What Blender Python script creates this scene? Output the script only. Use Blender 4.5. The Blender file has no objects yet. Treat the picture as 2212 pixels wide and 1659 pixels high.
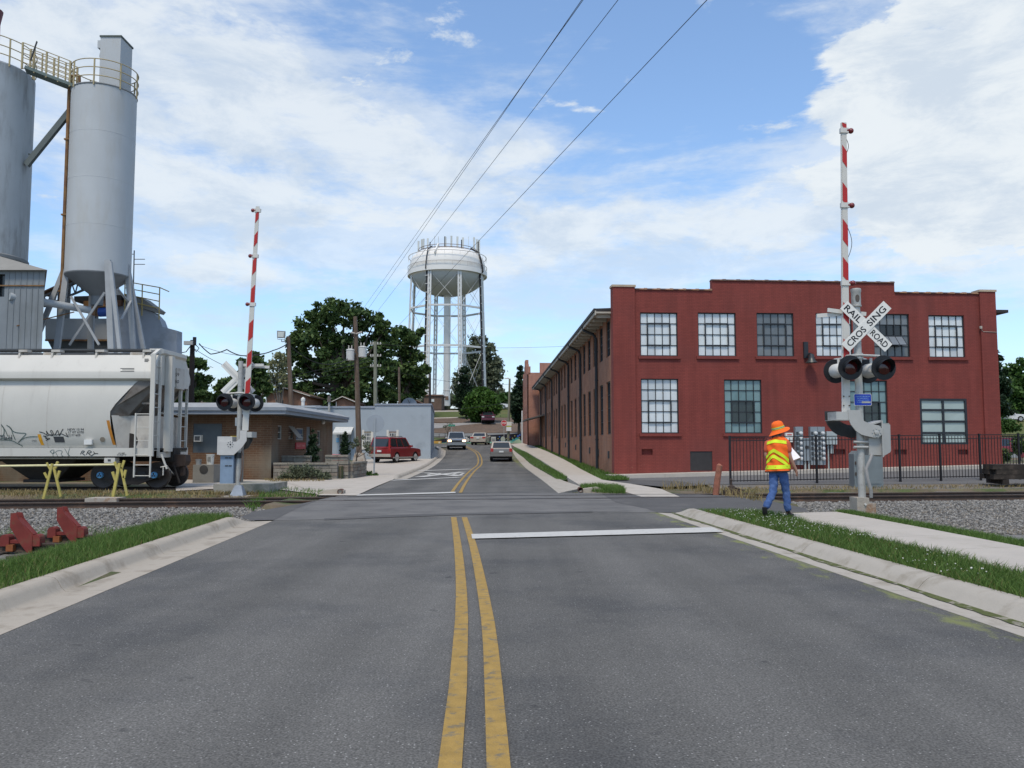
import bpy, bmesh, math, random
import numpy as np
from mathutils import Vector, Matrix
R_ = math.radians
random.seed(7); np.random.seed(7)
SC = bpy.context.scene
COL = SC.collection
# ------------------------------------------------------------------ camera
FX, CX, CY, PITCH, EYE = 1789.0, 1106.0, 829.5, R_(4.17), 1.55
cam_d = bpy.data.cameras.new('camera'); cam = bpy.data.objects.new('camera', cam_d); COL.objects.link(cam)
cam.location = (0, 0, EYE); cam.rotation_euler = (R_(90) + PITCH, 0, 0)
cam_d.sensor_width = 36.0; cam_d.lens = FX / 2212.0 * 36.0
cam_d.clip_start = 0.05; cam_d.clip_end = 3000
SC.camera = cam
# ------------------------------------------------------------------ sky, sun, exposure
SUN_EL, SUN_AZ = R_(62), R_(196)          # azimuth clockwise from +Y
W = bpy.data.worlds.new('World'); SC.world = W; W.use_nodes = True
def build_sky():
    nt = W.node_tree; nt.nodes.clear(); N = nt.nodes; L = nt.links
    out = N.new('ShaderNodeOutputWorld'); bg = N.new('ShaderNodeBackground'); bg.inputs['Strength'].default_value = 0.1
    L.new(bg.outputs[0], out.inputs[0])
    sky = N.new('ShaderNodeTexSky'); sky.sky_type = 'NISHITA'; sky.sun_disc = False
    sky.sun_elevation = SUN_EL; sky.sun_rotation = SUN_AZ; sky.air_density = 1.0; sky.dust_density = 0.6; sky.ozone_density = 1.0
    tc = N.new('ShaderNodeTexCoord'); sep = N.new('ShaderNodeSeparateXYZ'); L.new(tc.outputs['Generated'], sep.inputs[0])
    def math_(op, a, b=None, c=None, clamp=False):
        n = N.new('ShaderNodeMath'); n.operation = op; n.use_clamp = clamp
        for i, x in enumerate((a, b, c)):
            if x is None: continue
            if isinstance(x, (int, float)): n.inputs[i].default_value = x
            else: L.new(x, n.inputs[i])
        return n.outputs[0]
    def ramp(v, a, b):
        n = N.new('ShaderNodeMapRange'); n.interpolation_type = 'SMOOTHSTEP'
        L.new(v, n.inputs[0]); n.inputs[1].default_value = a; n.inputs[2].default_value = b
        return n.outputs[0]
    def noise(vec, sc, det, rough, dist=0.0):
        n = N.new('ShaderNodeTexNoise'); n.inputs['Scale'].default_value = sc; n.inputs['Detail'].default_value = det
        n.inputs['Roughness'].default_value = rough; n.inputs['Distortion'].default_value = dist
        L.new(vec, n.inputs['Vector']); return n.outputs[0]
    mp = N.new('ShaderNodeMapping'); mp.inputs['Scale'].default_value = (1.0, 1.0, 2.6); mp.inputs['Location'].default_value = (.3, .1, .55)
    L.new(tc.outputs['Generated'], mp.inputs[0])
    n1 = noise(mp.outputs[0], 3.6, 10, .60, .35); n2 = noise(mp.outputs[0], 13.0, 9, .66, .3)
    cov = math_('ADD', math_('MULTIPLY_ADD', n1, 1.5, -.60), math_('MULTIPLY', n2, .60))
    # broad masses of cloud and of blue, by direction in the sky
    def blob(px, py, rad, wgt):
        d = Vector(((px - CX) / FX, 1.0, -(py - CY) / FX)); d.rotate(Matrix.Rotation(PITCH, 3, 'X')); d.normalize()
        vm = N.new('ShaderNodeVectorMath'); vm.operation = 'DOT_PRODUCT'; L.new(tc.outputs['Generated'], vm.inputs[0]); vm.inputs[1].default_value = d
        return math_('MULTIPLY', ramp(vm.outputs['Value'], math.cos(R_(rad)), 1.0), wgt)
    for px, py, rad, wgt in ((700, 400, 24, .10), (1700, 480, 14, .08), (2010, 290, 11, .08), (2150, 420, 12, .14), (1560, 390, 9, .13), (1750, 420, 8, .12), (1350, 430, 11, .10),
                             (620, 300, 15, .12), (380, 300, 12, .10), (820, 230, 9, .08), (520, 420, 12, .10), (1150, 200, 7, .10), (1300, 560, 8, .06), (1100, 560, 6, .02),
                             (80, 130, 8, .12), (1000, 420, 9, .06),
                             (1480, 190, 10, -.20), (1640, 110, 8, -.14), (950, 40, 11, -.20), (560, 20, 8, -.15), (1330, 60, 8, -.16), (1700, 270, 5, -.10),
                             (1480, 540, 8, -.05), (760, 470, 5, -.06), (1130, 640, 6, -.06), (1950, 580, 7, -.06)):
        cov = math_('ADD', cov, blob(px, py, rad, wgt))
    mask = ramp(cov, .46, .84)
    mp2 = N.new('ShaderNodeMapping'); mp2.inputs['Scale'].default_value = (1.1, 1.1, 7.0); mp2.inputs['Rotation'].default_value = (R_(4), R_(5), 0); L.new(tc.outputs['Generated'], mp2.inputs[0])
    n4 = noise(mp2.outputs[0], 3.4, 9, .62, .4)
    thin = ramp(math_('ADD', cov, math_('MULTIPLY_ADD', n4, 1.3, -.65)), .24, .78)
    # heaped cloud: crisper edge
    reg = blob(2090, 280, 11, 1.0)
    for px, py, rad in ((1915, 205, 6), (2200, 120, 8)): reg = math_('MAXIMUM', reg, blob(px, py, rad, 1.0))
    n5 = noise(mp.outputs[0], 8.5, 11, .64, .25)
    heap = ramp(math_('ADD', math_('MULTIPLY', reg, .62), math_('MULTIPLY_ADD', n5, 1.5, -.75)), .12, .34)
    m2 = math_('MAXIMUM', math_('MULTIPLY', mask, .85), math_('MAXIMUM', math_('MULTIPLY', thin, .62), math_('MULTIPLY', heap, .95)))
    up = math_('MAXIMUM', sep.outputs[2], 0.0)
    hz = math_('POWER', math_('SUBTRACT', 1.0, up, None, True), 9.0)
    def mix(f, a, b):
        n = N.new('ShaderNodeMix'); n.data_type = 'RGBA'
        if isinstance(f, float): n.inputs[0].default_value = f
        else: L.new(f, n.inputs[0])
        for i, x in ((6, a), (7, b)):
            if isinstance(x, tuple): n.inputs[i].default_value = x + (1,)
            else: L.new(x, n.inputs[i])
        return n.outputs[2]
    gain = N.new('ShaderNodeVectorMath'); gain.operation = 'MULTIPLY'; L.new(sky.outputs[0], gain.inputs[0]); gain.inputs[1].default_value = SKY_GAIN
    base = mix(math_('MULTIPLY_ADD', hz, .50, .10), gain.outputs[0], (4.6, 6.3, 8.8))
    shade = ramp(noise(mp.outputs[0], 7.0, 9, .66, .3), .36, .60)
    cl = mix(shade, (6.5, 7.35, 8.3), (8.5, 9.0, 9.3))
    L.new(mix(m2, base, cl), bg.inputs['Color'])
SKY_GAIN = (1.75, 2.0, 2.2)
build_sky()
sd = bpy.data.lights.new('sun', 'SUN'); sd.energy = 2.7; sd.angle = R_(12); sd.color = (1.0, .89, .73)
sun = bpy.data.objects.new('sun', sd); COL.objects.link(sun)
sun.rotation_euler = Vector((math.sin(SUN_AZ) * math.cos(SUN_EL), math.cos(SUN_AZ) * math.cos(SUN_EL), math.sin(SUN_EL))).to_track_quat('Z', 'Y').to_euler()
sun.location = (-20, -40, 60)
SC.view_settings.view_transform = 'Standard'; SC.view_settings.look = 'None'; SC.view_settings.exposure = 0.0; SC.view_settings.gamma = 1.0
SC.view_settings.use_curve_mapping = False
# ------------------------------------------------------------------ places: where a sight line meets the terrain
RP = [(-50, 0), (52, 0), (58, .05), (64, .19), (70, .38), (76, .62), (83, .95), (90, 1.25), (97, 1.47), (105, 1.6), (106.2, 2.3), (112, 3.2), (118, 4.3), (124, 4.9),
      (130, 5.7), (140, 7.1), (150, 8.1), (175, 9.2), (200, 9.8), (300, 11), (700, 14)]
RY = [a for a, b in RP]; RZ = [b for a, b in RP]
def RZf(Y): return float(np.interp(Y, RY, RZ))
def ray(px, py):
    dx = (px - CX) / FX; dy = -(py - CY) / FX
    c, s = math.cos(PITCH), math.sin(PITCH)
    return Vector((dx, c - dy * s, s + dy * c))
def P(px, py, Y):
    d = ray(px, py); t = Y / d.y
    return Vector((d.x * t, Y, EYE + d.z * t))
def G(px, py, dz=0.0):
    d = ray(px, py); lo = 2.0; prev = 2.0
    def f(Y): return EYE + d.z * Y / d.y - RZf(Y) - dz
    Y = 2.0
    while Y < 600 and f(Y) > 0: prev = Y; Y *= 1.03
    lo, hi = prev, Y
    for _ in range(40):
        m = (lo + hi) / 2
        if f(m) > 0: lo = m
        else: hi = m
    return Vector((d.x * lo / d.y, lo, RZf(lo) + dz))
def XP(px, Y): return (px - CX) / FX * Y * 1.0
def PL(px, py, A, B):
    """sight line met with the upright plane through ground points A, B"""
    d = ray(px, py); u = Vector((B[0] - A[0], B[1] - A[1], 0)); n = Vector((-u.y, u.x, 0))
    t = n.dot(Vector((A[0], A[1], 0))) / n.dot(Vector((d.x, d.y, 0)))
    return Vector((d.x * t, d.y * t, EYE + d.z * t))
# ------------------------------------------------------------------ materials
MATS = {}
def lin(c): return tuple(((x / 255 / 12.92) if x / 255 <= .04045 else ((x / 255 + .055) / 1.055) ** 2.4) for x in c)
def M(name, col, rough=.75, var=.12, sc=4.0, bump=0.0, bsc=60.0, metal=0.0, spec=.35, col2=None, thr=(.55, .75), sc2=1.5, streak=0.0, coat=0.0, fine=0.0, fsc=300.0):
    if name in MATS: return MATS[name]
    m = bpy.data.materials.new(name); m.use_nodes = True; nt = m.node_tree; N = nt.nodes; L = nt.links
    b = N['Principled BSDF']; b.inputs['Roughness'].default_value = rough; b.inputs['Metallic'].default_value = metal
    b.inputs['Specular IOR Level'].default_value = spec; b.inputs['Coat Weight'].default_value = coat; b.inputs['Coat Roughness'].default_value = .08
    tc = N.new('ShaderNodeTexCoord'); src = tc.outputs['Object']
    def noise(s, d=5, r=.6, vec=None):
        n = N.new('ShaderNodeTexNoise'); n.inputs['Scale'].default_value = s; n.inputs['Detail'].default_value = d; n.inputs['Roughness'].default_value = r
        L.new(vec or src, n.inputs['Vector']); return n.outputs[0]
    def mr(v, a, b_, c, d):
        n = N.new('ShaderNodeMapRange'); L.new(v, n.inputs[0])
        for i, x in enumerate((a, b_, c, d)): n.inputs[i + 1].default_value = x
        return n.outputs[0]
    def scale_col(colsock, f):
        n = N.new('ShaderNodeVectorMath'); n.operation = 'SCALE'; L.new(colsock, n.inputs[0]); L.new(f, n.inputs['Scale']); return n.outputs[0]
    rgb = N.new('ShaderNodeRGB'); rgb.outputs[0].default_value = tuple(col) + (1,); cs = rgb.outputs[0]
    def mixc(f, a, c2):
        n = N.new('ShaderNodeMix'); n.data_type = 'RGBA'; L.new(f, n.inputs[0]); L.new(a, n.inputs[6])
        if isinstance(c2, tuple): n.inputs[7].default_value = c2 + (1,)
        else: L.new(c2, n.inputs[7])
        return n.outputs[2]
    if col2 is not None:
        vec = src
        if streak:
            mp = N.new('ShaderNodeMapping'); mp.inputs['Scale'].default_value = (streak, streak, .35); L.new(src, mp.inputs[0]); vec = mp.outputs[0]
        n = N.new('ShaderNodeMapRange'); n.interpolation_type = 'SMOOTHSTEP'; L.new(noise(sc2, 6, .65, vec), n.inputs[0]); n.inputs[1].default_value = thr[0]; n.inputs[2].default_value = thr[1]
        cs = mixc(n.outputs[0], cs, tuple(col2))
    if var: cs = scale_col(cs, mr(noise(sc), .25, .75, 1 - var, 1 + var))
    if fine: cs = scale_col(cs, mr(noise(fsc, 2, .5), .3, .7, 1 - fine, 1 + fine))
    L.new(cs, b.inputs['Base Color'])
    if bump:
        bn = N.new('ShaderNodeBump'); bn.inputs['Strength'].default_value = bump; bn.inputs['Distance'].default_value = .02
        L.new(noise(bsc, 4), bn.inputs['Height']); L.new(bn.outputs[0], b.inputs['Normal'])
    MATS[name] = m; return m
def MBrick(name, c1, c2, mortar, bw=.215, bh=.068, ms=.010, bump=.5, var=.18, dirt=None, peel=False):
    if name in MATS: return MATS[name]
    m = M(name, c1, .85, var, 1.2); nt = m.node_tree; N = nt.nodes; L = nt.links; b = N['Principled BSDF']
    tc = N.new('ShaderNodeTexCoord'); sp = N.new('ShaderNodeSeparateXYZ'); L.new(tc.outputs['Object'], sp.inputs[0])
    ad = N.new('ShaderNodeMath'); L.new(sp.outputs[0], ad.inputs[0]); L.new(sp.outputs[1], ad.inputs[1])
    cb = N.new('ShaderNodeCombineXYZ'); L.new(ad.outputs[0], cb.inputs[0]); L.new(sp.outputs[2], cb.inputs[1])
    br = N.new('ShaderNodeTexBrick'); L.new(cb.outputs[0], br.inputs['Vector']); br.inputs['Scale'].default_value = 1.0
    br.inputs['Color1'].default_value = tuple(c1) + (1,); br.inputs['Color2'].default_value = tuple(c2) + (1,); br.inputs['Mortar'].default_value = tuple(mortar) + (1,)
    br.inputs['Mortar Size'].default_value = ms; br.inputs['Brick Width'].default_value = bw; br.inputs['Row Height'].default_value = bh; br.inputs['Bias'].default_value = -.1
    sc = [n for n in N if n.type == 'VECT_MATH'][0]
    src = br.outputs['Color']
    if dirt:
        ns = N.new('ShaderNodeTexNoise'); ns.inputs['Scale'].default_value = dirt[1]; ns.inputs['Detail'].default_value = 6; L.new(tc.outputs['Object'], ns.inputs['Vector'])
        mr = N.new('ShaderNodeMapRange'); mr.inputs[1].default_value = dirt[2]; mr.inputs[2].default_value = dirt[3]; L.new(ns.outputs[0], mr.inputs[0])
        mx = N.new('ShaderNodeMix'); mx.data_type = 'RGBA'; L.new(mr.outputs[0], mx.inputs[0]); L.new(src, mx.inputs[6]); mx.inputs[7].default_value = tuple(dirt[0]) + (1,); src = mx.outputs[2]
    mp = N.new('ShaderNodeMapping'); mp.inputs['Scale'].default_value = (2.6, 2.6, .22); L.new(tc.outputs['Object'], mp.inputs[0])
    n6 = N.new('ShaderNodeTexNoise'); n6.inputs['Scale'].default_value = 1.3; n6.inputs['Detail'].default_value = 6; L.new(mp.outputs[0], n6.inputs['Vector'])
    r6 = N.new('ShaderNodeMapRange'); r6.inputs[1].default_value = .3; r6.inputs[2].default_value = .7; r6.inputs[3].default_value = .88; r6.inputs[4].default_value = 1.10; L.new(n6.outputs[0], r6.inputs[0])
    v6 = N.new('ShaderNodeVectorMath'); v6.operation = 'SCALE'; L.new(src, v6.inputs[0]); L.new(r6.outputs[0], v6.inputs['Scale']); src = v6.outputs[0]
    if peel:      # paint flaking off low on the wall
        n7 = N.new('ShaderNodeTexNoise'); n7.inputs['Scale'].default_value = 7; n7.inputs['Detail'].default_value = 7; n7.inputs['Roughness'].default_value = .7; L.new(tc.outputs['Object'], n7.inputs['Vector'])
        r7 = N.new('ShaderNodeMapRange'); L.new(sp.outputs[2], r7.inputs[0]); r7.inputs[1].default_value = .2; r7.inputs[2].default_value = 1.9; r7.inputs[3].default_value = .09; r7.inputs[4].default_value = -.12
        a7 = N.new('ShaderNodeMath'); L.new(n7.outputs[0], a7.inputs[0]); L.new(r7.outputs[0], a7.inputs[1]); q7 = N.new('ShaderNodeMapRange'); L.new(a7.outputs[0], q7.inputs[0]); q7.inputs[1].default_value = .68; q7.inputs[2].default_value = .74; q7.inputs[4].default_value = .7
        m7 = N.new('ShaderNodeMix'); m7.data_type = 'RGBA'; L.new(q7.outputs[0], m7.inputs[0]); L.new(src, m7.inputs[6]); m7.inputs[7].default_value = (.30, .17, .11, 1); src = m7.outputs[2]
    L.new(src, sc.inputs[0])
    bp = N.new('ShaderNodeBump'); bp.invert = True; bp.inputs['Strength'].default_value = bump; bp.inputs['Distance'].default_value = .01
    L.new(br.outputs['Fac'], bp.inputs['Height']); L.new(bp.outputs[0], b.inputs['Normal'])
    return m
def MLeaf(name, dark, light, trans=.25):
    if name in MATS: return MATS[name]
    m = bpy.data.materials.new(name); m.use_nodes = True; nt = m.node_tree; N = nt.nodes; L = nt.links
    b = N['Principled BSDF']; b.inputs['Roughness'].default_value = .55; b.inputs['Specular IOR Level'].default_value = .25
    g = N.new('ShaderNodeNewGeometry'); mx = N.new('ShaderNodeMix'); mx.data_type = 'RGBA'
    L.new(g.outputs['Random Per Island'], mx.inputs[0]); mx.inputs[6].default_value = tuple(dark) + (1,); mx.inputs[7].default_value = tuple(light) + (1,)
    L.new(mx.outputs[2], b.inputs['Base Color'])
    tr = N.new('ShaderNodeBsdfTranslucent'); L.new(mx.outputs[2], tr.inputs[0]); ms = N.new('ShaderNodeMixShader'); ms.inputs[0].default_value = trans
    L.new(b.outputs[0], ms.inputs[1]); L.new(tr.outputs[0], ms.inputs[2]); L.new(ms.outputs[0], N['Material Output'].inputs[0])
    MATS[name] = m; return m
def MEmit(name, col, s):
    if name in MATS: return MATS[name]
    m = M(name, col, .3, 0); b = m.node_tree.nodes['Principled BSDF']; b.inputs['Emission Color'].default_value = tuple(col) + (1,); b.inputs['Emission Strength'].default_value = s
    return m
# ------------------------------------------------------------------ mesh collector and object helpers
ORG = {}
def V(*a): return Vector(a)
class MB:
    def __init__(s): s.v = []; s.f = []; s.m = []
    def add(s, vs, fs, m=0):
        o = len(s.v); s.v += [tuple(x) for x in vs]
        for f in fs: s.f.append(tuple(i + o for i in f)); s.m.append(m)
        return s
    def quad(s, a, b, c, d, m=0): return s.add([a, b, c, d], [(0, 1, 2, 3)], m)
    def hexa(s, b, t, m=0):            # four bottom corners, four top corners
        return s.add(list(b) + list(t), [(3, 2, 1, 0), (4, 5, 6, 7), (0, 1, 5, 4), (1, 2, 6, 5), (2, 3, 7, 6), (3, 0, 4, 7)], m)
    def obox(s, c, u, v, w, m=0):      # centre, three half vectors
        c = Vector(c); u = Vector(u); v = Vector(v); w = Vector(w)
        return s.hexa([c - u - v - w, c + u - v - w, c + u + v - w, c - u + v - w], [c - u - v + w, c + u - v + w, c + u + v + w, c - u + v + w], m)
    def box(s, x0, y0, z0, x1, y1, z1, m=0):
        return s.hexa([(x0, y0, z0), (x1, y0, z0), (x1, y1, z0), (x0, y1, z0)], [(x0, y0, z1), (x1, y0, z1), (x1, y1, z1), (x0, y1, z1)], m)
    def beam(s, p, q, w, h, m=0, up=(0, 0, 1)):   # rectangular bar between two points
        p = Vector(p); q = Vector(q); d = (q - p); u = d.normalized().cross(Vector(up))
        if u.length < 1e-4: u = Vector((1, 0, 0))
        u.normalize(); v = u.cross(d.normalized())
        return s.obox((p + q) / 2, u * w / 2, d / 2, v * h / 2, m)
    def tube(s, p, q, r, n=8, r2=None, m=0):
        return s.path([p, q], [r, r if r2 is None else r2], n, m)
    def path(s, pts, r, n=8, m=0, cap=True):
        pts = [Vector(p) for p in pts]; k = len(pts)
        rs = r if isinstance(r, (list, tuple)) else [r] * k
        vs = []; fs = []; pu = None
        for i, p in enumerate(pts):
            d = (pts[min(i + 1, k - 1)] - pts[max(i - 1, 0)]).normalized()
            if pu is None: u = d.orthogonal().normalized()
            else:
                u = pu - d * pu.dot(d); u = u.normalized() if u.length > 1e-5 else d.orthogonal().normalized()
            pu = u; w = d.cross(u)
            for j in range(n):
                a = 2 * math.pi * j / n; vs.append(p + (u * math.cos(a) + w * math.sin(a)) * rs[i])
        for i in range(k - 1):
            for j in range(n):
                a = i * n + j; b = i * n + (j + 1) % n; fs.append((a, b, b + n, a + n))
        if cap: fs.append(tuple(range(n))[::-1]); fs.append(tuple(range((k - 1) * n, k * n)))
        return s.add(vs, fs, m)
    def lathe(s, prof, c, n=24, m=0, ax=(0, 0, 1), cap=True):    # profile of (radius, height) round an axis
        ax = Vector(ax).normalized(); u = Vector((1, 0, 0)) if abs(ax.x) < .9 else Vector((0, 1, 0))
        u = (u - ax * u.dot(ax)).normalized(); w = ax.cross(u); c = Vector(c); vs = []; fs = []; k = len(prof)
        for r, h in prof:
            for j in range(n):
                a = 2 * math.pi * j / n; vs.append(c + ax * h + (u * math.cos(a) + w * math.sin(a)) * max(r, 1e-4))
        for i in range(k - 1):
            for j in range(n):
                a = i * n + j; b = i * n + (j + 1) % n; fs.append((a, b, b + n, a + n))
        if cap: fs.append(tuple(range(n))[::-1]); fs.append(tuple(range((k - 1) * n, k * n)))
        return s.add(vs, fs, m)
    def ball(s, c, r, n=12, m=0, sz=1.0):
        return s.lathe([(r * math.sin(math.pi * i / (n // 2)), -r * sz * math.cos(math.pi * i / (n // 2))) for i in range(n // 2 + 1)], c, n, m, cap=False)
    def prism(s, poly, d, m=0):        # flat polygon of points pushed by vector d
        n = len(poly); d = Vector(d); vs = [Vector(p) for p in poly]; vs += [p + d for p in vs]
        fs = [tuple(range(n)), tuple(range(n, 2 * n))[::-1]] + [((i + 1) % n, i, i + n, (i + 1) % n + n) for i in range(n)]
        return s.add(vs, fs, m)
    def strip(s, A, B, m=0):           # sheet between two polylines
        n = len(A); return s.add(list(A) + list(B), [(i, i + 1, n + i + 1, n + i) for i in range(n - 1)], m)
    def build(s, name, mat, parent=None, smooth=35, org=None, kind=None, recalc=True):
        me = bpy.data.meshes.new(name)
        o = Vector((0, 0, 0))
        if parent is not None: o = ORG.get(parent.name, o)
        elif org is not None: o = Vector(org)
        me.from_pydata([(x[0] - o.x, x[1] - o.y, x[2] - o.z) for x in s.v], [], s.f)
        for mm in (mat if isinstance(mat, (list, tuple)) else [mat]): me.materials.append(mm)
        if len(me.materials) > 1: me.polygons.foreach_set('material_index', s.m)
        if recalc and len(s.f) < 60000:
            bm = bmesh.new(); bm.from_mesh(me)
            if smooth: bmesh.ops.remove_doubles(bm, verts=bm.verts, dist=1e-5)
            bmesh.ops.recalc_face_normals(bm, faces=bm.faces); bm.to_mesh(me); bm.free()
        if smooth:
            me.polygons.foreach_set('use_smooth', [True] * len(me.polygons)); me.set_sharp_from_angle(angle=R_(smooth))
        ob = bpy.data.objects.new(name, me); COL.objects.link(ob)
        if parent is not None: ob.parent = parent
        else: ob.location = o
        ORG[ob.name] = o
        if kind: ob['kind'] = kind
        return ob
def thing(name, label, cat, loc, group=None):
    o = bpy.data.objects.new(name, None); o.empty_display_size = .2; COL.objects.link(o); o.location = loc; ORG[o.name] = Vector(loc)
    o['label'] = label; o['category'] = cat
    if group: o['group'] = group
    return o
def tag(o, label, cat, group=None):
    o['label'] = label; o['category'] = cat
    if group: o['group'] = group
    return o
def struct(o): o['kind'] = 'structure'; return o
def inst(me, name, parent, loc, rot=None, mat4=None):
    o = bpy.data.objects.new(name, me); COL.objects.link(o); o.parent = parent
    o.location = Vector(loc) - ORG.get(parent.name, Vector((0, 0, 0)))
    if rot: o.rotation_euler = rot
    if mat4 is not None: o.rotation_euler = mat4.to_euler()
    return o
def mesh_of(mb, name, mat, smooth=35):
    o = mb.build(name, mat, smooth=smooth); me = o.data; bpy.data.objects.remove(o); return me
def numpy_mesh(name, verts, faces, mat, kind='stuff', loops=3):
    me = bpy.data.meshes.new(name); nv = len(verts); nf = len(faces)
    me.vertices.add(nv); me.vertices.foreach_set('co', np.asarray(verts, np.float32).ravel())
    me.loops.add(nf * loops); me.loops.foreach_set('vertex_index', np.asarray(faces, np.int32).ravel())
    me.polygons.add(nf); me.polygons.foreach_set('loop_start', np.arange(0, nf * loops, loops, dtype=np.int32))
    me.update(calc_edges=True); me.materials.append(mat)
    o = bpy.data.objects.new(name, me); COL.objects.link(o)
    if kind: o['kind'] = kind
    ORG[o.name] = Vector((0, 0, 0))
    return o
# lettering: glyph outlines fetched once, before the scene grows
TXT = {}
def fetch(strings):
    made = []
    for t in strings:
        c = bpy.data.curves.new('lettering', 'FONT'); c.body = t; c.size = 1.0; c.align_x = 'CENTER'; c.align_y = 'CENTER'; c.resolution_u = 3; c.offset = .018 if t in ('RAIL', 'ROAD', 'CROS', 'SING', 'STOP') else .006
        o = bpy.data.objects.new('lettering', c); COL.objects.link(o); made.append((t, o, c))
    dg = bpy.context.evaluated_depsgraph_get()
    for t, o, c in made:
        me = o.evaluated_get(dg).to_mesh(); TXT[t] = ([v.co.copy() for v in me.vertices], [tuple(p.vertices) for p in me.polygons]); o.evaluated_get(dg).to_mesh_clear()
    for t, o, c in made: bpy.data.objects.remove(o); bpy.data.curves.remove(c)
def letter(mb, t, c, u, v, h, w=None, m=0, bold=0.0):
    """lettering t centred on c, along u, upright v, capital height h, total width w"""
    vs, fs = TXT[t]; c = Vector(c); u = Vector(u).normalized(); v = Vector(v).normalized()
    x0 = min(p.x for p in vs); x1 = max(p.x for p in vs); y0 = min(p.y for p in vs); y1 = max(p.y for p in vs)
    sy = h / (y1 - y0); sx = (w / (x1 - x0)) if w else sy
    return mb.add([c + u * ((p.x - (x0 + x1) / 2) * sx) + v * ((p.y - (y0 + y1) / 2) * sy) for p in vs], fs, m)
fetch(['RAIL', 'ROAD', 'CROS', 'SING', 'STOP', 'R', 'REPORT PROBLEM', 'OR EMERGENCY', '1 800 632 2255', 'X-ING 715357', 'NEW 10 94', 'LT WT 62700', 'LD LMT', 'CU FT 4650', 'CAPY', 'L 20', 'TRL 11', 'DUCT TAPE', 'OPEN', 'CRD', '715', '59', '30'])
# a body grown with the Skin modifier, baked to plain mesh
def grow(name, verts, edges, radii, mat, parent, root=0, sub=1):
    me = bpy.data.meshes.new(name); o = ORG.get(parent.name, Vector((0, 0, 0)))
    me.from_pydata([tuple(Vector(v) - o) for v in verts], edges, []); ob = bpy.data.objects.new(name, me); COL.objects.link(ob)
    sk = ob.modifiers.new('skin', 'SKIN'); sk.use_smooth_shade = True
    if not me.skin_vertices: me.skin_vertices.new()
    for i, r in enumerate(radii):
        r = (r, r) if isinstance(r, (int, float)) else r
        me.skin_vertices[0].data[i].radius = r; me.skin_vertices[0].data[i].use_root = (i == root)
    ss = ob.modifiers.new('sub', 'SUBSURF'); ss.levels = sub; ss.render_levels = sub
    dg = bpy.context.evaluated_depsgraph_get(); new = bpy.data.meshes.new_from_object(ob.evaluated_get(dg))
    bpy.data.objects.remove(ob); new.name = name; new.materials.clear(); new.materials.append(mat)
    new.polygons.foreach_set('use_smooth', [True] * len(new.polygons))
    ob = bpy.data.objects.new(name, new); COL.objects.link(ob); ob.parent = parent; ORG[ob.name] = o
    return ob
# ================================================================== SETTING: terrain, road, track bed, pavements
def XL(Y): return -3.70 - .068 * Y
def XR(Y): return 4.58 - .067 * Y
FA, FB = (4.67, 38.0), (23.1, 39.3)            # front wall of the mill
def wallx(Y): return 4.67 - .030 * (Y - 38)
def S(Y): return float(np.interp(Y, [30, 38, 60, 82, 92, 110], [0.0, .08, .54, 1.02, 1.42, 2.6]))
def sstep(x, a, b):
    t = max(0.0, min(1.0, (x - a) / (b - a))); return t * t * (3 - 2 * t)
def HZ(X, Y):
    z = RZf(Y)
    if X > 4.0 and Y > 30: z += .43 * min(1.6, max(0, (X - 4.67) / 18.4)) * sstep(Y, 33, 39) * (1 - sstep(Y, 90, 110))
    if X > wallx(Y) - 1.6 and Y > 36: z = max(z, RZf(Y) - .08 + .5 * (S(Y) - RZf(Y)) * sstep(X, wallx(Y) - 1.2, wallx(Y) + .3))
    if Y < 22:
        k = 1 - sstep(Y, 16.3, 17.6)
        ol = XL(Y) - X
        if ol > .6: z = k * (.125 - .60 * sstep(ol, 1.3, 3.6)) + (1 - k) * -.50 * sstep(ol, .6, 1.2)
        orr = X - XR(Y)
        if orr > .6:
            k2 = 1 - sstep(Y, 17.6, 19.2)
            z = k2 * (.12 - .72 * sstep(orr, 3.7, 4.9)) + (1 - k2) * -.60 * sstep(orr, 3.2, 4.4)
    if 16.5 < Y < 32 and (X < -6.8 or X > 7.7):
        o = -(X + 13.6) * .1245 + (Y - 22.0) * .9922
        if -9 < o < 3.4 and (Y > 19.3 or X < 0): z = min(z, -.62)
    return z
dirt = M('dirt', (.135, .105, .07), .95, .25, 1.3, .5, 25, col2=(.06, .085, .025), thr=(.42, .62), sc2=.55, fine=.25, fsc=40)
hill_soil = dirt
def grid_sheet(name, xs, ys, zf, mat):
    vs = [(x, y, zf(x, y)) for y in ys for x in xs]; n = len(xs)
    fs = [(j * n + i, j * n + i + 1, (j + 1) * n + i + 1, (j + 1) * n + i) for j in range(len(ys) - 1) for i in range(n - 1)]
    mb = MB(); mb.add(vs, fs); return mb.build(name, mat, smooth=60)
xs = sorted(set([-900, -500, -250, -150, -100, -70, -50, -40] + [-30 + .5 * i for i in range(121)] + [36, 42, 50, 60, 75, 100, 150, 250, 500, 900]))
ys = sorted(set([-60, -30, -15, -8, -4] + [.5 * i for i in range(0, 82)] + [41 + 1.0 * i for i in range(0, 56)] + [97, 99, 101, 103, 105.2, 106.2] + [108 + 3 * i for i in range(16)] + [160, 175, 190, 205, 230, 260, 300, 400, 600, 900, 1500]))
ground = struct(grid_sheet('ground', xs, ys, lambda x, y: HZ(x, y) - (.07 if (XL(y) - .9 < x < XR(y) + .7 and y < 30) or y >= 30 else .02) , dirt))
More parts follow.
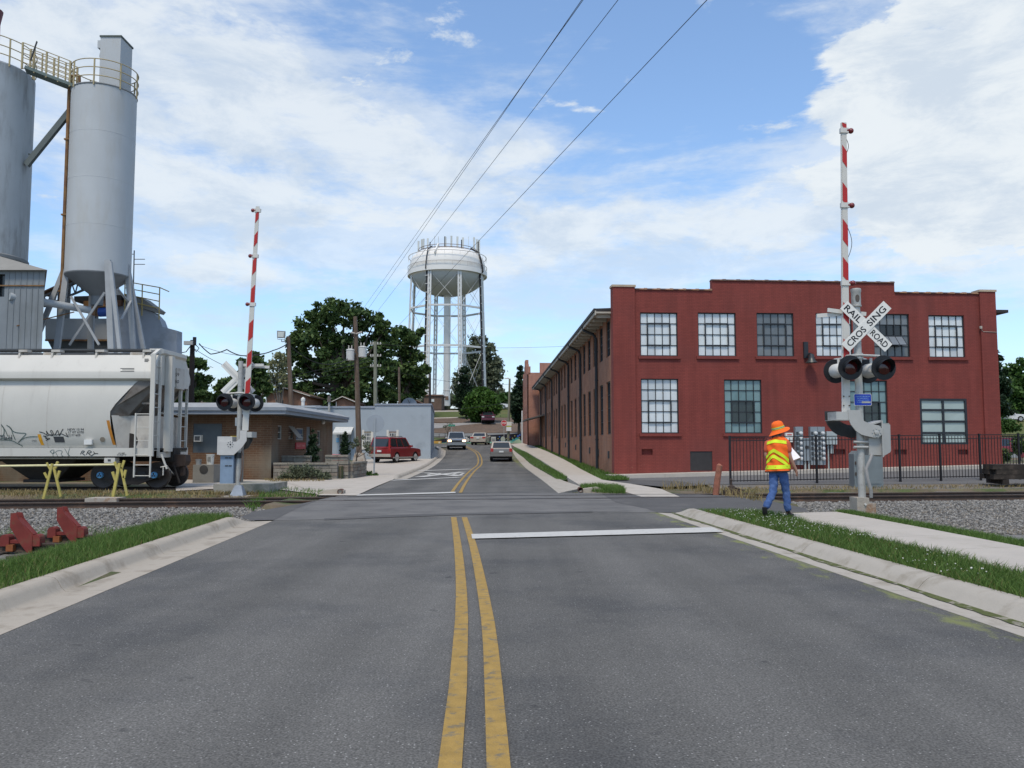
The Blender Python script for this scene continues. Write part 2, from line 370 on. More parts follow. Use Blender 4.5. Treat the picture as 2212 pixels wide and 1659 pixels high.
# --- road
asphalt = M('asphalt', (.120, .116, .108), .88, .10, .5, .35, 220, spec=.25, col2=(.086, .085, .083), thr=(.45, .65), sc2=.35, fine=.38, fsc=75)
def road_extras(m):
    """pale stone chips, wheel-track polish and pollen drifts at the right gutter"""
    nt = m.node_tree; N = nt.nodes; L = nt.links; b = N['Principled BSDF']; src = b.inputs['Base Color'].links[0].from_socket
    tc = [n for n in N if n.type == 'TEX_COORD'][0]
    v = N.new('ShaderNodeTexVoronoi'); v.inputs['Scale'].default_value = 34; L.new(tc.outputs['Object'], v.inputs['Vector'])
    lt = N.new('ShaderNodeMath'); lt.operation = 'LESS_THAN'; L.new(v.outputs['Distance'], lt.inputs[0]); lt.inputs[1].default_value = .17
    sp = N.new('ShaderNodeSeparateColor'); L.new(v.outputs['Color'], sp.inputs[0])
    gt = N.new('ShaderNodeMath'); gt.operation = 'GREATER_THAN'; L.new(sp.outputs[0], gt.inputs[0]); gt.inputs[1].default_value = .60
    mu = N.new('ShaderNodeMath'); mu.operation = 'MULTIPLY'; L.new(lt.outputs[0], mu.inputs[0]); L.new(gt.outputs[0], mu.inputs[1])
    mx = N.new('ShaderNodeMix'); mx.data_type = 'RGBA'; L.new(mu.outputs[0], mx.inputs[0]); L.new(src, mx.inputs[6]); mx.inputs[7].default_value = (.30, .295, .28, 1)
    v2 = N.new('ShaderNodeTexVoronoi'); v2.inputs['Scale'].default_value = 85; L.new(tc.outputs['Object'], v2.inputs['Vector'])
    s2 = N.new('ShaderNodeSeparateColor'); L.new(v2.outputs['Color'], s2.inputs[0])
    g2 = N.new('ShaderNodeMapRange'); g2.inputs[3].default_value = .80; g2.inputs[4].default_value = 1.20; L.new(s2.outputs[1], g2.inputs[0])
    mx2 = N.new('ShaderNodeVectorMath'); mx2.operation = 'SCALE'; L.new(mx.outputs[2], mx2.inputs[0]); L.new(g2.outputs[0], mx2.inputs['Scale'])
    # dark spots
    n0 = N.new('ShaderNodeTexNoise'); n0.inputs['Scale'].default_value = 3.1; n0.inputs['Detail'].default_value = 3; L.new(tc.outputs['Object'], n0.inputs['Vector'])
    r0 = N.new('ShaderNodeMapRange'); r0.inputs[1].default_value = .69; r0.inputs[2].default_value = .74; r0.inputs[4].default_value = .55; L.new(n0.outputs[0], r0.inputs[0])
    m0 = N.new('ShaderNodeMix'); m0.data_type = 'RGBA'; L.new(r0.outputs[0], m0.inputs[0]); L.new(mx2.outputs[0], m0.inputs[6]); m0.inputs[7].default_value = (.03, .03, .032, 1)
    s = N.new('ShaderNodeSeparateXYZ'); L.new(tc.outputs['Object'], s.inputs[0])
    e = N.new('ShaderNodeMath'); e.operation = 'MULTIPLY_ADD'; L.new(s.outputs[1], e.inputs[0]); e.inputs[1].default_value = .067; L.new(s.outputs[0], e.inputs[2])
    r1 = N.new('ShaderNodeMapRange'); L.new(e.outputs[0], r1.inputs[0]); r1.inputs[1].default_value = 3.75; r1.inputs[2].default_value = 4.6; r1.inputs[3].default_value = 0; r1.inputs[4].default_value = .30
    mp = N.new('ShaderNodeMapping'); mp.inputs['Scale'].default_value = (2.2, .9, 1); L.new(tc.outputs['Object'], mp.inputs[0])
    n1 = N.new('ShaderNodeTexNoise'); n1.inputs['Scale'].default_value = 1.6; n1.inputs['Detail'].default_value = 7; n1.inputs['Roughness'].default_value = .7; L.new(mp.outputs[0], n1.inputs['Vector'])
    ad = N.new('ShaderNodeMath'); L.new(n1.outputs[0], ad.inputs[0]); L.new(r1.outputs[0], ad.inputs[1])
    r2 = N.new('ShaderNodeMapRange'); L.new(ad.outputs[0], r2.inputs[0]); r2.inputs[1].default_value = .73; r2.inputs[2].default_value = .86; r2.inputs[4].default_value = .75
    m1 = N.new('ShaderNodeMix'); m1.data_type = 'RGBA'; L.new(r2.outputs[0], m1.inputs[0]); L.new(m0.outputs[2], m1.inputs[6]); m1.inputs[7].default_value = (.20, .22, .07, 1)
    mq = N.new('ShaderNodeMapping'); mq.inputs['Scale'].default_value = (1.0, .035, 1); mq.inputs['Rotation'].default_value = (0, 0, R_(-3.9)); L.new(tc.outputs['Object'], mq.inputs[0])
    nq = N.new('ShaderNodeTexNoise'); nq.inputs['Scale'].default_value = 1.1; nq.inputs['Detail'].default_value = 4; L.new(mq.outputs[0], nq.inputs['Vector'])
    rq = N.new('ShaderNodeMapRange'); rq.inputs[1].default_value = .3; rq.inputs[2].default_value = .7; rq.inputs[3].default_value = .80; rq.inputs[4].default_value = 1.20; L.new(nq.outputs[0], rq.inputs[0])
    vq = N.new('ShaderNodeVectorMath'); vq.operation = 'SCALE'; L.new(m1.outputs[2], vq.inputs[0]); L.new(rq.outputs[0], vq.inputs['Scale'])
    L.new(vq.outputs[0], b.inputs['Base Color'])
road_extras(asphalt)
lpts = [(XL(y), y) for y in (-14, 0, 8, 17)] + [(-4.75, 20.5), (-4.70, 25.2)] + [tuple(G(a, b)[:2]) for a, b in ((843, 1039), (896, 1019), (931, 1001), (956, 982), (956, 973))] + [(-8.2, 91), (-30, 91.5), (-30, 104.6)]
rpts = [(XR(y), y) for y in (-14, 0, 8, 19)] + [(2.6, 22), (1.55, 26.9)] + [tuple(G(a, b)[:2]) for a, b in ((1162, 1030), (1127, 1002), (1108, 978), (1106, 966))] + [(-.15, 97), (-.35, 104.6)]
def lerpx(pts, Y): return float(np.interp(Y, [p[1] for p in pts], [p[0] for p in pts]))
L2 = [p for p in lpts if p[1] < 90.9]
yy = [-14, -6, 0, 4, 8, 12, 15, 17, 19, 20.5, 22, 24, 25.2, 26.9, 29, 32, 35.4, 40, 44, 47.3, 52, 55, 58, 61, 64, 67, 70, 73, 76, 80, 83, 86, 90]
mb = MB(); mb.strip([V(lerpx(L2, y), y, RZf(y)) for y in yy], [V(lerpx(rpts, y), y, RZf(y)) for y in yy])
yy2 = [90, 93, 97, 101, 104.7]
mb.strip([V(-30, y, RZf(y)) for y in yy2], [V(lerpx(rpts, y), y, RZf(y)) for y in yy2])
road = struct(mb.build('road', asphalt, smooth=60))
# crossing surface: paler worn asphalt, darker patches at both sides
worn = M('worn_asphalt', (.155, .150, .143), .9, .14, .7, .35, 180, spec=.25, col2=(.120, .117, .114), thr=(.42, .66), sc2=.9, fine=.24, fsc=120)
patch = M('dark_asphalt', (.100, .098, .097), .92, .12, .8, .35, 180, spec=.2, col2=(.125, .12, .115), thr=(.5, .7), sc2=1.1, fine=.22, fsc=120)
def sheet(name, px, dz, mat, kind='structure', parent=None):
    mb = MB(); pts = [G(a, b, dz) for a, b in px]; mb.add(pts, [tuple(range(len(pts)))]); o = mb.build(name, mat, parent, smooth=0)
    if kind: o['kind'] = kind
    return o
cs = sheet('crossing_surface', [(588, 1124), (640, 1098), (690, 1079), (735, 1070.5), (770, 1071), (1206, 1064), (1330, 1066), (1330, 1085), (1395, 1098), (1420, 1107), (1250, 1105), (1100, 1110), (900, 1114), (760, 1121)], .004, worn)
sheet('crossing_shoulder', [(1330, 1085), (1300, 1066.5), (1440, 1065), (1560, 1070), (1650, 1079), (1740, 1098), (1745, 1106), (1640, 1109), (1420, 1107), (1395, 1098)], .008, patch)
sheet('crossing_shoulder', [(540, 1124), (520, 1116), (548, 1105), (640, 1090), (688, 1080), (640, 1099), (592, 1123)], .008, patch)
# darker seam where the two surfaces meet
sheet('pavement_seam', [(700, 1119.5), (850, 1112), (1000, 1108), (1180, 1105), (1280, 1103.5), (1280, 1106), (1180, 1108.5), (1000, 1112), (850, 1117), (700, 1123)], .0085, patch, parent=cs)
# --- painted markings, parts of the road
yellow = M('yellow_paint', (.33, .21, .055), .8, .18, 9, .2, 120, col2=(.17, .14, .09), thr=(.50, .68), sc2=11, fine=.15, fsc=200)
white = M('white_paint', (.49, .48, .45), .75, .08, 8, .15, 120, col2=(.28, .275, .26), thr=(.56, .74), sc2=10)
def band(name, cl, w, mat, dz=.012, off=0.0):
    A = []; B = []
    for i, p in enumerate(cl):
        a = Vector(cl[max(0, i - 1)]); b = Vector(cl[min(len(cl) - 1, i + 1)]); d = (b - a).normalized(); n = Vector((d.y, -d.x))
        for lst, o in ((A, off - w / 2), (B, off + w / 2)):
            q = Vector((p[0], p[1])) + n * o; lst.append(V(q.x, q.y, RZf(q.y) + dz))
    m2 = MB(); m2.strip(A, B); o = m2.build(name, mat, road, smooth=0); return o
def smooth_line(pts, step=1.0):
    out = []
    P_ = [Vector(pts[0])] + [Vector(p) for p in pts] + [Vector(pts[-1])]
    for i in range(1, len(P_) - 2):
        n = max(2, int((P_[i + 1] - P_[i]).length / step))
        for k in range(n):
            t = k / n; a, b, c, d = P_[i - 1:i + 3]
            out.append(.5 * ((2 * b) + (c - a) * t + (2 * a - 5 * b + 4 * c - d) * t * t + (3 * b - 3 * c + d - a) * t ** 3))
    out.append(Vector(pts[-1])); return out
def gm(a, b): p = G(a, b); return (p.x, p.y)
# near pair follows the photograph's slight bow
near_l = smooth_line([(-.20, -12), (-.22, 0)] + [gm(972, 1659), gm(994, 1400), gm(997, 1290), gm(990, 1190), gm(980, 1118)])
near_r = smooth_line([(.14, -12), (.12, 0)] + [gm(1077, 1659), gm(1060, 1400), gm(1045, 1290), gm(1022, 1180), gm(1003, 1118)])
for ln in (near_l, near_r): band('centre_line', ln, .115, yellow)
far_c = smooth_line([gm(985, 1065), gm(1001, 1040), gm(1022, 1016), (-2.35, 60), (-2.62, 68), (-2.95, 74), (-3.35, 79), (-4.0, 84), (-4.9, 90), (-6.1, 98), (-7.5, 104)], 1.2)
for o in (-.14, .14): band('centre_line', far_c, .11, yellow, off=o)
def flat(name, pts, mat, dz=.016):
    m2 = MB(); m2.add([V(p.x, p.y, RZf(p.y) + dz) for p in pts], [tuple(range(len(pts)))]); return m2.build(name, mat, road, smooth=0)
flat('stop_line', [G(1020, 1166), G(1018, 1156), G(1538, 1141), G(1563, 1151)], white, .02)
flat('stop_line', [G(770, 1072), G(772, 1069.6), G(984, 1063.5), G(984, 1066.3)], white, .02)
def bar(a, b, w, name='crossing_marking', dz=.018):
    a = Vector(a[:2]); b = Vector(b[:2]); d = (b - a).normalized(); n = Vector((-d.y, d.x)) * w / 2
    return flat(name, [a - n, a + n, b + n, b - n], white, dz)
bar(G(842, 1038.5), G(991, 1032), .45); bar(G(890, 1018), G(1018, 1013.5), .62)
bar(G(905, 1031), G(1000, 1020), .5); bar(G(918, 1022), G(995, 1029.5), .5, dz=.022)
m2 = MB()
for (a, b) in ((933, 1025), (985, 1025)):
    c = G(a, b); letter(m2, 'R', (c.x, c.y, RZf(c.y) + .02), (-1, 0, 0), (0, -1, 0), 3.0, .75)
m2.build('crossing_lettering', white, road, smooth=0)
# --- kerbs and gutters
concrete = M('concrete', (.39, .345, .285), .9, .10, 2.2, .25, 70, col2=(.25, .215, .17), thr=(.46, .70), sc2=2.2, fine=.08, fsc=160)
walkc = M('walk_concrete', (.43, .39, .34), .9, .07, 1.5, .2, 70, col2=(.36, .325, .27), thr=(.5, .75), sc2=1.4, fine=.07, fsc=170)
def sweep_kerb(name, path, prof, side, mat, seg=3.0, gap=.012, part='kerb_segment', end_drop=True):
    """kerb cast in lengths: every length a piece of its own, with an open joint"""
    root = struct(thing(name, '', '', (0, 0, 0))); del root['label']; del root['category']
    d = [0.0]
    for i in range(1, len(path)): d.append(d[-1] + (Vector(path[i]) - Vector(path[i - 1])).length)
    def at(s):
        x = float(np.interp(s, d, [p[0] for p in path])); y = float(np.interp(s, d, [p[1] for p in path])); return Vector((x, y))
    s0 = 0.0; T = d[-1]
    while s0 < T - .05:
        s1 = min(T, s0 + seg); n = max(2, int((s1 - s0) / .5) + 1); mbk = MB(); rows = []
        for k in range(n + 1):
            s = s0 + gap / 2 + (s1 - s0 - gap) * k / n; p = at(s); t = (at(min(T, s + .15)) - at(max(0, s - .15))).normalized(); nn = Vector((-t.y, t.x)) * side
            dr = 1.0
            if end_drop: dr = sstep(T - s, 0.0, .75)
            rows.append([V(p.x + nn.x * o, p.y + nn.y * o, RZf(p.y) + (z * dr if z > .01 else z)) for o, z in prof])
        for a, b in zip(rows, rows[1:]): mbk.strip(a, b)
        k = len(prof); mbk.add(rows[0], [tuple(range(k))]); mbk.add(rows[-1], [tuple(range(k))])
        mbk.build(part, mat, root, smooth=50); s0 = s1
    return root
PL_ = [(0, .003), (.43, -.006), (.47, .03), (.51, .10), (.55, .14), (.61, .152), (.71, .15), (.74, .13), (.745, -.2), (0, -.2)]
PR_ = [(0, .003), (.31, -.006), (.36, .02), (.42, .085), (.48, .128), (.54, .145), (.64, .148), (.665, .13), (.67, -.2), (0, -.2)]
sweep_kerb('kerb_left', [(XL(y), y) for y in (-12, 0, 4, 8, 12, 16.95)], PL_, 1, concrete)
conc_r = M('gutter_concrete', (.39, .355, .305), .9, .09, 2.2, .25, 70, col2=(.26, .23, .185), thr=(.46, .70), sc2=2.2, fine=.08, fsc=160)
sweep_kerb('kerb_right', [(XR(y), y) for y in (-12, 0, 4, 8, 12, 16, 19.0)], PR_, -1, conc_r)
# moss along the foot of the right kerb and in the left gutter
moss = M('moss', (.085, .10, .03), .95, .35, 9, .6, 60, col2=(.26, .24, .19), thr=(.52, .62), sc2=7)
mb = MB(); rnd = random.Random(3)
A = []; B = []
for i in range(140):
    y = -6 + i * .18; w = .05 + .045 * rnd.random() + .03 * math.sin(i * .35)
    A.append(V(XR(y) + .335 - w, y, .004)); B.append(V(XR(y) + .345, y, .011))
mb.strip(A, B); struct(mb.build('moss_line', moss, smooth=0))
# --- near right sidewalk, slab by slab
def slabs(name, La, Lb, n, thick, mat, zf=None, part='slab'):
    root = struct(thing(name, '', '', (0, 0, 0))); del root['label']; del root['category']
    La = [Vector(p) for p in La]; Lb = [Vector(p) for p in Lb]
    def pt(Lx, t):
        d = [0.0]
        for i in range(1, len(Lx)): d.append(d[-1] + (Lx[i] - Lx[i - 1]).length)
        s = t * d[-1]; return Vector([float(np.interp(s, d, [p[k] for p in Lx])) for k in range(3)])
    for i in range(n):
        e = .006 / max(.5, (La[-1] - La[0]).length / n); t0 = i / n + e / n; t1 = (i + 1) / n - e / n
        a, b, c, d = pt(La, t0), pt(La, t1), pt(Lb, t1), pt(Lb, t0); dn = V(0, 0, -thick)
        m3 = MB(); m3.hexa([a + dn, b + dn, c + dn, d + dn], [a, b, c, d]); m3.build(part, mat, root, smooth=0)
    return root
def w3(x, y, z): return V(x, y, z)
slabs('sidewalk', [w3(5.9, -4, .15), w3(5.62, 8, .15), w3(5.45, 14, .15), w3(5.32, 17.2, .13)], [w3(7.6, -4, .15), w3(7.08, 9, .15), w3(6.95, 14, .15), w3(6.88, 17.7, .13)], 14, .2, walkc)
UPV = V(0, 0, 1)
# --- far side pavements
def gz(px, dz): return [G(a, b, dz) for a, b in px]
def lane(name, A, B, dz, mat, n=14):
    """pavement draped between two lines seen in the photograph"""
    A = [G(a, b, dz) for a, b in A]; B = [G(a, b, dz) for a, b in B]
    def res(Lx):
        d = [0.0]
        for i in range(1, len(Lx)): d.append(d[-1] + (Lx[i] - Lx[i - 1]).length)
        return [Vector([float(np.interp(d[-1] * k / n, d, [p[j] for p in Lx])) for j in range(3)]) for k in range(n + 1)]
    A = res(A); B = res(B); y00 = min(A[0].y, B[0].y)
    for p in A + B: p.z = RZf(p.y) + (dz if p.y > 50 else .012 + (dz - .012) * sstep(p.y, y00, y00 + 4))
    m3 = MB(); m3.strip(A, B); dn = V(0, 0, -.16); m3.strip(A, [p + dn for p in A]); m3.strip(B, [p + dn for p in B])
    for i in (0, -1): m3.quad(A[i], B[i], B[i] + dn, A[i] + dn)
    return struct(m3.build(name, mat, smooth=40))
# right: gutter strip, island of grass, walk, grass by the wall
lane('gutter', [(1206, 1064), (1162, 1030), (1127, 1002), (1108, 978), (1104, 966), (1096, 958.5)], [(1262, 1053), (1205, 1034.5), (1164, 1012), (1131, 988), (1110, 972), (1099, 959)], .03, conc_r)
grassm = M('turf', (.055, .10, .024), .95, .3, 6, .6, 60, col2=(.085, .11, .035), thr=(.55, .7), sc2=2.5, fine=.3, fsc=60)
lane('grass_island', [(1205, 1033.5), (1164, 1011), (1131, 987), (1110, 971.5), (1100, 961)], [(1227, 1032), (1205, 1017), (1170, 995), (1139, 977), (1112, 965)], .09, grassm)
def GE(px, py, k, lift=.1):     # the walk climbs a little towards the wall
    d = ray(px, py); f = lambda Y: EYE + d.z * Y / d.y - (RZf(Y) + lift * sstep(Y, 30, 36) + .012 + k * max(0, S(Y) - RZf(Y) - .1) * sstep(Y, 36, 44))
    Y = 10.0
    while Y < 140 and f(Y) > 0: Y += .1
    return V(d.x * Y / d.y, Y, EYE + d.z * Y / d.y)
swA = [GE(a, b, .15) for a, b in ((1262, 1053), (1227, 1032.3), (1205, 1017), (1187, 1006), (1170, 995), (1139, 977), (1112, 965), (1103, 959))]; swB = [GE(a, b, .75) for a, b in ((1345, 1046), (1300, 1036), (1256, 1014), (1236, 1002), (1216, 991), (1180, 974), (1150, 963), (1128, 957))]
slabs('sidewalk', swA, swB, 26, .2, walkc)
lane('sidewalk', [(1258, 1056), (1300, 1048), (1345, 1055), (1385, 1066)], [(1300, 1036), (1345, 1043), (1430, 1052), (1468, 1066)], .10, walkc, 8)
mb = MB(); A = []; B = []
for g in swB[1:7]: A.append(g - UPV * .02); B.append(V(max(wallx(g.y), g.x + .15) + .1, g.y, S(g.y) + .05))
A.insert(0, V(A[0].x + .2, 37.2, .05)); B.insert(0, V(4.75, 37.2, .09)); mb.strip(A, B); struct(mb.build('grass_bank', grassm, smooth=50)); bankA, bankB = list(A), list(B)
# left: paved forecourt, walk, kerb
mb = MB()
fore = [(G(690, 1071), G(770, 1071.5)), (G(640, 1049), G(812, 1052)), (G(600, 1040), G(842, 1039.5)), (G(590, 1036.3), G(868, 1029)), (G(740, 1020), G(895, 1019.5)), (G(760, 1004), G(930, 1001.5)), (G(770, 995), G(955, 982)), (G(900, 985), G(957, 973)), (G(925, 968), G(946, 965))]
for (a, b), (c, d) in zip(fore, fore[1:]):
    for p in (a, b, c, d): p.z = RZf(p.y) + .02
    mb.quad(a, b, d, c)
struct(mb.build('forecourt', walkc, smooth=30))
mb = MB(); mb.add([G(a, b, .012) for a, b in ((380, 1060), (560, 1052), (700, 1069), (690, 1040), (560, 1036), (380, 1036))], [tuple(range(6))]); struct(mb.build('yard_slab', walkc, smooth=0))
kp = [gm(858, 1035), gm(896, 1020), gm(922, 1008), gm(938, 997), gm(951, 984), gm(953, 974), gm(942, 966)]
sweep_kerb('kerb_far', kp[::-1], [(-.45, .01), (0, 0.0), (.03, .06), (.09, .13), (.20, .14), (.22, -.1), (-.45, -.1)], -1, conc_r, seg=3.0)
# walk strip on the left between that kerb and the wall
# parking lot in front of the mill with its kerbed walk along the wall
def fac(s, off, dz):       # point along the mill front, off metres before it
    u = Vector((FB[0] - FA[0], FB[1] - FA[1])).normalized(); n = Vector((u.y, -u.x)); x = FA[0] + u.x * s + n.x * off; y = FA[1] + u.y * s + n.y * off
    return V(x, y, .06 + .43 * min(1.7, max(0, s / 18.4)) * 1.0 + dz)
mb = MB(); A = []; B = []
for i in range(15):
    s = -.6 + i * 2.6; a = fac(s, 1.15, -.02); b = fac(s, 6.3, 0); b.z = HZ(b.x, b.y) + .015 - .0; A.append(a); B.append(b)
mb.strip(A, B); struct(mb.build('parking_lot', M('lot_asphalt', (.13, .13, .13), .92, .10, .9, .3, 150, fine=.2, fsc=110), smooth=40))
lotdark = sheet('driveway', [(1302, 1036), (1345, 1034.5), (1418, 1030), (1490, 1043), (1520, 1048), (1440, 1052), (1345, 1043.5)], .045, patch)
sl_a = [fac(s, .02, .13) for s in (-.4, 8, 16, 24, 34)]; sl_b = [fac(s, 1.15, .13) for s in (-.4, 8, 16, 24, 34)]
slabs('building_walk', sl_a, sl_b, 14, .35, walkc)
# --- hillside bands: lot, mulch, road, mulch, grass (draped on the slope)
mulch = M('mulch', (.12, .085, .062), .95, .3, 3, .7, 30, col2=(.16, .105, .07), thr=(.5, .7), sc2=.5, fine=.3, fsc=14)
hgrass = M('hill_grass', (.075, .095, .022), .95, .25, 1.2, .5, 20, col2=(.12, .11, .035), thr=(.45, .7), sc2=.25, fine=.25, fsc=12)
hroad = M('hill_road', (.27, .26, .25), .9, .1, .5)
hlot = M('hill_lot', (.17, .17, .165), .9, .1, .5)
def hill(name, A, B, dz, mat): return lane(name, A, B, dz, mat, 24)
hill('hill_lot', [(820, 943), (1000, 941), (1180, 941)], [(820, 935), (1000, 935), (1180, 930)], .10, hlot)
hill('mulch_bank', [(820, 938), (940, 934.5), (1000, 935), (1180, 934)], [(820, 930), (945, 925), (1000, 918), (1060, 914.5), (1180, 914)], .16, mulch)
hill('hill_road', [(820, 933), (945, 927), (1000, 918.4), (1060, 915), (1180, 914.2)], [(820, 905), (938, 903.5), (1000, 911.5), (1060, 911), (1180, 911)], .12, hroad)
hill('mulch_bank', [(930, 911), (950, 912), (1000, 912), (1180, 911.2)], [(930, 905), (950, 904), (990, 902.6), (1180, 901.5)], .18, mulch)
hill('hill_walk', [(820, 905), (938, 903.6), (990, 902.3)], [(820, 902), (938, 902.2), (990, 900.8)], .22, walkc)
hill('hill_grass', [(820, 902), (990, 901), (1060, 901.5), (1400, 901)], [(820, 889), (990, 888), (1060, 884), (1400, 880)], .15, hgrass)
hill('hill_walk', [(900, 889), (990, 888.2)], [(900, 887.6), (990, 886.8)], .24, walkc)
mb = MB()
for x0, x1 in ((-60, -4), (-4, 60), (60, 130)):
    A = [V(x0 + (x1 - x0) * i / 12, 146, RZf(146) + .1) for i in range(13)]; B = [V(p.x * 1.4, 230, RZf(230) + .1) for p in A]; Cc = [V(p.x * 2.5, 500, RZf(500) + .1) for p in A]
    mb.strip(A, B); mb.strip(B, Cc)
struct(mb.build('hill_grass', hgrass, smooth=40))
mb = MB(); A = [V(28 + i * 10, 108, RZf(108) + .12) for i in range(12)]; B = [V(28 + i * 10, 140, RZf(140) + .2) for i in range(12)]
A2 = [V(p.x, 118, RZf(118) + .15) for p in A]; A3 = [V(p.x, 130, RZf(130) + .15) for p in A]
mb.strip(A, A2); mb.strip(A2, A3); mb.strip(A3, B); struct(mb.build('hill_grass', hgrass, smooth=40))
# --- ballast bed
TA, TB = Vector((-13.6, 22.0)), Vector((15.9, 25.7)); TU = (TB - TA).normalized(); TN = Vector((-TU.y, TU.x))
def tp(s, o, z): p = TA + TU * s + TN * o; return V(p.x, p.y, z)
gravel = M('gravel', (.20, .195, .185), .95, .2, 5, .8, 40, col2=(.12, .115, .105), thr=(.4, .6), sc2=18, fine=.35, fsc=45)
cin = M('cinder_gravel', (.15, .14, .125), .95, .25, 3, .7, 40, col2=(.21, .16, .10), thr=(.5, .68), sc2=1.2, fine=.35, fsc=40)
def bed(name, s0, s1):
    prof = [(-8.5, -.52), (-5.2, -.43), (-3.0, -.33), (-1.5, -.20), (-.9, -.165), (.7, -.17), (2.4, -.165), (3.0, -.14)]
    ss = [s0 + (s1 - s0) * i / 16 for i in range(17)]; m3 = MB()
    for (o0, z0), (o1, z1) in zip(prof, prof[1:]): m3.strip([tp(s, o0, z0) for s in ss], [tp(s, o1, z1) for s in ss])
    return struct(m3.build(name, gravel, smooth=40))
bed('track_bed', -40, 9.2); bed('track_bed', 21.3, 50)
# yard between the tracks and the buildings
mb = MB(); mb.strip([tp(s, 3.0, -.14) for s in (21.3, 26, 32, 40, 50)], [V(x, y, HZ(x, y) + .008) for x, y in ((7.4, 31.7), (12, 32.0), (18, 32.6), (26, 33.4), (36, 34.4))]); struct(mb.build('yard_gravel', cin, smooth=30))
mb = MB(); mb.strip([tp(s, 3.0, -.14) for s in (-40, -25, -10, 0, 8.6)], [V(x, y, HZ(x, y) + .008) for x, y in ((-52, 32), (-38, 33), (-24, 34), (-14, 34.5), (-7.2, 30))]); struct(mb.build('yard_gravel', M('yard_dirt', (.17, .135, .09), .95, .25, 2, .7, 30, col2=(.10, .11, .045), thr=(.48, .62), sc2=.9, fine=.3, fsc=40), smooth=30))
# loose stones on the beds (too many to count: one object each side)
def stones(name, n, sampler, size, cols, seed):
    rg = np.random.RandomState(seed); ph = (1 + 5 ** .5) / 2
    base = np.array([(1, 1, 1), (1, 1, -1), (1, -1, 1), (1, -1, -1), (-1, 1, 1), (-1, 1, -1), (-1, -1, 1), (-1, -1, -1)], float) / 1.6
    fc = np.array([(0, 2, 6), (0, 6, 4), (1, 5, 7), (1, 7, 3), (0, 4, 5), (0, 5, 1), (2, 3, 7), (2, 7, 6), (0, 1, 3), (0, 3, 2), (4, 6, 7), (4, 7, 5)])
    pts = sampler(rg, n); n = len(pts)
    v = base[None] * (rg.uniform(.45, 1.25, (n, 8, 1))) * (rg.uniform(.7, 1.3, (n, 1, 3)))
    a = rg.uniform(0, 6.28, n); b = rg.uniform(-.7, .7, n); ca, sa, cb, sb = np.cos(a), np.sin(a), np.cos(b), np.sin(b)
    x = v[..., 0] * ca[:, None] - v[..., 1] * sa[:, None]; y = v[..., 0] * sa[:, None] + v[..., 1] * ca[:, None]; z = v[..., 2]
    y2 = y * cb[:, None] - z * sb[:, None]; z2 = y * sb[:, None] + z * cb[:, None]
    sz = (size * rg.uniform(.55, 1.35, n))[:, None]
    vs = np.stack([x * sz, y2 * sz, z2 * sz], -1) + pts[:, None, :]
    fs = fc[None] + (np.arange(n) * 8)[:, None, None]
    return numpy_mesh(name, vs.reshape(-1, 3), fs.reshape(-1, 3), cols)
def stone_mat(name, stops):
    m = bpy.data.materials.new(name); m.use_nodes = True; nt = m.node_tree; b = nt.nodes['Principled BSDF']; b.inputs['Roughness'].default_value = .9
    g = nt.nodes.new('ShaderNodeNewGeometry'); r = nt.nodes.new('ShaderNodeValToRGB'); el = r.color_ramp.elements
    el[0].color = stops[0] + (1,); el[1].color = stops[-1] + (1,)
    for i, c in enumerate(stops[1:-1]): e = el.new((i + 1) / (len(stops) - 1)); e.color = c + (1,)
    nt.links.new(g.outputs['Random Per Island'], r.inputs[0]); nt.links.new(r.outputs[0], b.inputs['Base Color']); return m
bal = stone_mat('ballast_stone', [(.075, .07, .065), (.135, .13, .12), (.20, .19, .175), (.29, .28, .26), (.17, .145, .115)])
def bal_sampler(s0, s1, o0, o1):
    prof = [(-8.5, -.52), (-5.2, -.43), (-3.0, -.33), (-1.5, -.20), (-.9, -.165), (.7, -.17), (2.4, -.165)]
    def f(rg, n):
        s = rg.uniform(s0, s1, n); o = rg.uniform(o0, o1, n) ; z = np.interp(o, [a for a, b in prof], [b for a, b in prof])
        return np.stack([TA.x + TU.x * s + TN.x * o, TA.y + TU.y * s + TN.y * o, z + .01], -1)
    return f
stones('ballast', 15000, bal_sampler(-4, 9.3, -4.6, -.2), .036, bal, 1)
stones('ballast', 20000, bal_sampler(21.0, 36, -6.4, -.2), .036, bal, 2)
stones('ballast', 4000, bal_sampler(-6, 9.5, .1, 2.3), .034, bal, 3)
stones('ballast', 4000, bal_sampler(21.2, 38, .1, 2.3), .034, bal, 4)
# --- grass and clover
blade = MLeaf('grass_blade', (.055, .105, .018), (.14, .23, .05), .35)
dry = MLeaf('dry_grass_blade', (.16, .12, .05), (.30, .23, .10), .2)
def grass(name, n, sampler, h, w, mat, seed, lean=.5):
    rg = np.random.RandomState(seed); p = sampler(rg, n); n = len(p)
    a = rg.uniform(0, 6.283, n); hh = h * rg.uniform(.45, 1.25, n); ww = w * rg.uniform(.7, 1.3, n); lx = rg.normal(0, lean, n) * hh; ly = rg.normal(0, lean, n) * hh
    d = np.stack([np.cos(a) * ww, np.sin(a) * ww, np.zeros(n)], -1); tip = p + np.stack([lx, ly, hh], -1)
    mid = p + np.stack([lx * .35, ly * .35, hh * .6], -1)
    vs = np.stack([p - d, p + d, mid + d * .7, tip, mid - d * .7], 1); k = np.arange(n)[:, None] * 5
    fs = np.concatenate([np.stack([k[:, 0], k[:, 0] + 1, k[:, 0] + 2], -1), np.stack([k[:, 0], k[:, 0] + 2, k[:, 0] + 4], -1), np.stack([k[:, 0] + 4, k[:, 0] + 2, k[:, 0] + 3], -1)])
    return numpy_mesh(name, vs.reshape(-1, 3), fs, mat)
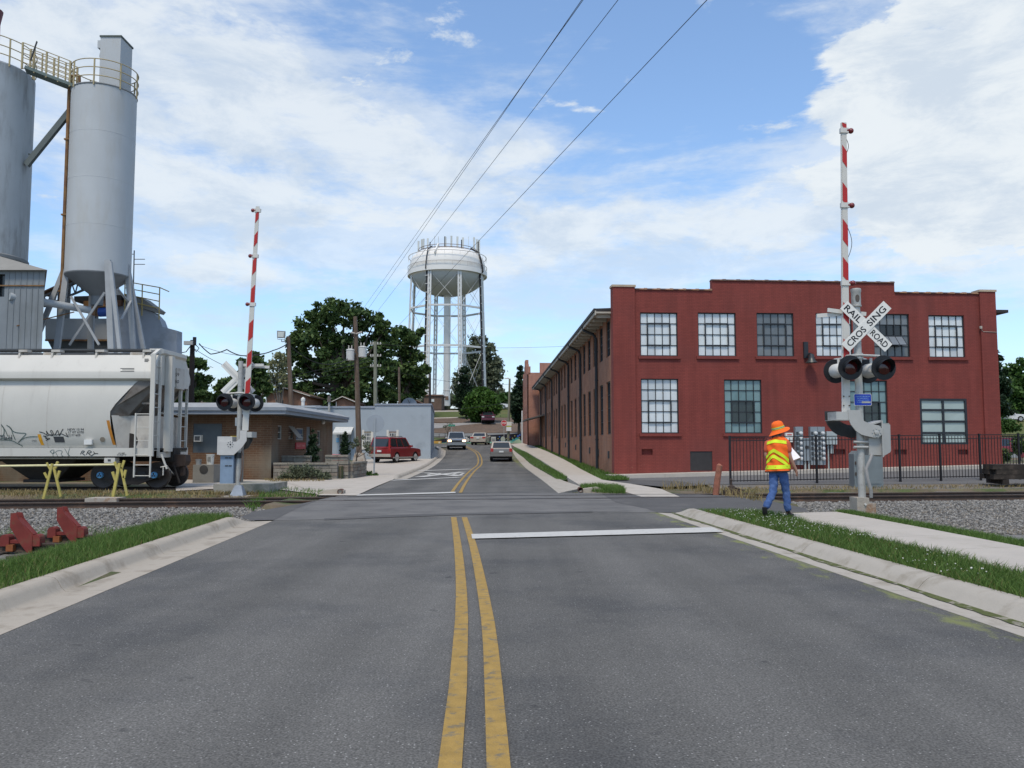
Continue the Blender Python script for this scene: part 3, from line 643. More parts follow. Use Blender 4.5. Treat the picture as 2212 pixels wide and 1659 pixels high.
def clump_noise(rg, x, y, sc):
    return np.sin(x * sc * 1.7 + 1.3) * np.cos(y * sc * 1.1 + .4) + .6 * np.sin(x * sc * 3.9 + y * sc * 3.1)
def verge(edge, side, o0f, o1f, y0, y1):
    def f(rg, n):
        y = rg.uniform(y0, y1, n); t = rg.uniform(0, 1, n); o = o0f(y) + (o1f(y) - o0f(y)) * t; x = np.array([edge(v) for v in y]) + side * o
        z = np.array([HZ(a, b) for a, b in zip(x, y)]) - .02
        return np.stack([x, y, z], -1)
    return f
jit = lambda y, k: .10 * np.sin(y * 2.3 + k) + .07 * np.sin(y * 5.1 + 2 * k)
gl_o1 = lambda y: 2.7 - .95 * np.clip((y - 9) / 7.5, 0, 1) + jit(y, 1) * 2
grass('grass', 30000, verge(XL, -1, lambda y: .70 + 0 * y, gl_o1, 5.0, 16.6), .13, .0045, blade, 11)
grass('grass', 3500, verge(XL, -1, lambda y: gl_o1(y) - .3, lambda y: gl_o1(y) + 1.2, 5.0, 17.2), .17, .005, blade, 12)
r1 = lambda y: .62 + 0 * y
grass('grass', 26000, verge(XR, 1, r1, lambda y: np.interp(y, [4, 8, 17, 19], [1.62, 1.60, 1.86, 1.5]) + jit(y, 2) * .6, 4.5, 17.4), .13, .0045, blade, 13)
grass('grass', 1200, verge(XR, 1, r1, lambda y: 2.2 - (y - 17) * .6, 17.0, 19.2), .10, .005, blade, 14)
grass('grass', 15000, verge(XR, 1, lambda y: np.interp(y, [4, 9, 17.7], [3.2, 3.12, 3.46]), lambda y: np.interp(y, [4, 9, 17.7], [4.1, 4.0, 3.9]) + jit(y, 3), 8.0, 17.9), .09, .0045, blade, 15)
grass('dry_grass', 2600, verge(XL, -1, lambda y: .70 + 0 * y, gl_o1, 5.0, 16.8), .11, .004, dry, 31)
grass('dry_grass', 2600, verge(XR, 1, r1, lambda y: 1.75 + 0 * y, 4.5, 17.6), .11, .004, dry, 32)
# clover heads
def clover(rg, n):
    p = verge(XR, 1, r1, lambda y: 1.7 + 0 * y, 5.5, 17.3)(rg, n * 3); k = clump_noise(rg, p[:, 0] * 0 + p[:, 1], p[:, 0] * 3, .8) + .25 * (p[:, 1] - 11); p = p[k > .2][:n]; p[:, 2] += rg.uniform(.08, .15, len(p)); return p
stones('clover', 330, clover, .0095, M('clover_white', (.58, .58, .50), .8, .15), 16)
# turf strips on the far side
def far_strip(A, B, dz):
    A3, B3 = (A, B) if dz is None else ([G(a, b, dz) for a, b in A], [G(a, b, dz) for a, b in B])
    def f(rg, n):
        t = rg.uniform(0, 1, n) * (len(A3) - 1); i = np.minimum(t.astype(int), len(A3) - 2); f_ = t - i; u = rg.uniform(0, 1, n); out = []
        for k in range(n):
            a = A3[i[k]].lerp(A3[i[k] + 1], f_[k]); b = B3[i[k]].lerp(B3[i[k] + 1], f_[k]); p = a.lerp(b, u[k]); out.append((p.x, p.y, p.z - .02 if dz is None else max(RZf(p.y) + dz, HZ(p.x, p.y)) - .03))
        return np.array(out)
    return f
grass('grass', 5000, far_strip([(1205, 1033.5), (1164, 1011), (1131, 987), (1110, 971.5)], [(1227, 1032), (1205, 1017), (1170, 995), (1139, 977)], .09), .10, .012, blade, 21)
grass('grass', 7000, far_strip(bankA, bankB, None), .14, .014, blade, 22)
grass('grass', 2600, far_strip([(1252, 1051), (1290, 1047), (1330, 1050), (1345, 1056)], [(1268, 1058), (1290, 1062), (1320, 1064), (1352, 1064)], .06), .16, .009, blade, 23)
grass('grass', 650, far_strip([(560, 1064), (600, 1054), (660, 1056), (704, 1064)], [(560, 1074), (610, 1075), (665, 1074), (700, 1068)], .0), .15, .010, blade, 24)
grass('dry_grass', 2600, far_strip([(0, 1066), (200, 1068), (420, 1070), (560, 1072)], [(0, 1078), (200, 1079), (420, 1079), (640, 1078)], -.1), .13, .012, dry, 25)
grass('dry_grass', 1600, far_strip([(1500, 1056), (1650, 1052), (1900, 1048), (2212, 1046)], [(1500, 1066), (1700, 1062), (1950, 1056), (2212, 1052)], .0), .10, .010, dry, 26)
grass('dry_grass', 260, far_strip([(1430, 1054), (1500, 1052), (1560, 1062), (1640, 1080)], [(1430, 1058), (1500, 1060), (1560, 1072), (1650, 1086)], .0), .35, .012, dry, 27)
grass('grass', 220, far_strip([(530, 1096), (545, 1086), (560, 1080)], [(548, 1102), (562, 1094), (572, 1086)], -.12), .20, .012, blade, 28)
grass('grass', 700, far_strip([(0, 1176), (120, 1170), (250, 1168)], [(0, 1150), (120, 1150), (270, 1148)], -.42), .20, .008, blade, 29)
grass('dry_grass', 600, far_strip([(560, 1036), (620, 1037), (700, 1037)], [(590, 1042), (640, 1041), (700, 1041)], .0), .14, .012, dry, 30)
grass('dry_grass', 2200, far_strip([(1990, 1124), (2212, 1124)], [(2080, 1140), (2212, 1156)], -.47), .10, .007, dry, 33)
grass('grass', 700, far_strip([(2080, 1126), (2212, 1126)], [(2120, 1136), (2212, 1146)], -.47), .10, .007, blade, 34)
# ================================================================== THE BRICK MILL on the right
FU = Vector((FB[0] - FA[0], FB[1] - FA[1], 0)).normalized(); FN = Vector((FU.y, -FU.x, 0)); UP = Vector((0, 0, 1))
FO = Vector((FA[0], FA[1], 0))
def fs(px, py):                 # photograph -> (along wall, height) on the mill front
    p = PL(px, py, FA, FB); return (p - FO).dot(FU), p.z
def frect(x0, y0, x1, y1):
    a = fs(x0, y0); b = fs(x1, y1); c = fs(x0, y1); d = fs(x1, y0)
    return (a[0] + c[0]) / 2, (b[0] + d[0]) / 2, (b[1] + c[1]) / 2, (a[1] + d[1]) / 2
def wall_holes(mb, O, U, N, s0, s1, z0, z1, holes, depth, m=0, mr=None):
    """flat wall with recessed openings; N points outwards"""
    O = Vector(O); pt = lambda s, z, d=0.0: O + U * s + UP * z - N * d
    S_ = sorted(set([s0, s1] + [h[0] for h in holes] + [h[1] for h in holes])); Z_ = sorted(set([z0, z1] + [h[2] for h in holes] + [h[3] for h in holes]))
    for a, b in zip(S_, S_[1:]):
        for c, d in zip(Z_, Z_[1:]):
            sm, zm = (a + b) / 2, (c + d) / 2
            if any(h[0] < sm < h[1] and h[2] < zm < h[3] for h in holes): continue
            mb.quad(pt(a, c), pt(b, c), pt(b, d), pt(a, d), m)
    r = m if mr is None else mr
    for a, b, c, d in holes:
        mb.quad(pt(a, c), pt(a, d), pt(a, d, depth), pt(a, c, depth), r); mb.quad(pt(b, c), pt(b, c, depth), pt(b, d, depth), pt(b, d), r)
        mb.quad(pt(a, d), pt(b, d), pt(b, d, depth), pt(a, d, depth), r); mb.quad(pt(a, c), pt(a, c, depth), pt(b, c, depth), pt(b, c), r)
def window(root, O, U, N, s0, s1, z0, z1, cols, rows, panef, frame_m, recess=.11, bar=.030, edge=.05, vent=None, sill=None, name='window', depth=.045):
    """steel window: frame with glazing bars, every pane its own piece"""
    O = Vector(O); pt = lambda s, z, d=0.0: O + U * s + UP * z - N * d
    mb = MB(); W_, H_ = s1 - s0, z1 - z0
    def bar_(a, b, c, d, thick, out=0.0): mb.obox(pt((a + b) / 2, (c + d) / 2, recess - out), U * (b - a) / 2, UP * (d - c) / 2, N * (thick / 2 + out))
    bar_(s0, s0 + edge, z0, z1, depth); bar_(s1 - edge, s1, z0, z1, depth); bar_(s0 + edge, s1 - edge, z0, z0 + edge, depth); bar_(s0 + edge, s1 - edge, z1 - edge, z1, depth)
    xs_ = [s0 + W_ * i / cols for i in range(cols + 1)]; zs_ = [z0 + H_ * j / rows for j in range(rows + 1)]
    for x in xs_[1:-1]: bar_(x - bar / 2, x + bar / 2, z0 + edge, z1 - edge, depth * .7)
    for z in zs_[1:-1]: bar_(s0 + edge, s1 - edge, z - bar / 2, z + bar / 2, depth * .6)
    wroot = mb.build(name, frame_m, root, smooth=0)
    if vent:
        c0, c1, r0, r1 = vent; m2 = MB(); a, b, c, d = xs_[c0], xs_[c1], zs_[r0], zs_[r1]
        for q in ((a - .03, a + .03, c, d), (b - .03, b + .03, c, d), (a + .03, b - .03, c - .03, c + .03), (a + .03, b - .03, d - .03, d + .03)):
            m2.obox(pt((q[0] + q[1]) / 2, (q[2] + q[3]) / 2, recess - .035), U * (q[1] - q[0]) / 2, UP * (q[3] - q[2]) / 2, N * .02)
        m2.build('opening_sash', frame_m, wroot, smooth=0)
    for i in range(cols):
        for j in range(rows):
            pm = panef(i, j)
            if pm is None: continue
            a, b, c, d = xs_[i] + (edge if i == 0 else bar / 2), xs_[i + 1] - (edge if i == cols - 1 else bar / 2), zs_[j] + (edge if j == 0 else bar / 2), zs_[j + 1] - (edge if j == rows - 1 else bar / 2)
            m3 = MB(); tz = random.uniform(-.006, .006); tx = random.uniform(-.006, .006)
            m3.hexa([pt(a, c, recess + .03 + tx), pt(b, c, recess + .03 - tx), pt(b, d, recess + .03 + tz), pt(a, d, recess + .03 - tz)], [pt(a, c, recess + .02 + tx), pt(b, c, recess + .02 - tx), pt(b, d, recess + .02 + tz), pt(a, d, recess + .02 - tz)])
            m3.build('pane', pm, wroot, smooth=0)
    if sill:
        m4 = MB(); m4.obox(pt((s0 + s1) / 2, z0 - .07, -.02), U * (W_ / 2 + .10), UP * .068, N * .06); m4.build('sill', sill, wroot, smooth=0)
    return wroot
red_paint = MBrick('painted_brick_red', (.222, .048, .037), (.195, .042, .033), (.155, .035, .029), ms=.010, bump=.35, var=.10, dirt=((.155, .040, .034), .45, .5, .8), peel=True)
raw_brick = MBrick('old_brick', (.33, .12, .06), (.235, .08, .042), (.24, .155, .10), ms=.012, bump=.5, var=.22, dirt=((.25, .13, .085), .5, .45, .75))
raw_brick2 = MBrick('old_brick_red', (.36, .12, .075), (.28, .09, .06), (.38, .26, .2), ms=.012, bump=.5, var=.2)
steel_dk = M('window_steel_dark', (.022, .026, .032), .5, .1, 5)
roofdk = M('roof_edge_dark', (.03, .028, .028), .7, .1, 3)
cream = M('cream_paint', (.40, .365, .31), .7, .1, 3)
def glassy(name, col, rough=.22): return M(name, col, rough, .10, .9, spec=.5, coat=.25)
P_white = glassy('pane_white', (.60, .64, .655)); P_white2 = glassy('pane_white_hazed', (.50, .54, .56)); P_white3 = glassy('pane_white_bright', (.65, .69, .69)); P_grey = glassy('pane_grey', (.115, .13, .14)); P_grey2 = glassy('pane_grey_pale', (.16, .175, .185))
P_teal = glassy('pane_teal', (.155, .245, .255)); P_teal2 = glassy('pane_teal_deep', (.12, .205, .215)); P_dark = glassy('pane_dark', (.025, .038, .04)); P_pale = glassy('pane_pale_green', (.33, .40, .38)); P_black = glassy('pane_black', (.012, .014, .016))
P_side = glassy('pane_side', (.05, .055, .06), .12)
mill = thing('brick_mill', 'long two-storey brick mill with red painted front, steel windows and stepped parapet', 'building', (FA[0], FA[1], 0))
wins = [('u', (1383, 675, 1464, 769), 5, 4, (1, 4, 1, 3), 'w'), ('u', (1508, 675.5, 1590, 769.5), 5, 4, (1, 4, 1, 3), 'w'), ('u', (1635, 676, 1715, 770), 5, 4, (1, 4, 1, 3), 'g'),
        ('u', (1763, 677, 1841, 770), 5, 4, (1, 4, 1, 3), 'w'), ('u', (1888, 678, 1965, 771), 5, 4, None, 'open'), ('u', (2007, 681, 2084, 772), 5, 4, (1, 4, 1, 3), 'w'),
        ('l', (1385, 818, 1466, 936), 5, 5, (1, 4, 1, 3), 'w2'), ('l', (1565, 820, 1646, 936), 5, 5, (1, 4, 1, 3), 't'), ('l', (1837, 822, 1918, 938), 5, 5, (1, 4, 1, 3), 't'), ('l', (1988, 861, 2090, 960), 2, 4, None, 'p')]
rects = [frect(*w[1]) for w in wins]
vents = [frect(*r) for r in ((1386, 970, 1410, 983), (1799, 970.5, 1826, 982), (1932, 971, 1959, 982), (2069, 971, 2092, 982))]
hatch = frect(1491, 975, 1539, 1017)
LEN = (Vector((FB[0], FB[1])) - Vector((FA[0], FA[1]))).length
sA = fs(1538, 620)[0]; sB = fs(1932, 620)[0]; zlow = (fs(1450, 628.5)[1] + fs(2030, 631)[1]) / 2; zhigh = (fs(1540, 607)[1] + fs(1930, 609.5)[1]) / 2; zpil = (fs(1345, 622.5)[1] + fs(2128, 631)[1]) / 2 + .02
mb = MB()
wall_holes(mb, FO, FU, FN, 0, LEN, -.4, zlow, rects + vents + [hatch], .14)
def fp(s, z, d=0.0): return FO + FU * s + UP * z - FN * d
mb.quad(fp(sA, zlow), fp(sB, zlow), fp(sB, zhigh), fp(sA, zhigh))
for (a, b, z) in ((0, sA, zlow), (sA, sB, zhigh), (sB, LEN, zlow)): mb.quad(fp(a, z), fp(b, z), fp(b, z, .32), fp(a, z, .32)); mb.quad(fp(a, 7.2, .32), fp(b, 7.2, .32), fp(b, z, .32), fp(a, z, .32))
mb.quad(fp(sA, zlow), fp(sA, zhigh), fp(sA, zhigh, .32), fp(sA, zlow, .32)); mb.quad(fp(sB, zlow), fp(sB, zhigh), fp(sB, zhigh, .32), fp(sB, zlow, .32))
for r in vents: mb.quad(fp(r[0], r[2], .14), fp(r[1], r[2], .14), fp(r[1], r[3], .14), fp(r[0], r[3], .14))
mb.build('front_wall', red_paint, mill, smooth=0)
wp = fs(1371, 700)[0]; wp2 = fs(2116, 700)[0]
for a, b in ((-.02, wp), (wp2, LEN + .02)):
    m2 = MB(); m2.hexa([fp(a, -.4, -.10), fp(b, -.4, -.10), fp(b, -.4, .45 if a < 1 else .1), fp(a, -.4, .45 if a < 1 else .1)], [fp(a, zpil, -.10), fp(b, zpil, -.10), fp(b, zpil, .45 if a < 1 else .1), fp(a, zpil, .45 if a < 1 else .1)]); m2.build('pilaster', red_paint, mill, smooth=0)
    m2 = MB(); m2.obox(fp((a + b) / 2, zpil + .05, .17), FU * ((b - a) / 2 + .04), UP * .05, FN * .31); m2.build('pilaster_cap', M('cap_stone', (.42, .34, .25), .85, .15, 3), mill, smooth=0)
tile = M('coping_tile', (.13, .085, .07), .7, .2, 2, col2=(.33, .18, .10), thr=(.5, .6), sc2=.5)
def coping(a, b, z, n):
    L_ = (b - a) / n; m3 = MB(); prof = [(-.06, -.02), (-.06, .02), (.0, .05), (.16, .07), (.32, .05), (.38, .02), (.38, -.02)]
    def ringat(s, k): return [fp(s, z + h * k + .004, d) for d, h in prof]
    for s0_, s1_, k in ((0, L_ * .8, 1.0), (L_ * .8, L_ - .01, 1.35)):
        A = ringat(s0_, k); B = ringat(s1_, k); n_ = len(prof); m3.strip(A, B); m3.add(A, [tuple(range(n_))]); m3.add(B, [tuple(range(n_))])
    me = mesh_of(m3, 'coping_tile', tile, 30)
    for v in me.vertices: v.co -= fp(0, 0)
    for i in range(n): inst(me, 'coping_tile', mill, fp(a + i * L_, 0))
coping(wp, sA, zlow, 6); coping(sA, sB, zhigh, 13); coping(sB, wp2, zlow, 7)
hz = M('hatch_metal', (.035, .032, .032), .55, .15, 4)
m2 = MB(); m2.obox(fp((hatch[0] + hatch[1]) / 2, (hatch[2] + hatch[3]) / 2, .06), FU * ((hatch[1] - hatch[0]) / 2 - .004), UP * ((hatch[3] - hatch[2]) / 2 - .004), FN * .03); m2.build('hatch_door', hz, mill, smooth=0)
rw = random.Random(5)
for (k, px, cols, rows, vent, kind), r in zip(wins, rects):
    if kind == 'w': pf = lambda i, j: rw.choice((P_white, P_white, P_white, P_white3, P_white3, P_white2))
    elif kind == 'w2': pf = lambda i, j: P_white2 if (i + (4 - j) < 3 or rw.random() < .15) else P_white
    elif kind == 'g': pf = lambda i, j: P_grey2 if rw.random() < .35 else P_grey
    elif kind == 't': pf = lambda i, j: P_dark if (1 <= i <= 3 and 1 <= j <= 2) else (P_teal2 if rw.random() < .3 else P_teal)
    elif kind == 'p': pf = lambda i, j: P_pale
    else: pf = lambda i, j: None if (1 <= i <= 3 and 1 <= j <= 2) else (P_grey2 if j == 3 else P_grey)
    big = kind == 'p'
    w = window(mill, FO, FU, FN, r[0], r[1], r[2], r[3], cols, rows, pf, steel_dk, recess=.09 if not big else .05, bar=.10 if big else .030, edge=.10 if big else .045, vent=vent, sill=red_paint if k == 'u' or not big else None, depth=.09 if big else .045)
    m2 = MB(); m2.quad(fp(r[0], r[2], .139), fp(r[1], r[2], .139), fp(r[1], r[3], .139), fp(r[0], r[3], .139)); m2.build('dark_room', P_black, w, smooth=0)
    if kind == 'open':   # tilted-out sash
        m2 = MB(); W_ = r[1] - r[0]; H_ = r[3] - r[2]; a = r[0] + W_ / 5; b = r[0] + W_ * 4 / 5; zt = r[2] + H_ * .5; hh = H_ * .25; tl = .30
        p0 = fp(a, zt - hh * .1, .05); p1 = fp(b, zt - hh * .1, .05); q0 = fp(a + .02, zt - hh * .95, -tl); q1 = fp(b + .04, zt - hh * .95, -tl)
        for i in range(3):
            u0, u1 = i / 3 + .015, (i + 1) / 3 - .015; A, B, C_, D = p0.lerp(p1, u0), p0.lerp(p1, u1), q0.lerp(q1, u1), q0.lerp(q1, u0); m3 = MB(); e = FN * .006 + UP * .006
            m3.hexa([A - e, B - e, C_ - e, D - e], [A + e, B + e, C_ + e, D + e]); m3.build('pane', P_grey2, w, smooth=0)
        for i in range(4): m2.beam(p0.lerp(p1, i / 3), q0.lerp(q1, i / 3), .03, .03)
        m2.beam(p0, p1, .03, .03); m2.beam(q0, q1, .03, .03); m2.build('opening_sash', steel_dk, w, smooth=0)
# side wall along the street
SU = Vector((-.030, 1, 0)).normalized(); SN = Vector((-SU.y, SU.x, 0)); SO = Vector((FA[0], FA[1], 0)) + SU * .4
def sp_(s, z, d=0.0): return SO + SU * s + UP * z - SN * d
SLEN = 54.0; ZE = 7.75
sw = []
for i in range(21):
    Y = 39.6 + 2.48 * i; s = Y - 38.4
    if s > 51.5: break
    sw.append((s - .62, s + .62, 5.75, 7.50)); zb = 2.02 + (0 if Y < 70 else .25); sw.append((s - .62, s + .62, zb, 4.55))
mb = MB(); wall_holes(mb, SO, SU, SN, 0, SLEN, -.4, ZE, sw, .13); mb.build('side_wall', raw_brick, mill, smooth=0)
for k, r in enumerate(sw):
    if k < 12: window(mill, SO, SU, SN, r[0], r[1], r[2], r[3], 3, 4, lambda i, j: P_side, steel_dk, recess=.08, sill=None)
    else:
        w = window(mill, SO, SU, SN, r[0], r[1], r[2], r[3], 3, 4, lambda i, j: None, steel_dk, recess=.08)
        m2 = MB(); m2.quad(sp_(r[0], r[2], .10), sp_(r[1], r[2], .10), sp_(r[1], r[3], .10), sp_(r[0], r[3], .10)); m2.build('pane', P_side, w, smooth=0)
# roof with overhanging eave, rafter tails, gutter, downspouts
mb = MB(); back = fp(LEN, 0) + SU * 60
mb.hexa([sp_(.0, ZE, -.74), sp_(SLEN, ZE, -.74), sp_(SLEN, ZE + .9, 19), fp(LEN, ZE + .9, .4)], [sp_(.0, ZE + .14, -.74), sp_(SLEN, ZE + .14, -.74), sp_(SLEN, ZE + 1.05, 19), fp(LEN, ZE + 1.05, .4)])
mb.build('roof', roofdk, mill, smooth=0)
m2 = MB(); m2.beam(sp_(0, ZE + .07, -.79), sp_(SLEN, ZE + .07, -.79), .10, .15); m2.build('eave_gutter', roofdk, mill, smooth=0)
m2 = MB(); m2.obox(sp_(SLEN / 2, ZE - .045, -.365), SU * SLEN / 2, SN * .365, UP * .04); m2.build('soffit', cream, mill, smooth=0)
m2 = MB(); m2.beam(sp_(0, ZE - .06, -.755), sp_(SLEN, ZE - .06, -.755), .06, .2); m2.build('fascia', cream, mill, smooth=0)
m3 = MB(); m3.obox((0, 0, 0), SN * .32, SU * .05, UP * .09); rme = mesh_of(m3, 'rafter_tail', cream, 0)
for i in range(42): inst(rme, 'rafter_tail', mill, sp_(.3 + i * 1.27, ZE - .17, -.34))
for k, Y in enumerate((43.3, 50.8, 58.3, 65.8, 73.3, 80.8, 88.3)):
    s = Y - 38.4; m2 = MB(); m2.path([sp_(s, ZE + .0, -.79), sp_(s, ZE - .22, -.74), sp_(s, ZE - .42, -.25), sp_(s, ZE - .65, -.09), sp_(s, 2.0, -.09), sp_(s, S(Y) - .1, -.09)], .075, 8)
    for z in (6.4, 4.9, 3.2, 1.8): m2.obox(sp_(s, z, -.09), SU * .085, SN * .085, UP * .03)
    m2.build('downspout', steel_dk, mill)
for Y in (39.3, 43.0, 46.6, 54, 61): 
    s = Y - 38.4; m2 = MB(); m2.obox(sp_(s + .3, S(Y) + .95, -.02), SU * .16, UP * .17, SN * .03); m2.build('wall_vent', steel_dk, mill, smooth=0)
# right-hand flank and back, plain
mb = MB(); mb.quad(fp(LEN, -.4, .1), fp(LEN, -.4, 50), fp(LEN, zlow, 50), fp(LEN, zlow, .1)); mb.quad(sp_(SLEN, -.4), sp_(SLEN, -.4, 19), sp_(SLEN, ZE + .9, 19), sp_(SLEN, ZE, 0)); mb.build('rear_wall', raw_brick, mill, smooth=0)
m2 = MB(); m2.obox(fp(LEN + .35, fs(2148, 672)[1], .5), FU * .35, UP * .07, FN * .5); m2.build('side_eave', roofdk, mill, smooth=0)
m2 = MB(); pz = fs(2114, 708)[1]; m2.obox(fp(wp2 - .03, pz, -.13), FU * .05, UP * .06, FN * .04); m2.path([fp(wp2 - .03, pz - .05, -.12), fp(wp2 + .1, pz - .2, -.11), fp(LEN, pz - .22, -.12)], .012, 5); m2.build('wall_camera', cream, mill)
# taller brick block at the far end with stepped parapet, and the door canopy
b2 = thing('brick_block', 'taller red brick block with stepped parapet at far end of the long mill', 'building', sp_(54.4, 0, 0))
mb = MB(); o2 = sp_(54.4, 0, -1.3); u2 = SU
hl = [(1.2 + 2.5 * i, 2.0 + 2.5 * i, 3.0, 5.2) for i in range(4)] + [(1.2 + 2.5 * i, 2.0 + 2.5 * i, 6.0, 8.2) for i in range(4)]
wall_holes(mb, o2, u2, SN, 0, 11.5, 0, 9.4, hl, .12)
for a, b, z0_, z1_ in ((0, 11.5, 9.4, 9.7), (0, 1.2, 9.7, 10.3), (3.6, 7.9, 9.7, 10.9), (4.6, 6.9, 10.9, 11.5), (10.3, 11.5, 9.7, 10.3)):
    c = o2 + u2 * ((a + b) / 2) + UP * ((z0_ + z1_) / 2) - SN * .18; mb.obox(c, u2 * (b - a) / 2, SN * .178, UP * ((z1_ - z0_) / 2))
def o2p(s, z, d): return o2 + u2 * s + UP * z - SN * d
mb.hexa([o2p(0, 0, .13), o2p(11.5, 0, .13), o2p(11.5, 0, 13), o2p(0, 0, 13)], [o2p(0, 9.6, .13), o2p(11.5, 9.6, .13), o2p(11.5, 9.6, 13), o2p(0, 9.6, 13)])
mb.obox(o2p(.15, 10.1, 2.9), u2 * .18, SN * 1.5, UP * .6); mb.obox(o2p(.15, 10.0, 6.0), u2 * .18, SN * 1.2, UP * .5)
mb.build('wall', raw_brick2, b2, smooth=0)
for h in hl:
    w = window(b2, o2, u2, SN, h[0], h[1], h[2], h[3], 2, 3, lambda i, j: None, steel_dk, recess=.06); m2 = MB(); m2.quad(o2p(h[0], h[2], .09), o2p(h[1], h[2], .09), o2p(h[1], h[3], .09), o2p(h[0], h[3], .09)); m2.build('pane', P_side, w, smooth=0)
m2 = MB(); m2.hexa([sp_(45.5, 4.5, 0), sp_(53.6, 4.5, 0), sp_(53.6, 4.0, -1.9), sp_(45.5, 4.0, -1.9)], [sp_(45.5, 4.62, 0), sp_(53.6, 4.62, 0), sp_(53.6, 4.12, -1.9), sp_(45.5, 4.12, -1.9)])
m2.build('door_canopy', M('canopy_metal', (.10, .10, .10), .6, .1, 3, col2=(.3, .3, .3)), mill, smooth=0)
m2 = MB(); m2.tube(o2p(11.6, 0, -.1), o2p(11.6, 5.8, -.1), .09, 8); m2.build('downspout', M('white_pipe', (.62, .62, .6), .6, .1, 4), b2)
# bell-shaped wall lamp
lp = frect(1735, 745, 1757, 785); lm = thing('wall_lamp', 'dark bell-shaped lamp on the red brick wall between upper windows', 'wall lamp', fp((lp[0] + lp[1]) / 2, lp[2], 0))
c = fp(lp[0] + .12, 0, 0); m2 = MB(); m2.obox(fp(lp[0] + .10, lp[3] - .25, -.06), FU * .10, UP * .38, FN * .06); m2.build('bracket', steel_dk, lm, smooth=0)
m2 = MB(); m2.lathe([(.05, .42), (.10, .40), (.13, .25), (.17, .12), (.27, .02), (.28, 0), (.24, 0), (.1, .2)], fp(lp[0] + .25, lp[2], -.33), 20); m2.build('lamp_shade', M('lamp_bronze', (.06, .065, .065), .4, .1, 3, metal=.5), lm)
m2 = MB(); m2.path([fp(lp[0] + .10, lp[2] + .3, -.12), fp(lp[0] + .2, lp[2] + .46, -.25), fp(lp[0] + .25, lp[2] + .42, -.33)], .03, 6); m2.build('lamp_arm', steel_dk, lm)
# electricity meters
galv = M('galvanised_grey', (.24, .27, .29), .5, .10, 3, metal=.25); galv2 = M('galvanised_pale', (.36, .40, .40), .5, .08, 3, metal=.1)
def fbox(root, name, px, d, mat, out=0.0):
    r = frect(*px); m2 = MB(); m2.obox(fp((r[0] + r[1]) / 2, (r[2] + r[3]) / 2, -(out + d / 2) - .004), FU * (r[1] - r[0]) / 2, UP * (r[3] - r[2]) / 2, FN * d / 2); return m2.build(name, mat, root, smooth=0), r
def meter_bank(label, px, cols):
    r = frect(*px); t = thing('meter_cabinet', label, 'meter box', fp((r[0] + r[1]) / 2, r[2], 0))
    fbox(t, 'cabinet', px, .22, galv); w = (r[1] - r[0]) / cols
    gl = M('meter_glass', (.55, .56, .55), .15, .1, 6, spec=.6); dk = M('meter_socket', (.05, .055, .06), .5, .1, 5)
    for i in range(cols):
        for j in range(6):
            c = fp(r[0] + w * (i + .68), r[3] - .30 - j * (r[3] - r[2] - .45) / 5.6, -.23); m2 = MB(); m2.lathe([(.085, 0), (.085, .05), (.07, .10), (.03, .12)], c, 14, ax=FN); o = m2.build('meter', gl, t)
            m3 = MB(); m3.obox(c - FU * .16, FU * .05, UP * .07, FN * .02); m3.build('breaker', dk, t, smooth=0)
    if cols == 2: m2 = MB(); m2.obox(fp((r[0] + r[1]) / 2, (r[2] + r[3]) / 2, -.228), FU * .006, UP * (r[3] - r[2]) / 2 * .98, FN * .003); m2.build('door_seam', dk, t, smooth=0)
    return t
meter_bank('tall grey meter cabinet with one column of round meters on brick wall', (1715, 922, 1731, 1004), 1)
meter_bank('wide grey meter cabinet with two columns of round meters on brick wall', (1747, 922, 1778, 1004), 2)
t = thing('electrical_box', 'low grey switch panel between the two meter cabinets', 'electrical box', fp(fs(1740, 995)[0], fs(1740, 995)[1], 0)); o, r = fbox(t, 'cabinet', (1732, 946, 1746.5, 995), .2, galv)
m2 = MB(); m2.obox(fp((r[0] + r[1]) / 2, r[2] + .62, -.21), FU * .08, UP * .07, FN * .02); m2.build('handle', hz, t, smooth=0)
for k in (-.06, .12): m2 = MB(); m2.tube(fp((r[0] + r[1]) / 2 + k, r[2], -.1), fp((r[0] + r[1]) / 2 + k, .2, -.1), .045, 8); m2.build('conduit', galv2, t)
t = thing('junction_box', 'pale square electrical box on a conduit right of the meters', 'electrical box', fp(fs(1792, 960)[0], fs(1792, 960)[1], 0)); o, r = fbox(t, 'cabinet', (1781, 932, 1803, 960), .25, galv2)
m2 = MB(); m2.tube(fp(r[0] + .13, r[2], -.1), fp(r[0] + .13, .25, -.1), .05, 8); m2.build('conduit', galv2, t); m2 = MB(); m2.obox(fp(r[0] + .28, r[2] - .22, -.1), FU * .06, UP * .20, FN * .05); m2.build('disconnect', galv2, t, smooth=0)
t = thing('notice_box', 'small white box with red strip behind the walking worker', 'electrical box', fp(fs(1703, 953)[0], fs(1703, 953)[1], 0)); o, r = fbox(t, 'cabinet', (1695, 935, 1711, 955), .12, M('white_enamel', (.68, .68, .64), .5, .05, 3)); fbox(t, 'red_strip', (1698, 938, 1708, 940), .01, M('red_print', (.5, .05, .04), .5, 0), out=.125)
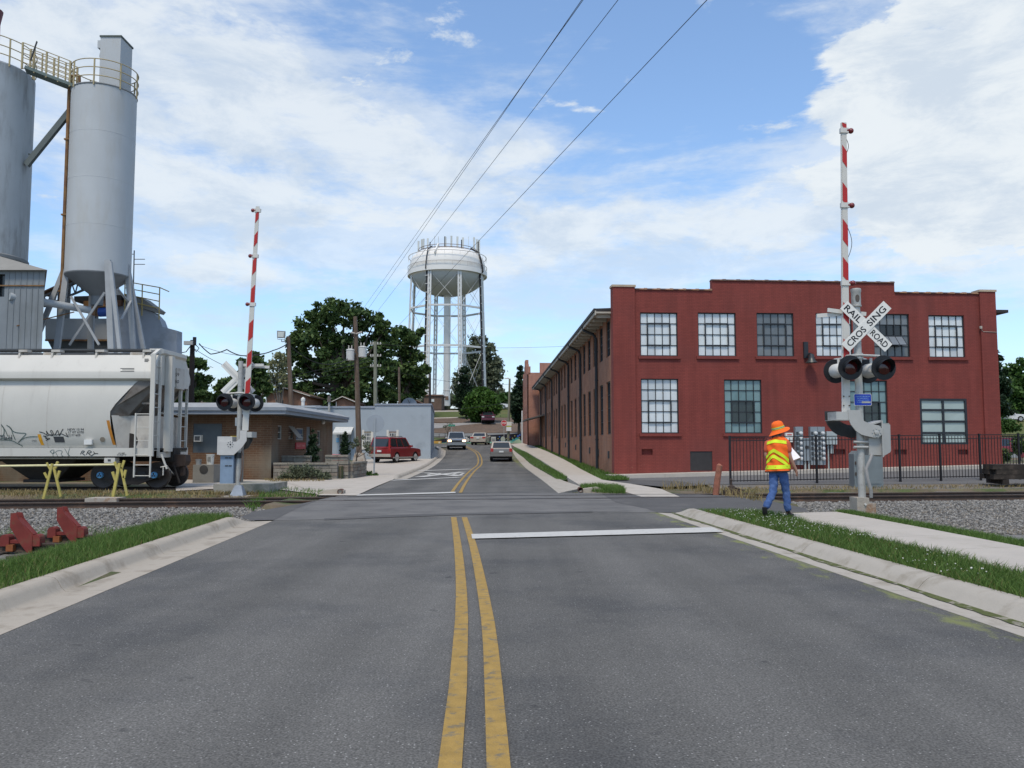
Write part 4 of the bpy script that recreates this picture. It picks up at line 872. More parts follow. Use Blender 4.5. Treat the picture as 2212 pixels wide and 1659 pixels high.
# ------------------------------------------------------------------ steel fence
fence = thing('metal_fence', 'black steel picket fence in front of the red brick mill', 'fence', (7.9, 32.1, .02))
fA, fB = Vector((8.42, 32.1)), Vector((19.2, 33.9)); fd = (fB - fA); fL = fd.length; fd.normalize()
blackm = M('fence_black', (.014, .014, .016), .5, .1, 5)
def fpos(s, z): p = fA + fd * s; return V(p.x, p.y, z)
def fbase(s): return .025 + .0105 * s
NP = 9; gap_ = 1.80; r3 = Vector((fd.x, fd.y, 0)); n3 = Vector((fd.y, -fd.x, 0))
m2 = MB(); m2.obox((0, 0, .93), r3 * .034, n3 * .034, UP * .95); m2.obox((0, 0, 1.89), r3 * .04, n3 * .04, UP * .012); pme = mesh_of(m2, 'post', blackm, 0)
m2 = MB(); m2.obox((0, 0, .92), r3 * .009, n3 * .009, UP * .84); kme = mesh_of(m2, 'picket', blackm, 0)
for i in range(NP + 1): inst(pme, 'post', fence, fpos(i * gap_, fbase(i * gap_) - .05))
for i in range(NP):
    for k in range(1, 13): s = i * gap_ + k * gap_ / 13; inst(kme, 'picket', fence, fpos(s, fbase(s)))
    for z in (1.80, 1.66, .12): m2 = MB(); s0, s1 = i * gap_ + .035, (i + 1) * gap_ - .035; m2.beam(fpos(s0, fbase(s0) + z), fpos(s1, fbase(s1) + z), .032, .034); m2.build('rail', blackm, fence, smooth=0)
# ------------------------------------------------------------------ low stack of old timbers
creo = M('creosote_timber', (.028, .022, .018), .9, .35, 4, .7, 30, col2=(.055, .042, .033), thr=(.5, .7), sc2=2.2)
tie_base = (18.0, 31.4)
def timber(x, y, z, L_, a, label, grp, w=.23, h=.18):
    m2 = MB(); u = V(math.cos(a), math.sin(a), 0); v = V(-math.sin(a), math.cos(a), 0); m2.obox((x + u.x * L_ / 2, y + u.y * L_ / 2, z + h / 2), u * L_ / 2, v * w / 2, UP * h / 2)
    o = m2.build('timber', creo, org=(x, y, z), smooth=0); return tag(o, label, 'timber', grp)
gr = 'old timbers in the low stack'
rt = random.Random(9)
for k in range(2): timber(18.5 + k * 1.5, 31.2, .06, 1.3, R_(85), 'short bearer timber lying crosswise under the %s of the dark stack by the fence' % ('left end', 'middle')[k], gr)
for lay in range(3):
    for k in range(4):
        lb = ('top', 'middle', 'bottom')[2 - lay]
        timber(18.02 + rt.uniform(-.12, .16) + lay * .04, 31.28 + k * .25, .245 + lay * .185, 4.2 + rt.uniform(-.1, .2), R_(4.5 + rt.uniform(-.6, .6)), 'dark old timber in the %s layer of the fence-side stack, %s' % (lb, ('at its front face', 'second from the front', 'third from the front', 'at the back')[k]), gr)
# ------------------------------------------------------------------ railway tracks
rust = M('rail_rust', (.055, .038, .030), .75, .25, 5, .3, 40, col2=(.10, .06, .04), thr=(.5, .7), sc2=1.5)
shine = M('rail_top', (.20, .19, .18), .35, .15, 5, metal=.7)
sleeper = M('sleeper_wood', (.075, .062, .050), .92, .3, 5, .7, 30, col2=(.12, .105, .085), thr=(.45, .65), sc2=3)
def rail_mesh(mb, pts, zt, m_side=0, m_top=1, h=.17, hw=.036):
    prof = [(-.07, -h), (.07, -h), (.07, -h + .02), (.012, -h + .045), (.012, -.05), (hw, -.04), (hw, -.008), (hw - .008, 0), (-hw + .008, 0), (-hw, -.008), (-hw, -.04), (-.012, -.05), (-.012, -h + .045), (-.07, -h + .02)]
    rows = []
    for i, p in enumerate(pts):
        a = pts[max(0, i - 1)]; b = pts[min(len(pts) - 1, i + 1)]; d = (Vector(b) - Vector(a)); d.z = 0; d.normalize(); n = V(-d.y, d.x, 0); rows.append([V(p[0], p[1], zt) + n * o + UP * z for o, z in prof])
    k = len(prof); o = len(mb.v)
    for r in rows: mb.v += [tuple(x) for x in r]
    for i in range(len(rows) - 1):
        for j in range(k): mb.f.append((o + i * k + j, o + i * k + (j + 1) % k, o + (i + 1) * k + (j + 1) % k, o + (i + 1) * k + j)); mb.m.append(m_top if j == 7 else m_side)
    mb.add(rows[0], [tuple(range(k))], m_side); mb.add(rows[-1], [tuple(range(k))], m_side)
main = struct(thing('main_track', '', '', (0, 23.7, 0))); del main['label']; del main['category']
for o_ in (0.0, 1.505):
    m2 = MB(); rail_mesh(m2, [tp(s, o_, 0) for s in (-45, -20, 0, 10, 20, 35, 55)], .014 if o_ == 0 else .012); m2.build('rail', [rust, shine], main, smooth=0)
m2 = MB(); m2.obox((0, 0, -.055), TN.to_3d() * 1.3, TU.to_3d() * .11, UP * .055); tme = mesh_of(m2, 'tie', sleeper, 0)
m2 = MB(); m2.obox((0, 0, .008), TN.to_3d() * .17, TU.to_3d() * .09, UP * .008); plm = mesh_of(m2, 'tie_plate', rust, 0)
for i in range(-24, 92):
    s = i * .56
    if 9.3 < s < 21.0: continue
    q = random.uniform(-.02, .02); inst(tme, 'tie', main, tp(s + q, .75 + q, -.158))
    if -6 < s < 38: 
        for o_ in (0, 1.505): inst(plm, 'tie_plate', main, tp(s + q, o_, -.158))
black_rub = M('flangeway_black', (.018, .018, .018), .8, .2, 6)
for o_ in (-.10, .075, 1.41, 1.59):
    m2 = MB(); m2.strip([tp(s, o_ - .035 + .012 * math.sin(s * 1.7 + o_), .0125) for s in [9 + .4 * i for i in range(31)]], [tp(s, o_ + .035 + .015 * math.sin(s * 2.3), .0125) for s in [9 + .4 * i for i in range(31)]]); m2.build('flangeway', black_rub, main, smooth=0)
def simple_track(name, x0, x1, yc, zt, g=1.505, slope=0.0, ends=None):
    t = struct(thing(name, '', '', (x1, yc, zt))); del t['label']; del t['category']
    for k, o_ in enumerate((-g / 2, g / 2)):
        e = x1 if not ends else ends[k]; m2 = MB(); rail_mesh(m2, [V(x, yc + o_ + slope * (x - x1), zt) for x in (x0, (x0 + e) / 2, e)], zt); m2.build('rail', [rust, rust], t, smooth=0)
    m2 = MB(); m2.box(-.11, -1.3, -.14, .11, 1.3, 0); me = mesh_of(m2, 'tie', sleeper, 0); x = x1 - .5
    while x > max(x0, -24): inst(me, 'tie', t, (x, yc + slope * (x - x1), zt - .165)); x -= .56
    return t
simple_track('siding_track', -60, -8.7, 29.5, .02, ends=(-8.75, -8.75))
p1, p2 = G(207, 1173), G(268, 1155)
def at_z(px, py, z): d = ray(px, py); t_ = (z - EYE) / d.z; return V(d.x * t_, d.y * t_, z)
sa, sb = at_z(0, 1175, -.28), at_z(207, 1173, -.28); sc_, sd_ = at_z(0, 1157.5, -.28), at_z(268, 1155, -.28)
simple_track('spur_track', -40, sd_.x, (sb.y + sd_.y) / 2, -.28, g=(sd_.y - sb.y), ends=(sb.x, sd_.x))
# red wheel stops clamped on the ends of the spur
redst = M('stop_red', (.175, .028, .022), .7, .22, 4, .2, 40, col2=(.14, .05, .03), thr=(.52, .7), sc2=5)
def wheel_stop(px, label, rail_y):
    c = at_z(px, 1170, -.28); x = XP(px, rail_y) ; t = thing('wheel_stop', label, 'wheel stop', (x, rail_y, -.28), 'red wheel stops on the spur')
    def q(dx, dz, dy=0.0): return V(x + dx, rail_y + dy, -.28 + dz)
    m2 = MB()
    poly = [(-.20, .56), (-.10, .56), (-.055, .45), (.22, .14), (.22, -.17), (.15, -.19), (-.02, .02), (-.20, .30)]
    m2.prism([q(a, b, -.10) for a, b in poly], (0, .035, 0)); m2.build('near_plate', redst, t, smooth=0)
    m2 = MB(); m2.prism([q(a, b, .07) for a, b in poly], (0, .035, 0)); m2.build('far_plate', redst, t, smooth=0)
    m2 = MB(); m2.hexa([q(-.06, .44, -.065), q(.20, .14, -.065), q(.20, .14, .07), q(-.06, .44, .07)], [q(-.09, .47, -.065), q(.22, .17, -.065), q(.22, .17, .07), q(-.09, .47, .07)]); m2.build('cover_plate', redst, t, smooth=0)
    for s_, nm in ((-1, 'rear_lug'), (1, 'front_lug')):
        m2 = MB(); ang = [math.pi * k / 7 for k in range(8)]; cx = .27 if s_ > 0 else -.30
        m2.prism([q(cx + .085 * math.cos(a), .08 + .085 * math.sin(a), -.09) for a in ang] + [q(cx - .085, -.05, -.09), q(cx + .085, -.05, -.09)], (0, .18, 0)); m2.build(nm, redst, t, smooth=0)
    m2 = MB(); m2.beam(q(-.3, .03, 0), q(.28, .03, 0), .13, .06); m2.build('base_bar', redst, t, smooth=0)
    m2 = MB(); m2.box(x - .25, rail_y - .12, -.42, x - .12, rail_y + .12, -.30); m2.build('clamp', M('stop_rust', (.24, .075, .025), .8, .2, 5), t, smooth=0)
wheel_stop(62, 'red steel wheel stop clamped on the nearer spur rail', sb.y); wheel_stop(158, 'red steel wheel stop clamped on the farther spur rail', sd_.y)
# orange leaning post and the small switch stand by the fence corner
b = G(1549, 1068); t = thing('leaning_post', 'weathered orange wooden post leaning beside the rails', 'post', b)
m2 = MB(); m2.path([b + V(-.05, 0, -.1), b + V(.02, 0, .45), b + V(.10, 0, .90), b + V(.12, .0, .93)], [.105, .10, .092, .06], 9); m2.build('post', M('orange_wood', (.29, .115, .075), .9, .25, 6, .7, 30, col2=(.22, .09, .06), thr=(.45, .62), sc2=7), t)
b = G(1580, 1067); t = thing('switch_stand', 'low dark iron switch mechanism at the foot of the orange post', 'switch stand', b)
m2 = MB(); m2.box(b.x - .25, b.y - .12, -.02, b.x + .3, b.y + .12, .12); m2.build('base', rust, t, smooth=0)
m2 = MB(); m2.lathe([(.13, 0), (.11, .12), (.04, .16), (.03, .30), (.05, .31), (.03, .36)], b + V(0, 0, .12), 10); m2.build('spindle', rust, t)
m2 = MB(); m2.tube(b + V(.05, 0, .2), b + V(.42, .05, .10), .03, 6); m2.tube(b + V(.3, 0, .02), b + V(.75, .1, .0), .03, 6); m2.build('lever', rust, t)
# grey steel cabinet behind the right mast
b = P(1876, 1053, 30.8); t = thing('equipment_cabinet', 'narrow grey steel cabinet standing behind the right crossing mast', 'cabinet', (b.x, b.y, -.06))
m2 = MB(); x0, x1 = P(1845, 1000, 30.8).x, P(1907, 1000, 30.8).x; zt = P(1876, 974, 30.8).z; m2.prism([V(x0, 30.8, -.1), V(x1, 30.8, -.1), V(x1, 30.8, zt - .12), V(x1 - .12, 30.8, zt), V(x0 + .12, 30.8, zt), V(x0, 30.8, zt - .12)], (0, .5, 0)); m2.build('body', M('cabinet_galv', (.19, .215, .22), .55, .15, 2, metal=.3), t, smooth=0)
m2 = MB(); m2.box(x0 + .08, 30.78, .1, x1 - .08, 30.796, zt - .15); m2.build('door', M('cabinet_galv', ()), t, smooth=0)
for z in (.4, .8): m2 = MB(); m2.box(x0 + .03, 30.76, z, x0 + .07, 30.80, z + .12); m2.build('hinge', rust, t, smooth=0)
# ================================================================== CROSSING SIGNALS
alu = M('signal_silver', (.43, .425, .40), .45, .12, 3, .1, 40, metal=.25, col2=(.30, .29, .27), thr=(.5, .7), sc2=4)
alu_w = M('signal_white_metal', (.57, .56, .525), .5, .08, 3)
blackp = M('signal_black', (.012, .013, .016), .45, .08, 4); lensr = M('signal_lens', (.055, .006, .008), .12, .1, 12, spec=.6)
redrefl = M('gate_red', (.40, .022, .020), .45, .06, 6); whiterefl = M('gate_white', (.54, .53, .49), .45, .05, 6); dkmetal = M('dark_steel', (.055, .058, .06), .5, .2, 4, metal=.3)
conc_f = M('foundation', (.36, .325, .28), .95, .18, 4, .5, 40, col2=(.25, .15, .09), thr=(.48, .66), sc2=3)
signw = M('crossbuck_white', (.70, .69, .65), .5, .04, 4)
def gate_signal(cfg):
    X, Y, Z0 = cfg['base']; mir = cfg['mir']; ppm = FX / Y
    t = thing('crossing_signal', cfg['label'], 'crossing signal', (X, Y, Z0))
    def q(dx, dy, z): return V(X + dx, Y + dy, z)
    zp = lambda py: P(CX, py, Y).z
    xp = lambda px: P(px, 830, Y).x - X
    # mast and foundation
    m2 = MB(); m2.tube(q(0, 0, Z0), q(0, 0, cfg['top']), cfg['mr'], 16); 
    for z in cfg['bands']: m2.tube(q(0, 0, z), q(0, 0, z + .03), cfg['mr'] + .006, 16)
    m2.build('mast', alu, t)
    if mir > 0:
        m2 = MB(); m2.box(X - .19, Y - .19, Z0 - .25, X + .07, Y + .2, Z0 + .32); m2.box(X + .07, Y - .19, Z0 - .25, X + .21, Y + .2, Z0 + .20); m2.build('foundation', conc_f, t, smooth=0)
        m2 = MB(); m2.lathe([(.022, 0), (.022, .03)], q(-.02, -.19, Z0 + .18), 8, ax=(0, -1, 0)); m2.lathe([(.018, 0), (.018, .03)], q(-.0, -.19, Z0 - .08), 8, ax=(0, -1, 0)); m2.build('anchor_bolt', alu_w, t)
    else:
        m2 = MB(); m2.hexa([q(-.20, -.2, Z0), q(.24, -.2, Z0), q(.24, .2, Z0), q(-.20, .2, Z0)], [q(-.07, -.08, Z0 + .34), q(.13, -.08, Z0 + .34), q(.13, .08, Z0 + .34), q(-.07, .08, Z0 + .34)]); m2.build('pedestal', M('pedestal_blue_grey', (.24, .27, .31), .5, .15, 5, metal=.3), t, smooth=0)
        m2 = MB(); m2.box(X - .42, Y - .3, Z0 - .2, X + .42, Y + .3, Z0 + .015); m2.build('foundation', conc_f, t, smooth=0)
    # crossbuck
    cz = cfg['cb'][1]; cx = cfg['cb'][0]; hl = .665; hw = .117; face = -1 if mir > 0 else 1; yb = -.13 if mir > 0 else .13
    for k, (ang, words) in enumerate(((R_(45), ('CROS', 'SING')), (R_(-45), ('RAIL', 'ROAD')))):
        u = V(math.cos(ang), 0, math.sin(ang)); v = V(-math.sin(ang), 0, math.cos(ang)); yy_ = yb + (face * .012 if k == 0 else 0)
        m2 = MB(); m2.obox(q(cx, yy_, cz), u * hl, v * hw, V(0, .004, 0)); bl = m2.build('crossbuck_blade', signw, t, smooth=0)
        if mir > 0:
            m2 = MB()
            for w, c in zip(words, (-.385, .385) if k else (-.315, .315)): letter(m2, w, q(cx, yy_ - .0055, cz) + u * c, u, v, .140, .45 if k else .52)
            m2.build('lettering', blackp, bl, smooth=0)
        else:
            m2 = MB(); m2.obox(q(cx, yy_ - .012, cz), u * hl * .98, v * .035, V(0, .007, 0)); m2.build('stiffener', alu_w, bl, smooth=0)
    # bracket boards
    for (x0, x1, za, zb, dy) in cfg['boards']:
        m2 = MB(); m2.beam(q(x0, dy, za), q(x1, dy, zb), .03, .085); m2.build('bracket_board', alu_w, t, smooth=0)
    # flashing lights in back-to-back pairs
    lz = cfg['lz']
    m2 = MB(); m2.path([q(cfg['lx'][0], -.12, lz + .27), q(0, -.10, lz + .29), q(cfg['lx'][1], -.12, lz + .27)], .026, 8); m2.path([q(cfg['lx'][0] - mir * .07, .40, lz + .24), q(0, .15, lz + .29), q(cfg['lx'][1] - mir * .07, .40, lz + .24)], .026, 8); m2.tube(q(0, 0, lz + .22), q(0, 0, lz + .34), cfg['mr'] + .03, 14); m2.build('light_crossarm', alu, t)
    for back in (0, 1):
        for lx in cfg['lx']:
            dirn = V(-.10 * mir if 0 else 0.04 * mir, -1, -.03).normalized() if not back else V(-.05 * mir, 1, -.02).normalized()
            c = q(lx, -.30, lz) if not back else q(lx - mir * .07, .34, lz - .02)
            m2 = MB(); m2.lathe([(.262, -.012), (.268, 0), (.262, .012), (.12, .016)], c, 32, ax=dirn); fl = m2.build('flashing_light', blackp, t)
            m2 = MB(); m2.lathe([(.115, -.34), (.14, -.31), (.152, -.20), (.158, -.012)], c, 24, ax=dirn); m2.tube(c - dirn * .17, c - dirn * .17 + UP * .27, .03, 8); m2.build('housing', alu_w, fl)
            m2 = MB(); m2.lathe([(.152, .013), (.146, .03), (.10, .045), (.0, .052)], c, 24, ax=dirn); m2.build('lens', lensr, fl)
            # hood over the lens
            m2 = MB(); u = dirn.cross(UP).normalized(); v = u.cross(dirn).normalized(); A = []; B = []
            for k in range(17):
                a = R_(-35 + 250 * k / 16); e = u * math.cos(a) * .165 + v * math.sin(a) * .165; A.append(c + e + dirn * .012); B.append(c + e + dirn * (.05 + .22 * max(0, math.sin(a) * .6 + .4)))
            m2.strip(A, B); m2.strip([p * 1 + (p - c).normalized() * .006 for p in A], [p + (p - c - dirn * .1).normalized() * .006 for p in B]); m2.build('hood', blackp, fl)
    # gate arm standing upright
    (x0, z0), (x1, z1) = cfg['arm']; ay = cfg['ay']; w0, w1 = cfg['aw']; L_ = V(x1 - x0, 0, z1 - z0); ln = L_.length; u = L_.normalized(); v = V(u.z, 0, -u.x)
    def ap(s, k, dy=0.0): w = w0 + (w1 - w0) * s / ln; return q(x0, ay + dy, z0) + u * s + v * (w / 2 * k)
    m2 = MB(); m2.hexa([ap(0, -1, -.018), ap(0, 1, -.018), ap(0, 1, .018), ap(0, -1, .018)], [ap(ln, -1, -.018), ap(ln, 1, -.018), ap(ln, 1, .018), ap(ln, -1, .018)]); arm = m2.build('gate_arm', whiterefl, t, smooth=0)
    m2 = MB(); m2.hexa([ap(0, -1.35, -.01), ap(0, -1.02, -.01), ap(0, -1.02, .03), ap(0, -1.35, .03)], [ap(ln, -1.3, -.01), ap(ln, -1.02, -.01), ap(ln, -1.02, .03), ap(ln, -1.3, .03)]); m2.build('edge_channel', alu_w, arm, smooth=0)
    for (s0, s1) in cfg['stripes']:
        sl = .075 * cfg['slant']
        for dy in (-.0225, .0225):
            m2 = MB(); A = [ap(min(ln, max(0, s0 + sl)), -.96, dy), ap(min(ln, max(0, s0 - sl)), .96, dy), ap(min(ln, s1 - sl), .96, dy), ap(min(ln, s1 + sl), -.96, dy)]; m2.prism(A, (0, .0035 if dy > 0 else -.0035, 0)); m2.build('red_stripe', redrefl, arm, smooth=0)
    for s in cfg['alights']:
        k = cfg['lside']; c = ap(s, k * 1.0) + v * k * .10
        m2 = MB(); m2.obox(ap(s, 0), v * (w0 * .62), u * .055, V(0, .04, 0)); m2.build('light_clamp', alu_w, arm, smooth=0)
        m2 = MB(); m2.ball(c, .062, 14); m2.lathe([(.045, 0), (.05, .06)], ap(s, k * 1.0), 10, ax=v * k); m2.build('arm_light', M('arm_lamp_red', (.16, .012, .014), .25, .1, 9, spec=.6), arm)
    if cfg.get('cable'):
        for sA_, sB_, bow in cfg['cable']:
            m2 = MB(); m2.path([ap(sA_ + (sB_ - sA_) * i / 8, 1.05) + v * bow * math.sin(math.pi * i / 8) for i in range(9)], .007, 5); m2.build('cable', dkmetal, arm)
    return t, q, ap, arm
# right signal, near side
bx = P(1870, 1085, 17.9); XR_, YR_ = P(1860, 1000, 17.9).x, 17.9
zp = lambda py: P(CX, py, 17.9).z
cr = dict(label='crossing signal with lettered railroad crossbuck and raised gate beside the walking worker', base=(XR_, YR_, .10), mir=1, top=zp(640), mr=.078, bands=[zp(664), zp(950)],
          cb=(P(1871, 705, 17.77).x - XR_, P(CX, 705, 17.77).z), boards=[(-.86, -.1, zp(682), zp(676), .02), (-.64, -.1, zp(670), zp(677), -.03), (.0, .22, zp(676), zp(678), .03)], lz=zp(797),
          lx=(P(1837, 800, 17.6).x - XR_, P(1909, 800, 17.6).x - XR_), arm=((P(1829, 890, 17.85).x - XR_, zp(890)), (P(1823, 265, 17.85).x - XR_, P(CX, 265, 17.85).z)), ay=-.05, aw=(.145, .10), slant=1.0, lside=1,
          stripes=[], alights=[], cable=None)
LN = math.hypot(cr['arm'][1][0] - cr['arm'][0][0], cr['arm'][1][1] - cr['arm'][0][1])
fs_ = lambda py: LN * (890 - py) / 625.0
cr['stripes'] = [(fs_(a), fs_(b)) for a, b in ((783, 742), (697, 664), (627 + 65, 640 + 50), )][:2] + [(fs_(608), fs_(567)), (fs_(530), fs_(484)), (fs_(444), fs_(404)), (fs_(358), fs_(322)), (fs_(279), fs_(262))]
cr['alights'] = [fs_(615.5), fs_(447), fs_(283)]; cr['cable'] = [(fs_(560), fs_(496), .085), (fs_(331), fs_(302), .04)]
sigR, q, ap, armR = gate_signal(cr)
xr = lambda px, Y=17.8: P(px, 830, Y).x
# bell on the mast head
m2 = MB(); m2.lathe([(.085, 0), (.105, .01), (.108, .04), (.098, .05), (.098, .32), (.108, .34), (.108, .40), (.10, .41)], q(0, 0, zp(664)), 20); bell = m2.build('bell', alu, sigR)
m2 = MB(); m2.prism([q(-.01 + .045 * math.cos(a), -.090, zp(646) + .085 * math.sin(a)) for a in [math.pi * k / 8 for k in range(16)]], (0, -.012, 0)); m2.build('bell_opening', M('bell_hole', (.10, .085, .075), .9, .2, 10), bell)
# operating box, curved support plates, counterweight clamp
boxm = M('gate_box', (.40, .395, .375), .5, .08, 3, metal=.2)
xa, xb = xr(1873), xr(1921); za, zb = zp(983), zp(915); m2 = MB(); m2.box(xa, YR_ - .10, za, xa + (xb - xa) * .55, YR_ + .32, zb - .05); gb = m2.build('gate_box', boxm, sigR, smooth=0)
m2 = MB(); xm = xa + (xb - xa) * .55; m2.prism([V(xm, YR_ - .16, za - .03), V(xb - .03, YR_ - .10, za + .06), V(xb, YR_ - .08, za + .10), V(xb, YR_ - .08, zb - .03), V(xb - .04, YR_ - .10, zb + .01), V(xm, YR_ - .16, zb + .0)], (0, .44, 0)); m2.build('box_door', boxm, gb, smooth=0)
m2 = MB(); m2.beam(V(xm, YR_ - .17, za - .04), V(xm, YR_ - .17, zb + .06), .025, .03); m2.hexa([V(xa - .02, YR_ - .14, zb - .05), V(xm + .02, YR_ - .14, zb + .03), V(xm + .02, YR_ + .3, zb + .03), V(xa - .02, YR_ + .3, zb - .05)], [V(xa - .02, YR_ - .14, zb - .02), V(xm + .02, YR_ - .14, zb + .07), V(xm + .02, YR_ + .3, zb + .07), V(xa - .02, YR_ + .3, zb - .02)]); m2.build('box_lid', boxm, gb, smooth=0)
def curve_plate(dy, sh, mat, name):
    outer = [(1831, 886), (1832, 905), (1837, 917), (1848, 931), (1860, 939), (1885, 945), (1897, 945)]; inner = [(1904, 938), (1904, 926), (1897, 919), (1880, 916), (1866, 910), (1859, 900), (1857, 886)]
    pts = [P(a + sh, b_, YR_ - .17) for a, b_ in outer + inner]; m3 = MB(); m3.prism([V(p.x, YR_ + dy, p.z) for p in pts], (0, .03, 0)); return m3.build(name, mat, sigR, smooth=0)
pl = curve_plate(-.20, 0, boxm, 'arm_bracket')
c = P(1893, 934, YR_ - .2)
m2 = MB(); m2.lathe([(.045, 0), (.045, .03), (.02, .035)], V(c.x, YR_ - .2, c.z), 14, ax=(0, -1, 0))
for k in range(8): a = k * math.pi / 4; m2.lathe([(.013, 0), (.013, .016)], V(c.x + .085 * math.cos(a), YR_ - .2, c.z + .085 * math.sin(a)), 6, ax=(0, -1, 0))
m2.build('pivot_bolts', alu, pl)
curve_plate(.40, -27, dkmetal, 'arm_bracket')
m2 = MB(); xa2, xb2 = xr(1809, 17.6), xr(1836, 17.6); m2.box(xa2, YR_ - .19, zp(907), xb2, YR_ + .3, zp(890)); m2.build('arm_clamp', alu, sigR, smooth=0)
m2 = MB(); m2.box(xa2 - .05, YR_ - .2, zp(908.5), xb2 + .01, YR_ + .33, zp(907.3)); m2.build('clamp_flange', alu, sigR, smooth=0)
for (a, b_) in ((1822, 856), (1834, 856), (1822, 876), (1834, 876)): 
    p = P(a, b_, 17.84); m2 = MB(); m2.lathe([(.014, 0), (.014, .02)], V(p.x, 17.83, p.z), 6, ax=(0, -1, 0)); m2.build('bolt', rust, armR)
for z in (zp(955), zp(966)): m2 = MB(); m2.tube(V(XR_ - .19, YR_ - .1, z), V(XR_ + .12, YR_ - .1, z), .03, 8); m2.tube(V(XR_, YR_, z - .03), V(XR_, YR_, z + .03), .10, 12); m2.build('mast_clamp', alu, sigR)
m2 = MB(); m2.path([V(xa + .05, YR_ - .12, za + .02), V(xa + .0, YR_ - .14, za - .1), V(xa - .09, YR_ - .14, za - .28), V(xa - .07, YR_ - .14, za - .5), V(xa + .0, YR_ - .13, za - .75), V(xa + .01, YR_ - .1, .42)], .035, 9); m2.build('conduit', M('conduit_grey', (.30, .29, .28), .5, .15, 6), sigR)
# blue notice plate
bc = P(1863.5, 863.5, YR_ - .1); m2 = MB(); hw_, hh_ = .19, .128
m2.prism([V(bc.x + (hw_ - .03) * sx + .03 * math.cos(a) * 1, YR_ - .105, bc.z + (hh_ - .03) * sz + .03 * math.sin(a)) for sx, sz, a0 in ((1, 1, 0), (-1, 1, 90), (-1, -1, 180), (1, -1, 270)) for a in [R_(a0 + 22.5 * k) for k in range(5)]], (0, .006, 0)); ns = m2.build('notice_plate', alu_w, sigR, smooth=0)
m2 = MB(); k = .93; m2.prism([V(bc.x + ((hw_ - .03) * sx + .03 * math.cos(a)) * .95, YR_ - .107, bc.z + ((hh_ - .03) * sz + .03 * math.sin(a)) * k) for sx, sz, a0 in ((1, 1, 0), (-1, 1, 90), (-1, -1, 180), (1, -1, 270)) for a in [R_(a0 + 22.5 * k_) for k_ in range(5)]], (0, .0015, 0)); m2.build('blue_face', M('sign_blue', (.012, .045, .36), .45, .05, 5), ns, smooth=0)
m2 = MB()
for tx, dz, w in (('REPORT PROBLEM', .070, .30), ('OR EMERGENCY', .028, .25), ('1 800 632 2255', -.014, .27), ('X-ING 715357', -.054, .27)): letter(m2, tx, V(bc.x, YR_ - .1085, bc.z + dz), (1, 0, 0), UP, .026, w)
m2.build('lettering', M('sign_pale_blue', (.20, .34, .62), .5, 0), ns, smooth=0)
m2 = MB(); m2.obox(V(bc.x + .07, YR_ - .109, bc.z - .054), (.095, 0, 0), (0, .001, 0), (0, 0, .018)); m2.build('worn_sticker', M('sticker', (.35, .36, .32), .7, .3, 60), ns, smooth=0)
# left signal, far side (seen from behind)
YL = 26.0; zl = lambda py: P(CX, py, YL).z; xl = lambda px, Y=YL: P(px, 830, Y).x
XLg = P(515, 1000, YL).x
cl = dict(label='crossing signal seen from behind with raised gate beside the brown brick office', base=(XLg, YL, -.06), mir=-1, top=zl(780), mr=.075, bands=[zl(806), zl(835), zl(905)],
          cb=(P(516, 816, 26.2).x - XLg, zl(816)), boards=[(-.0, .72, zl(788.5), zl(788.5), .02), (.1, .88, zl(790.5), zl(792.5), .09)], lz=zl(869), lx=(xl(486, 25.7) - XLg, xl(534, 25.7) - XLg),
          arm=((xl(533, 25.85) - XLg, zl(930)), (P(557, 447, 25.85).x - XLg, P(CX, 446, 25.85).z)), ay=-.15, aw=(.165, .10), slant=-1.0, lside=-1, stripes=[], alights=[], cable=None)
LNl = math.hypot(cl['arm'][1][0] - cl['arm'][0][0], cl['arm'][1][1] - cl['arm'][0][1]); fl_ = lambda py: LNl * (930 - py) / 484.0
cl['stripes'] = [(fl_(853), fl_(822)), (fl_(792), fl_(763)), (fl_(735), fl_(697)), (fl_(660), fl_(622)), (fl_(592), fl_(560)), (fl_(530), fl_(505)), (fl_(478), fl_(458))]
cl['alights'] = [fl_(660), fl_(555), fl_(455)]; cl['cable'] = [(fl_(905), fl_(840), .05)]
sigL, q, ap, armL = gate_signal(cl)
wbox = M('gate_box_white', (.50, .49, .47), .5, .08, 4); bbox = M('lower_box_blue', (.20, .27, .36), .55, .12, 5)
m2 = MB(); m2.box(xl(477.5), YL - .2, zl(982), xl(509), YL + .2, zl(943)); gb = m2.build('gate_box', wbox, sigL, smooth=0)
pts = [(536, 930), (521.5, 930), (521.5, 948), (514, 954), (478, 954), (478, 983), (509, 983), (527, 966), (536, 952)]
m2 = MB(); m2.prism([V(xl(a, YL - .2), YL - .235, P(CX, b_, YL - .2).z) for a, b_ in pts], (0, .03, 0)); pl = m2.build('arm_bracket', wbox, sigL, smooth=0)
m2 = MB(); c = P(497.5, 960, YL - .24)
for r, n in ((.0, 1), (.085, 8)):
    for k in range(n): a = k * math.pi / 4; m2.lathe([(.03 if r == 0 else .012, 0), (.02 if r == 0 else .012, .015)], V(c.x + r * math.cos(a), YL - .235, c.z + r * math.sin(a)), 8, ax=(0, -1, 0))
m2.build('pivot_bolts', dkmetal, pl)
m2 = MB(); m2.prism([V(xl(a, YL + .3), YL + .25, P(CX, b_, YL + .3).z) for a, b_ in [(549, 945), (536, 945), (530, 972), (540, 968), (549, 952)]], (0, .03, 0)); m2.build('arm_bracket', dkmetal, sigL, smooth=0)
m2 = MB(); m2.box(xl(535), YL - .22, zl(945), xl(551), YL + .28, zl(933)); m2.build('arm_clamp', alu, sigL, smooth=0)
m2 = MB(); m2.box(xl(484), YL - .16, zl(1044), xl(512), YL + .2, zl(982.5)); lb = m2.build('lower_box', bbox, sigL, smooth=0)
m2 = MB()
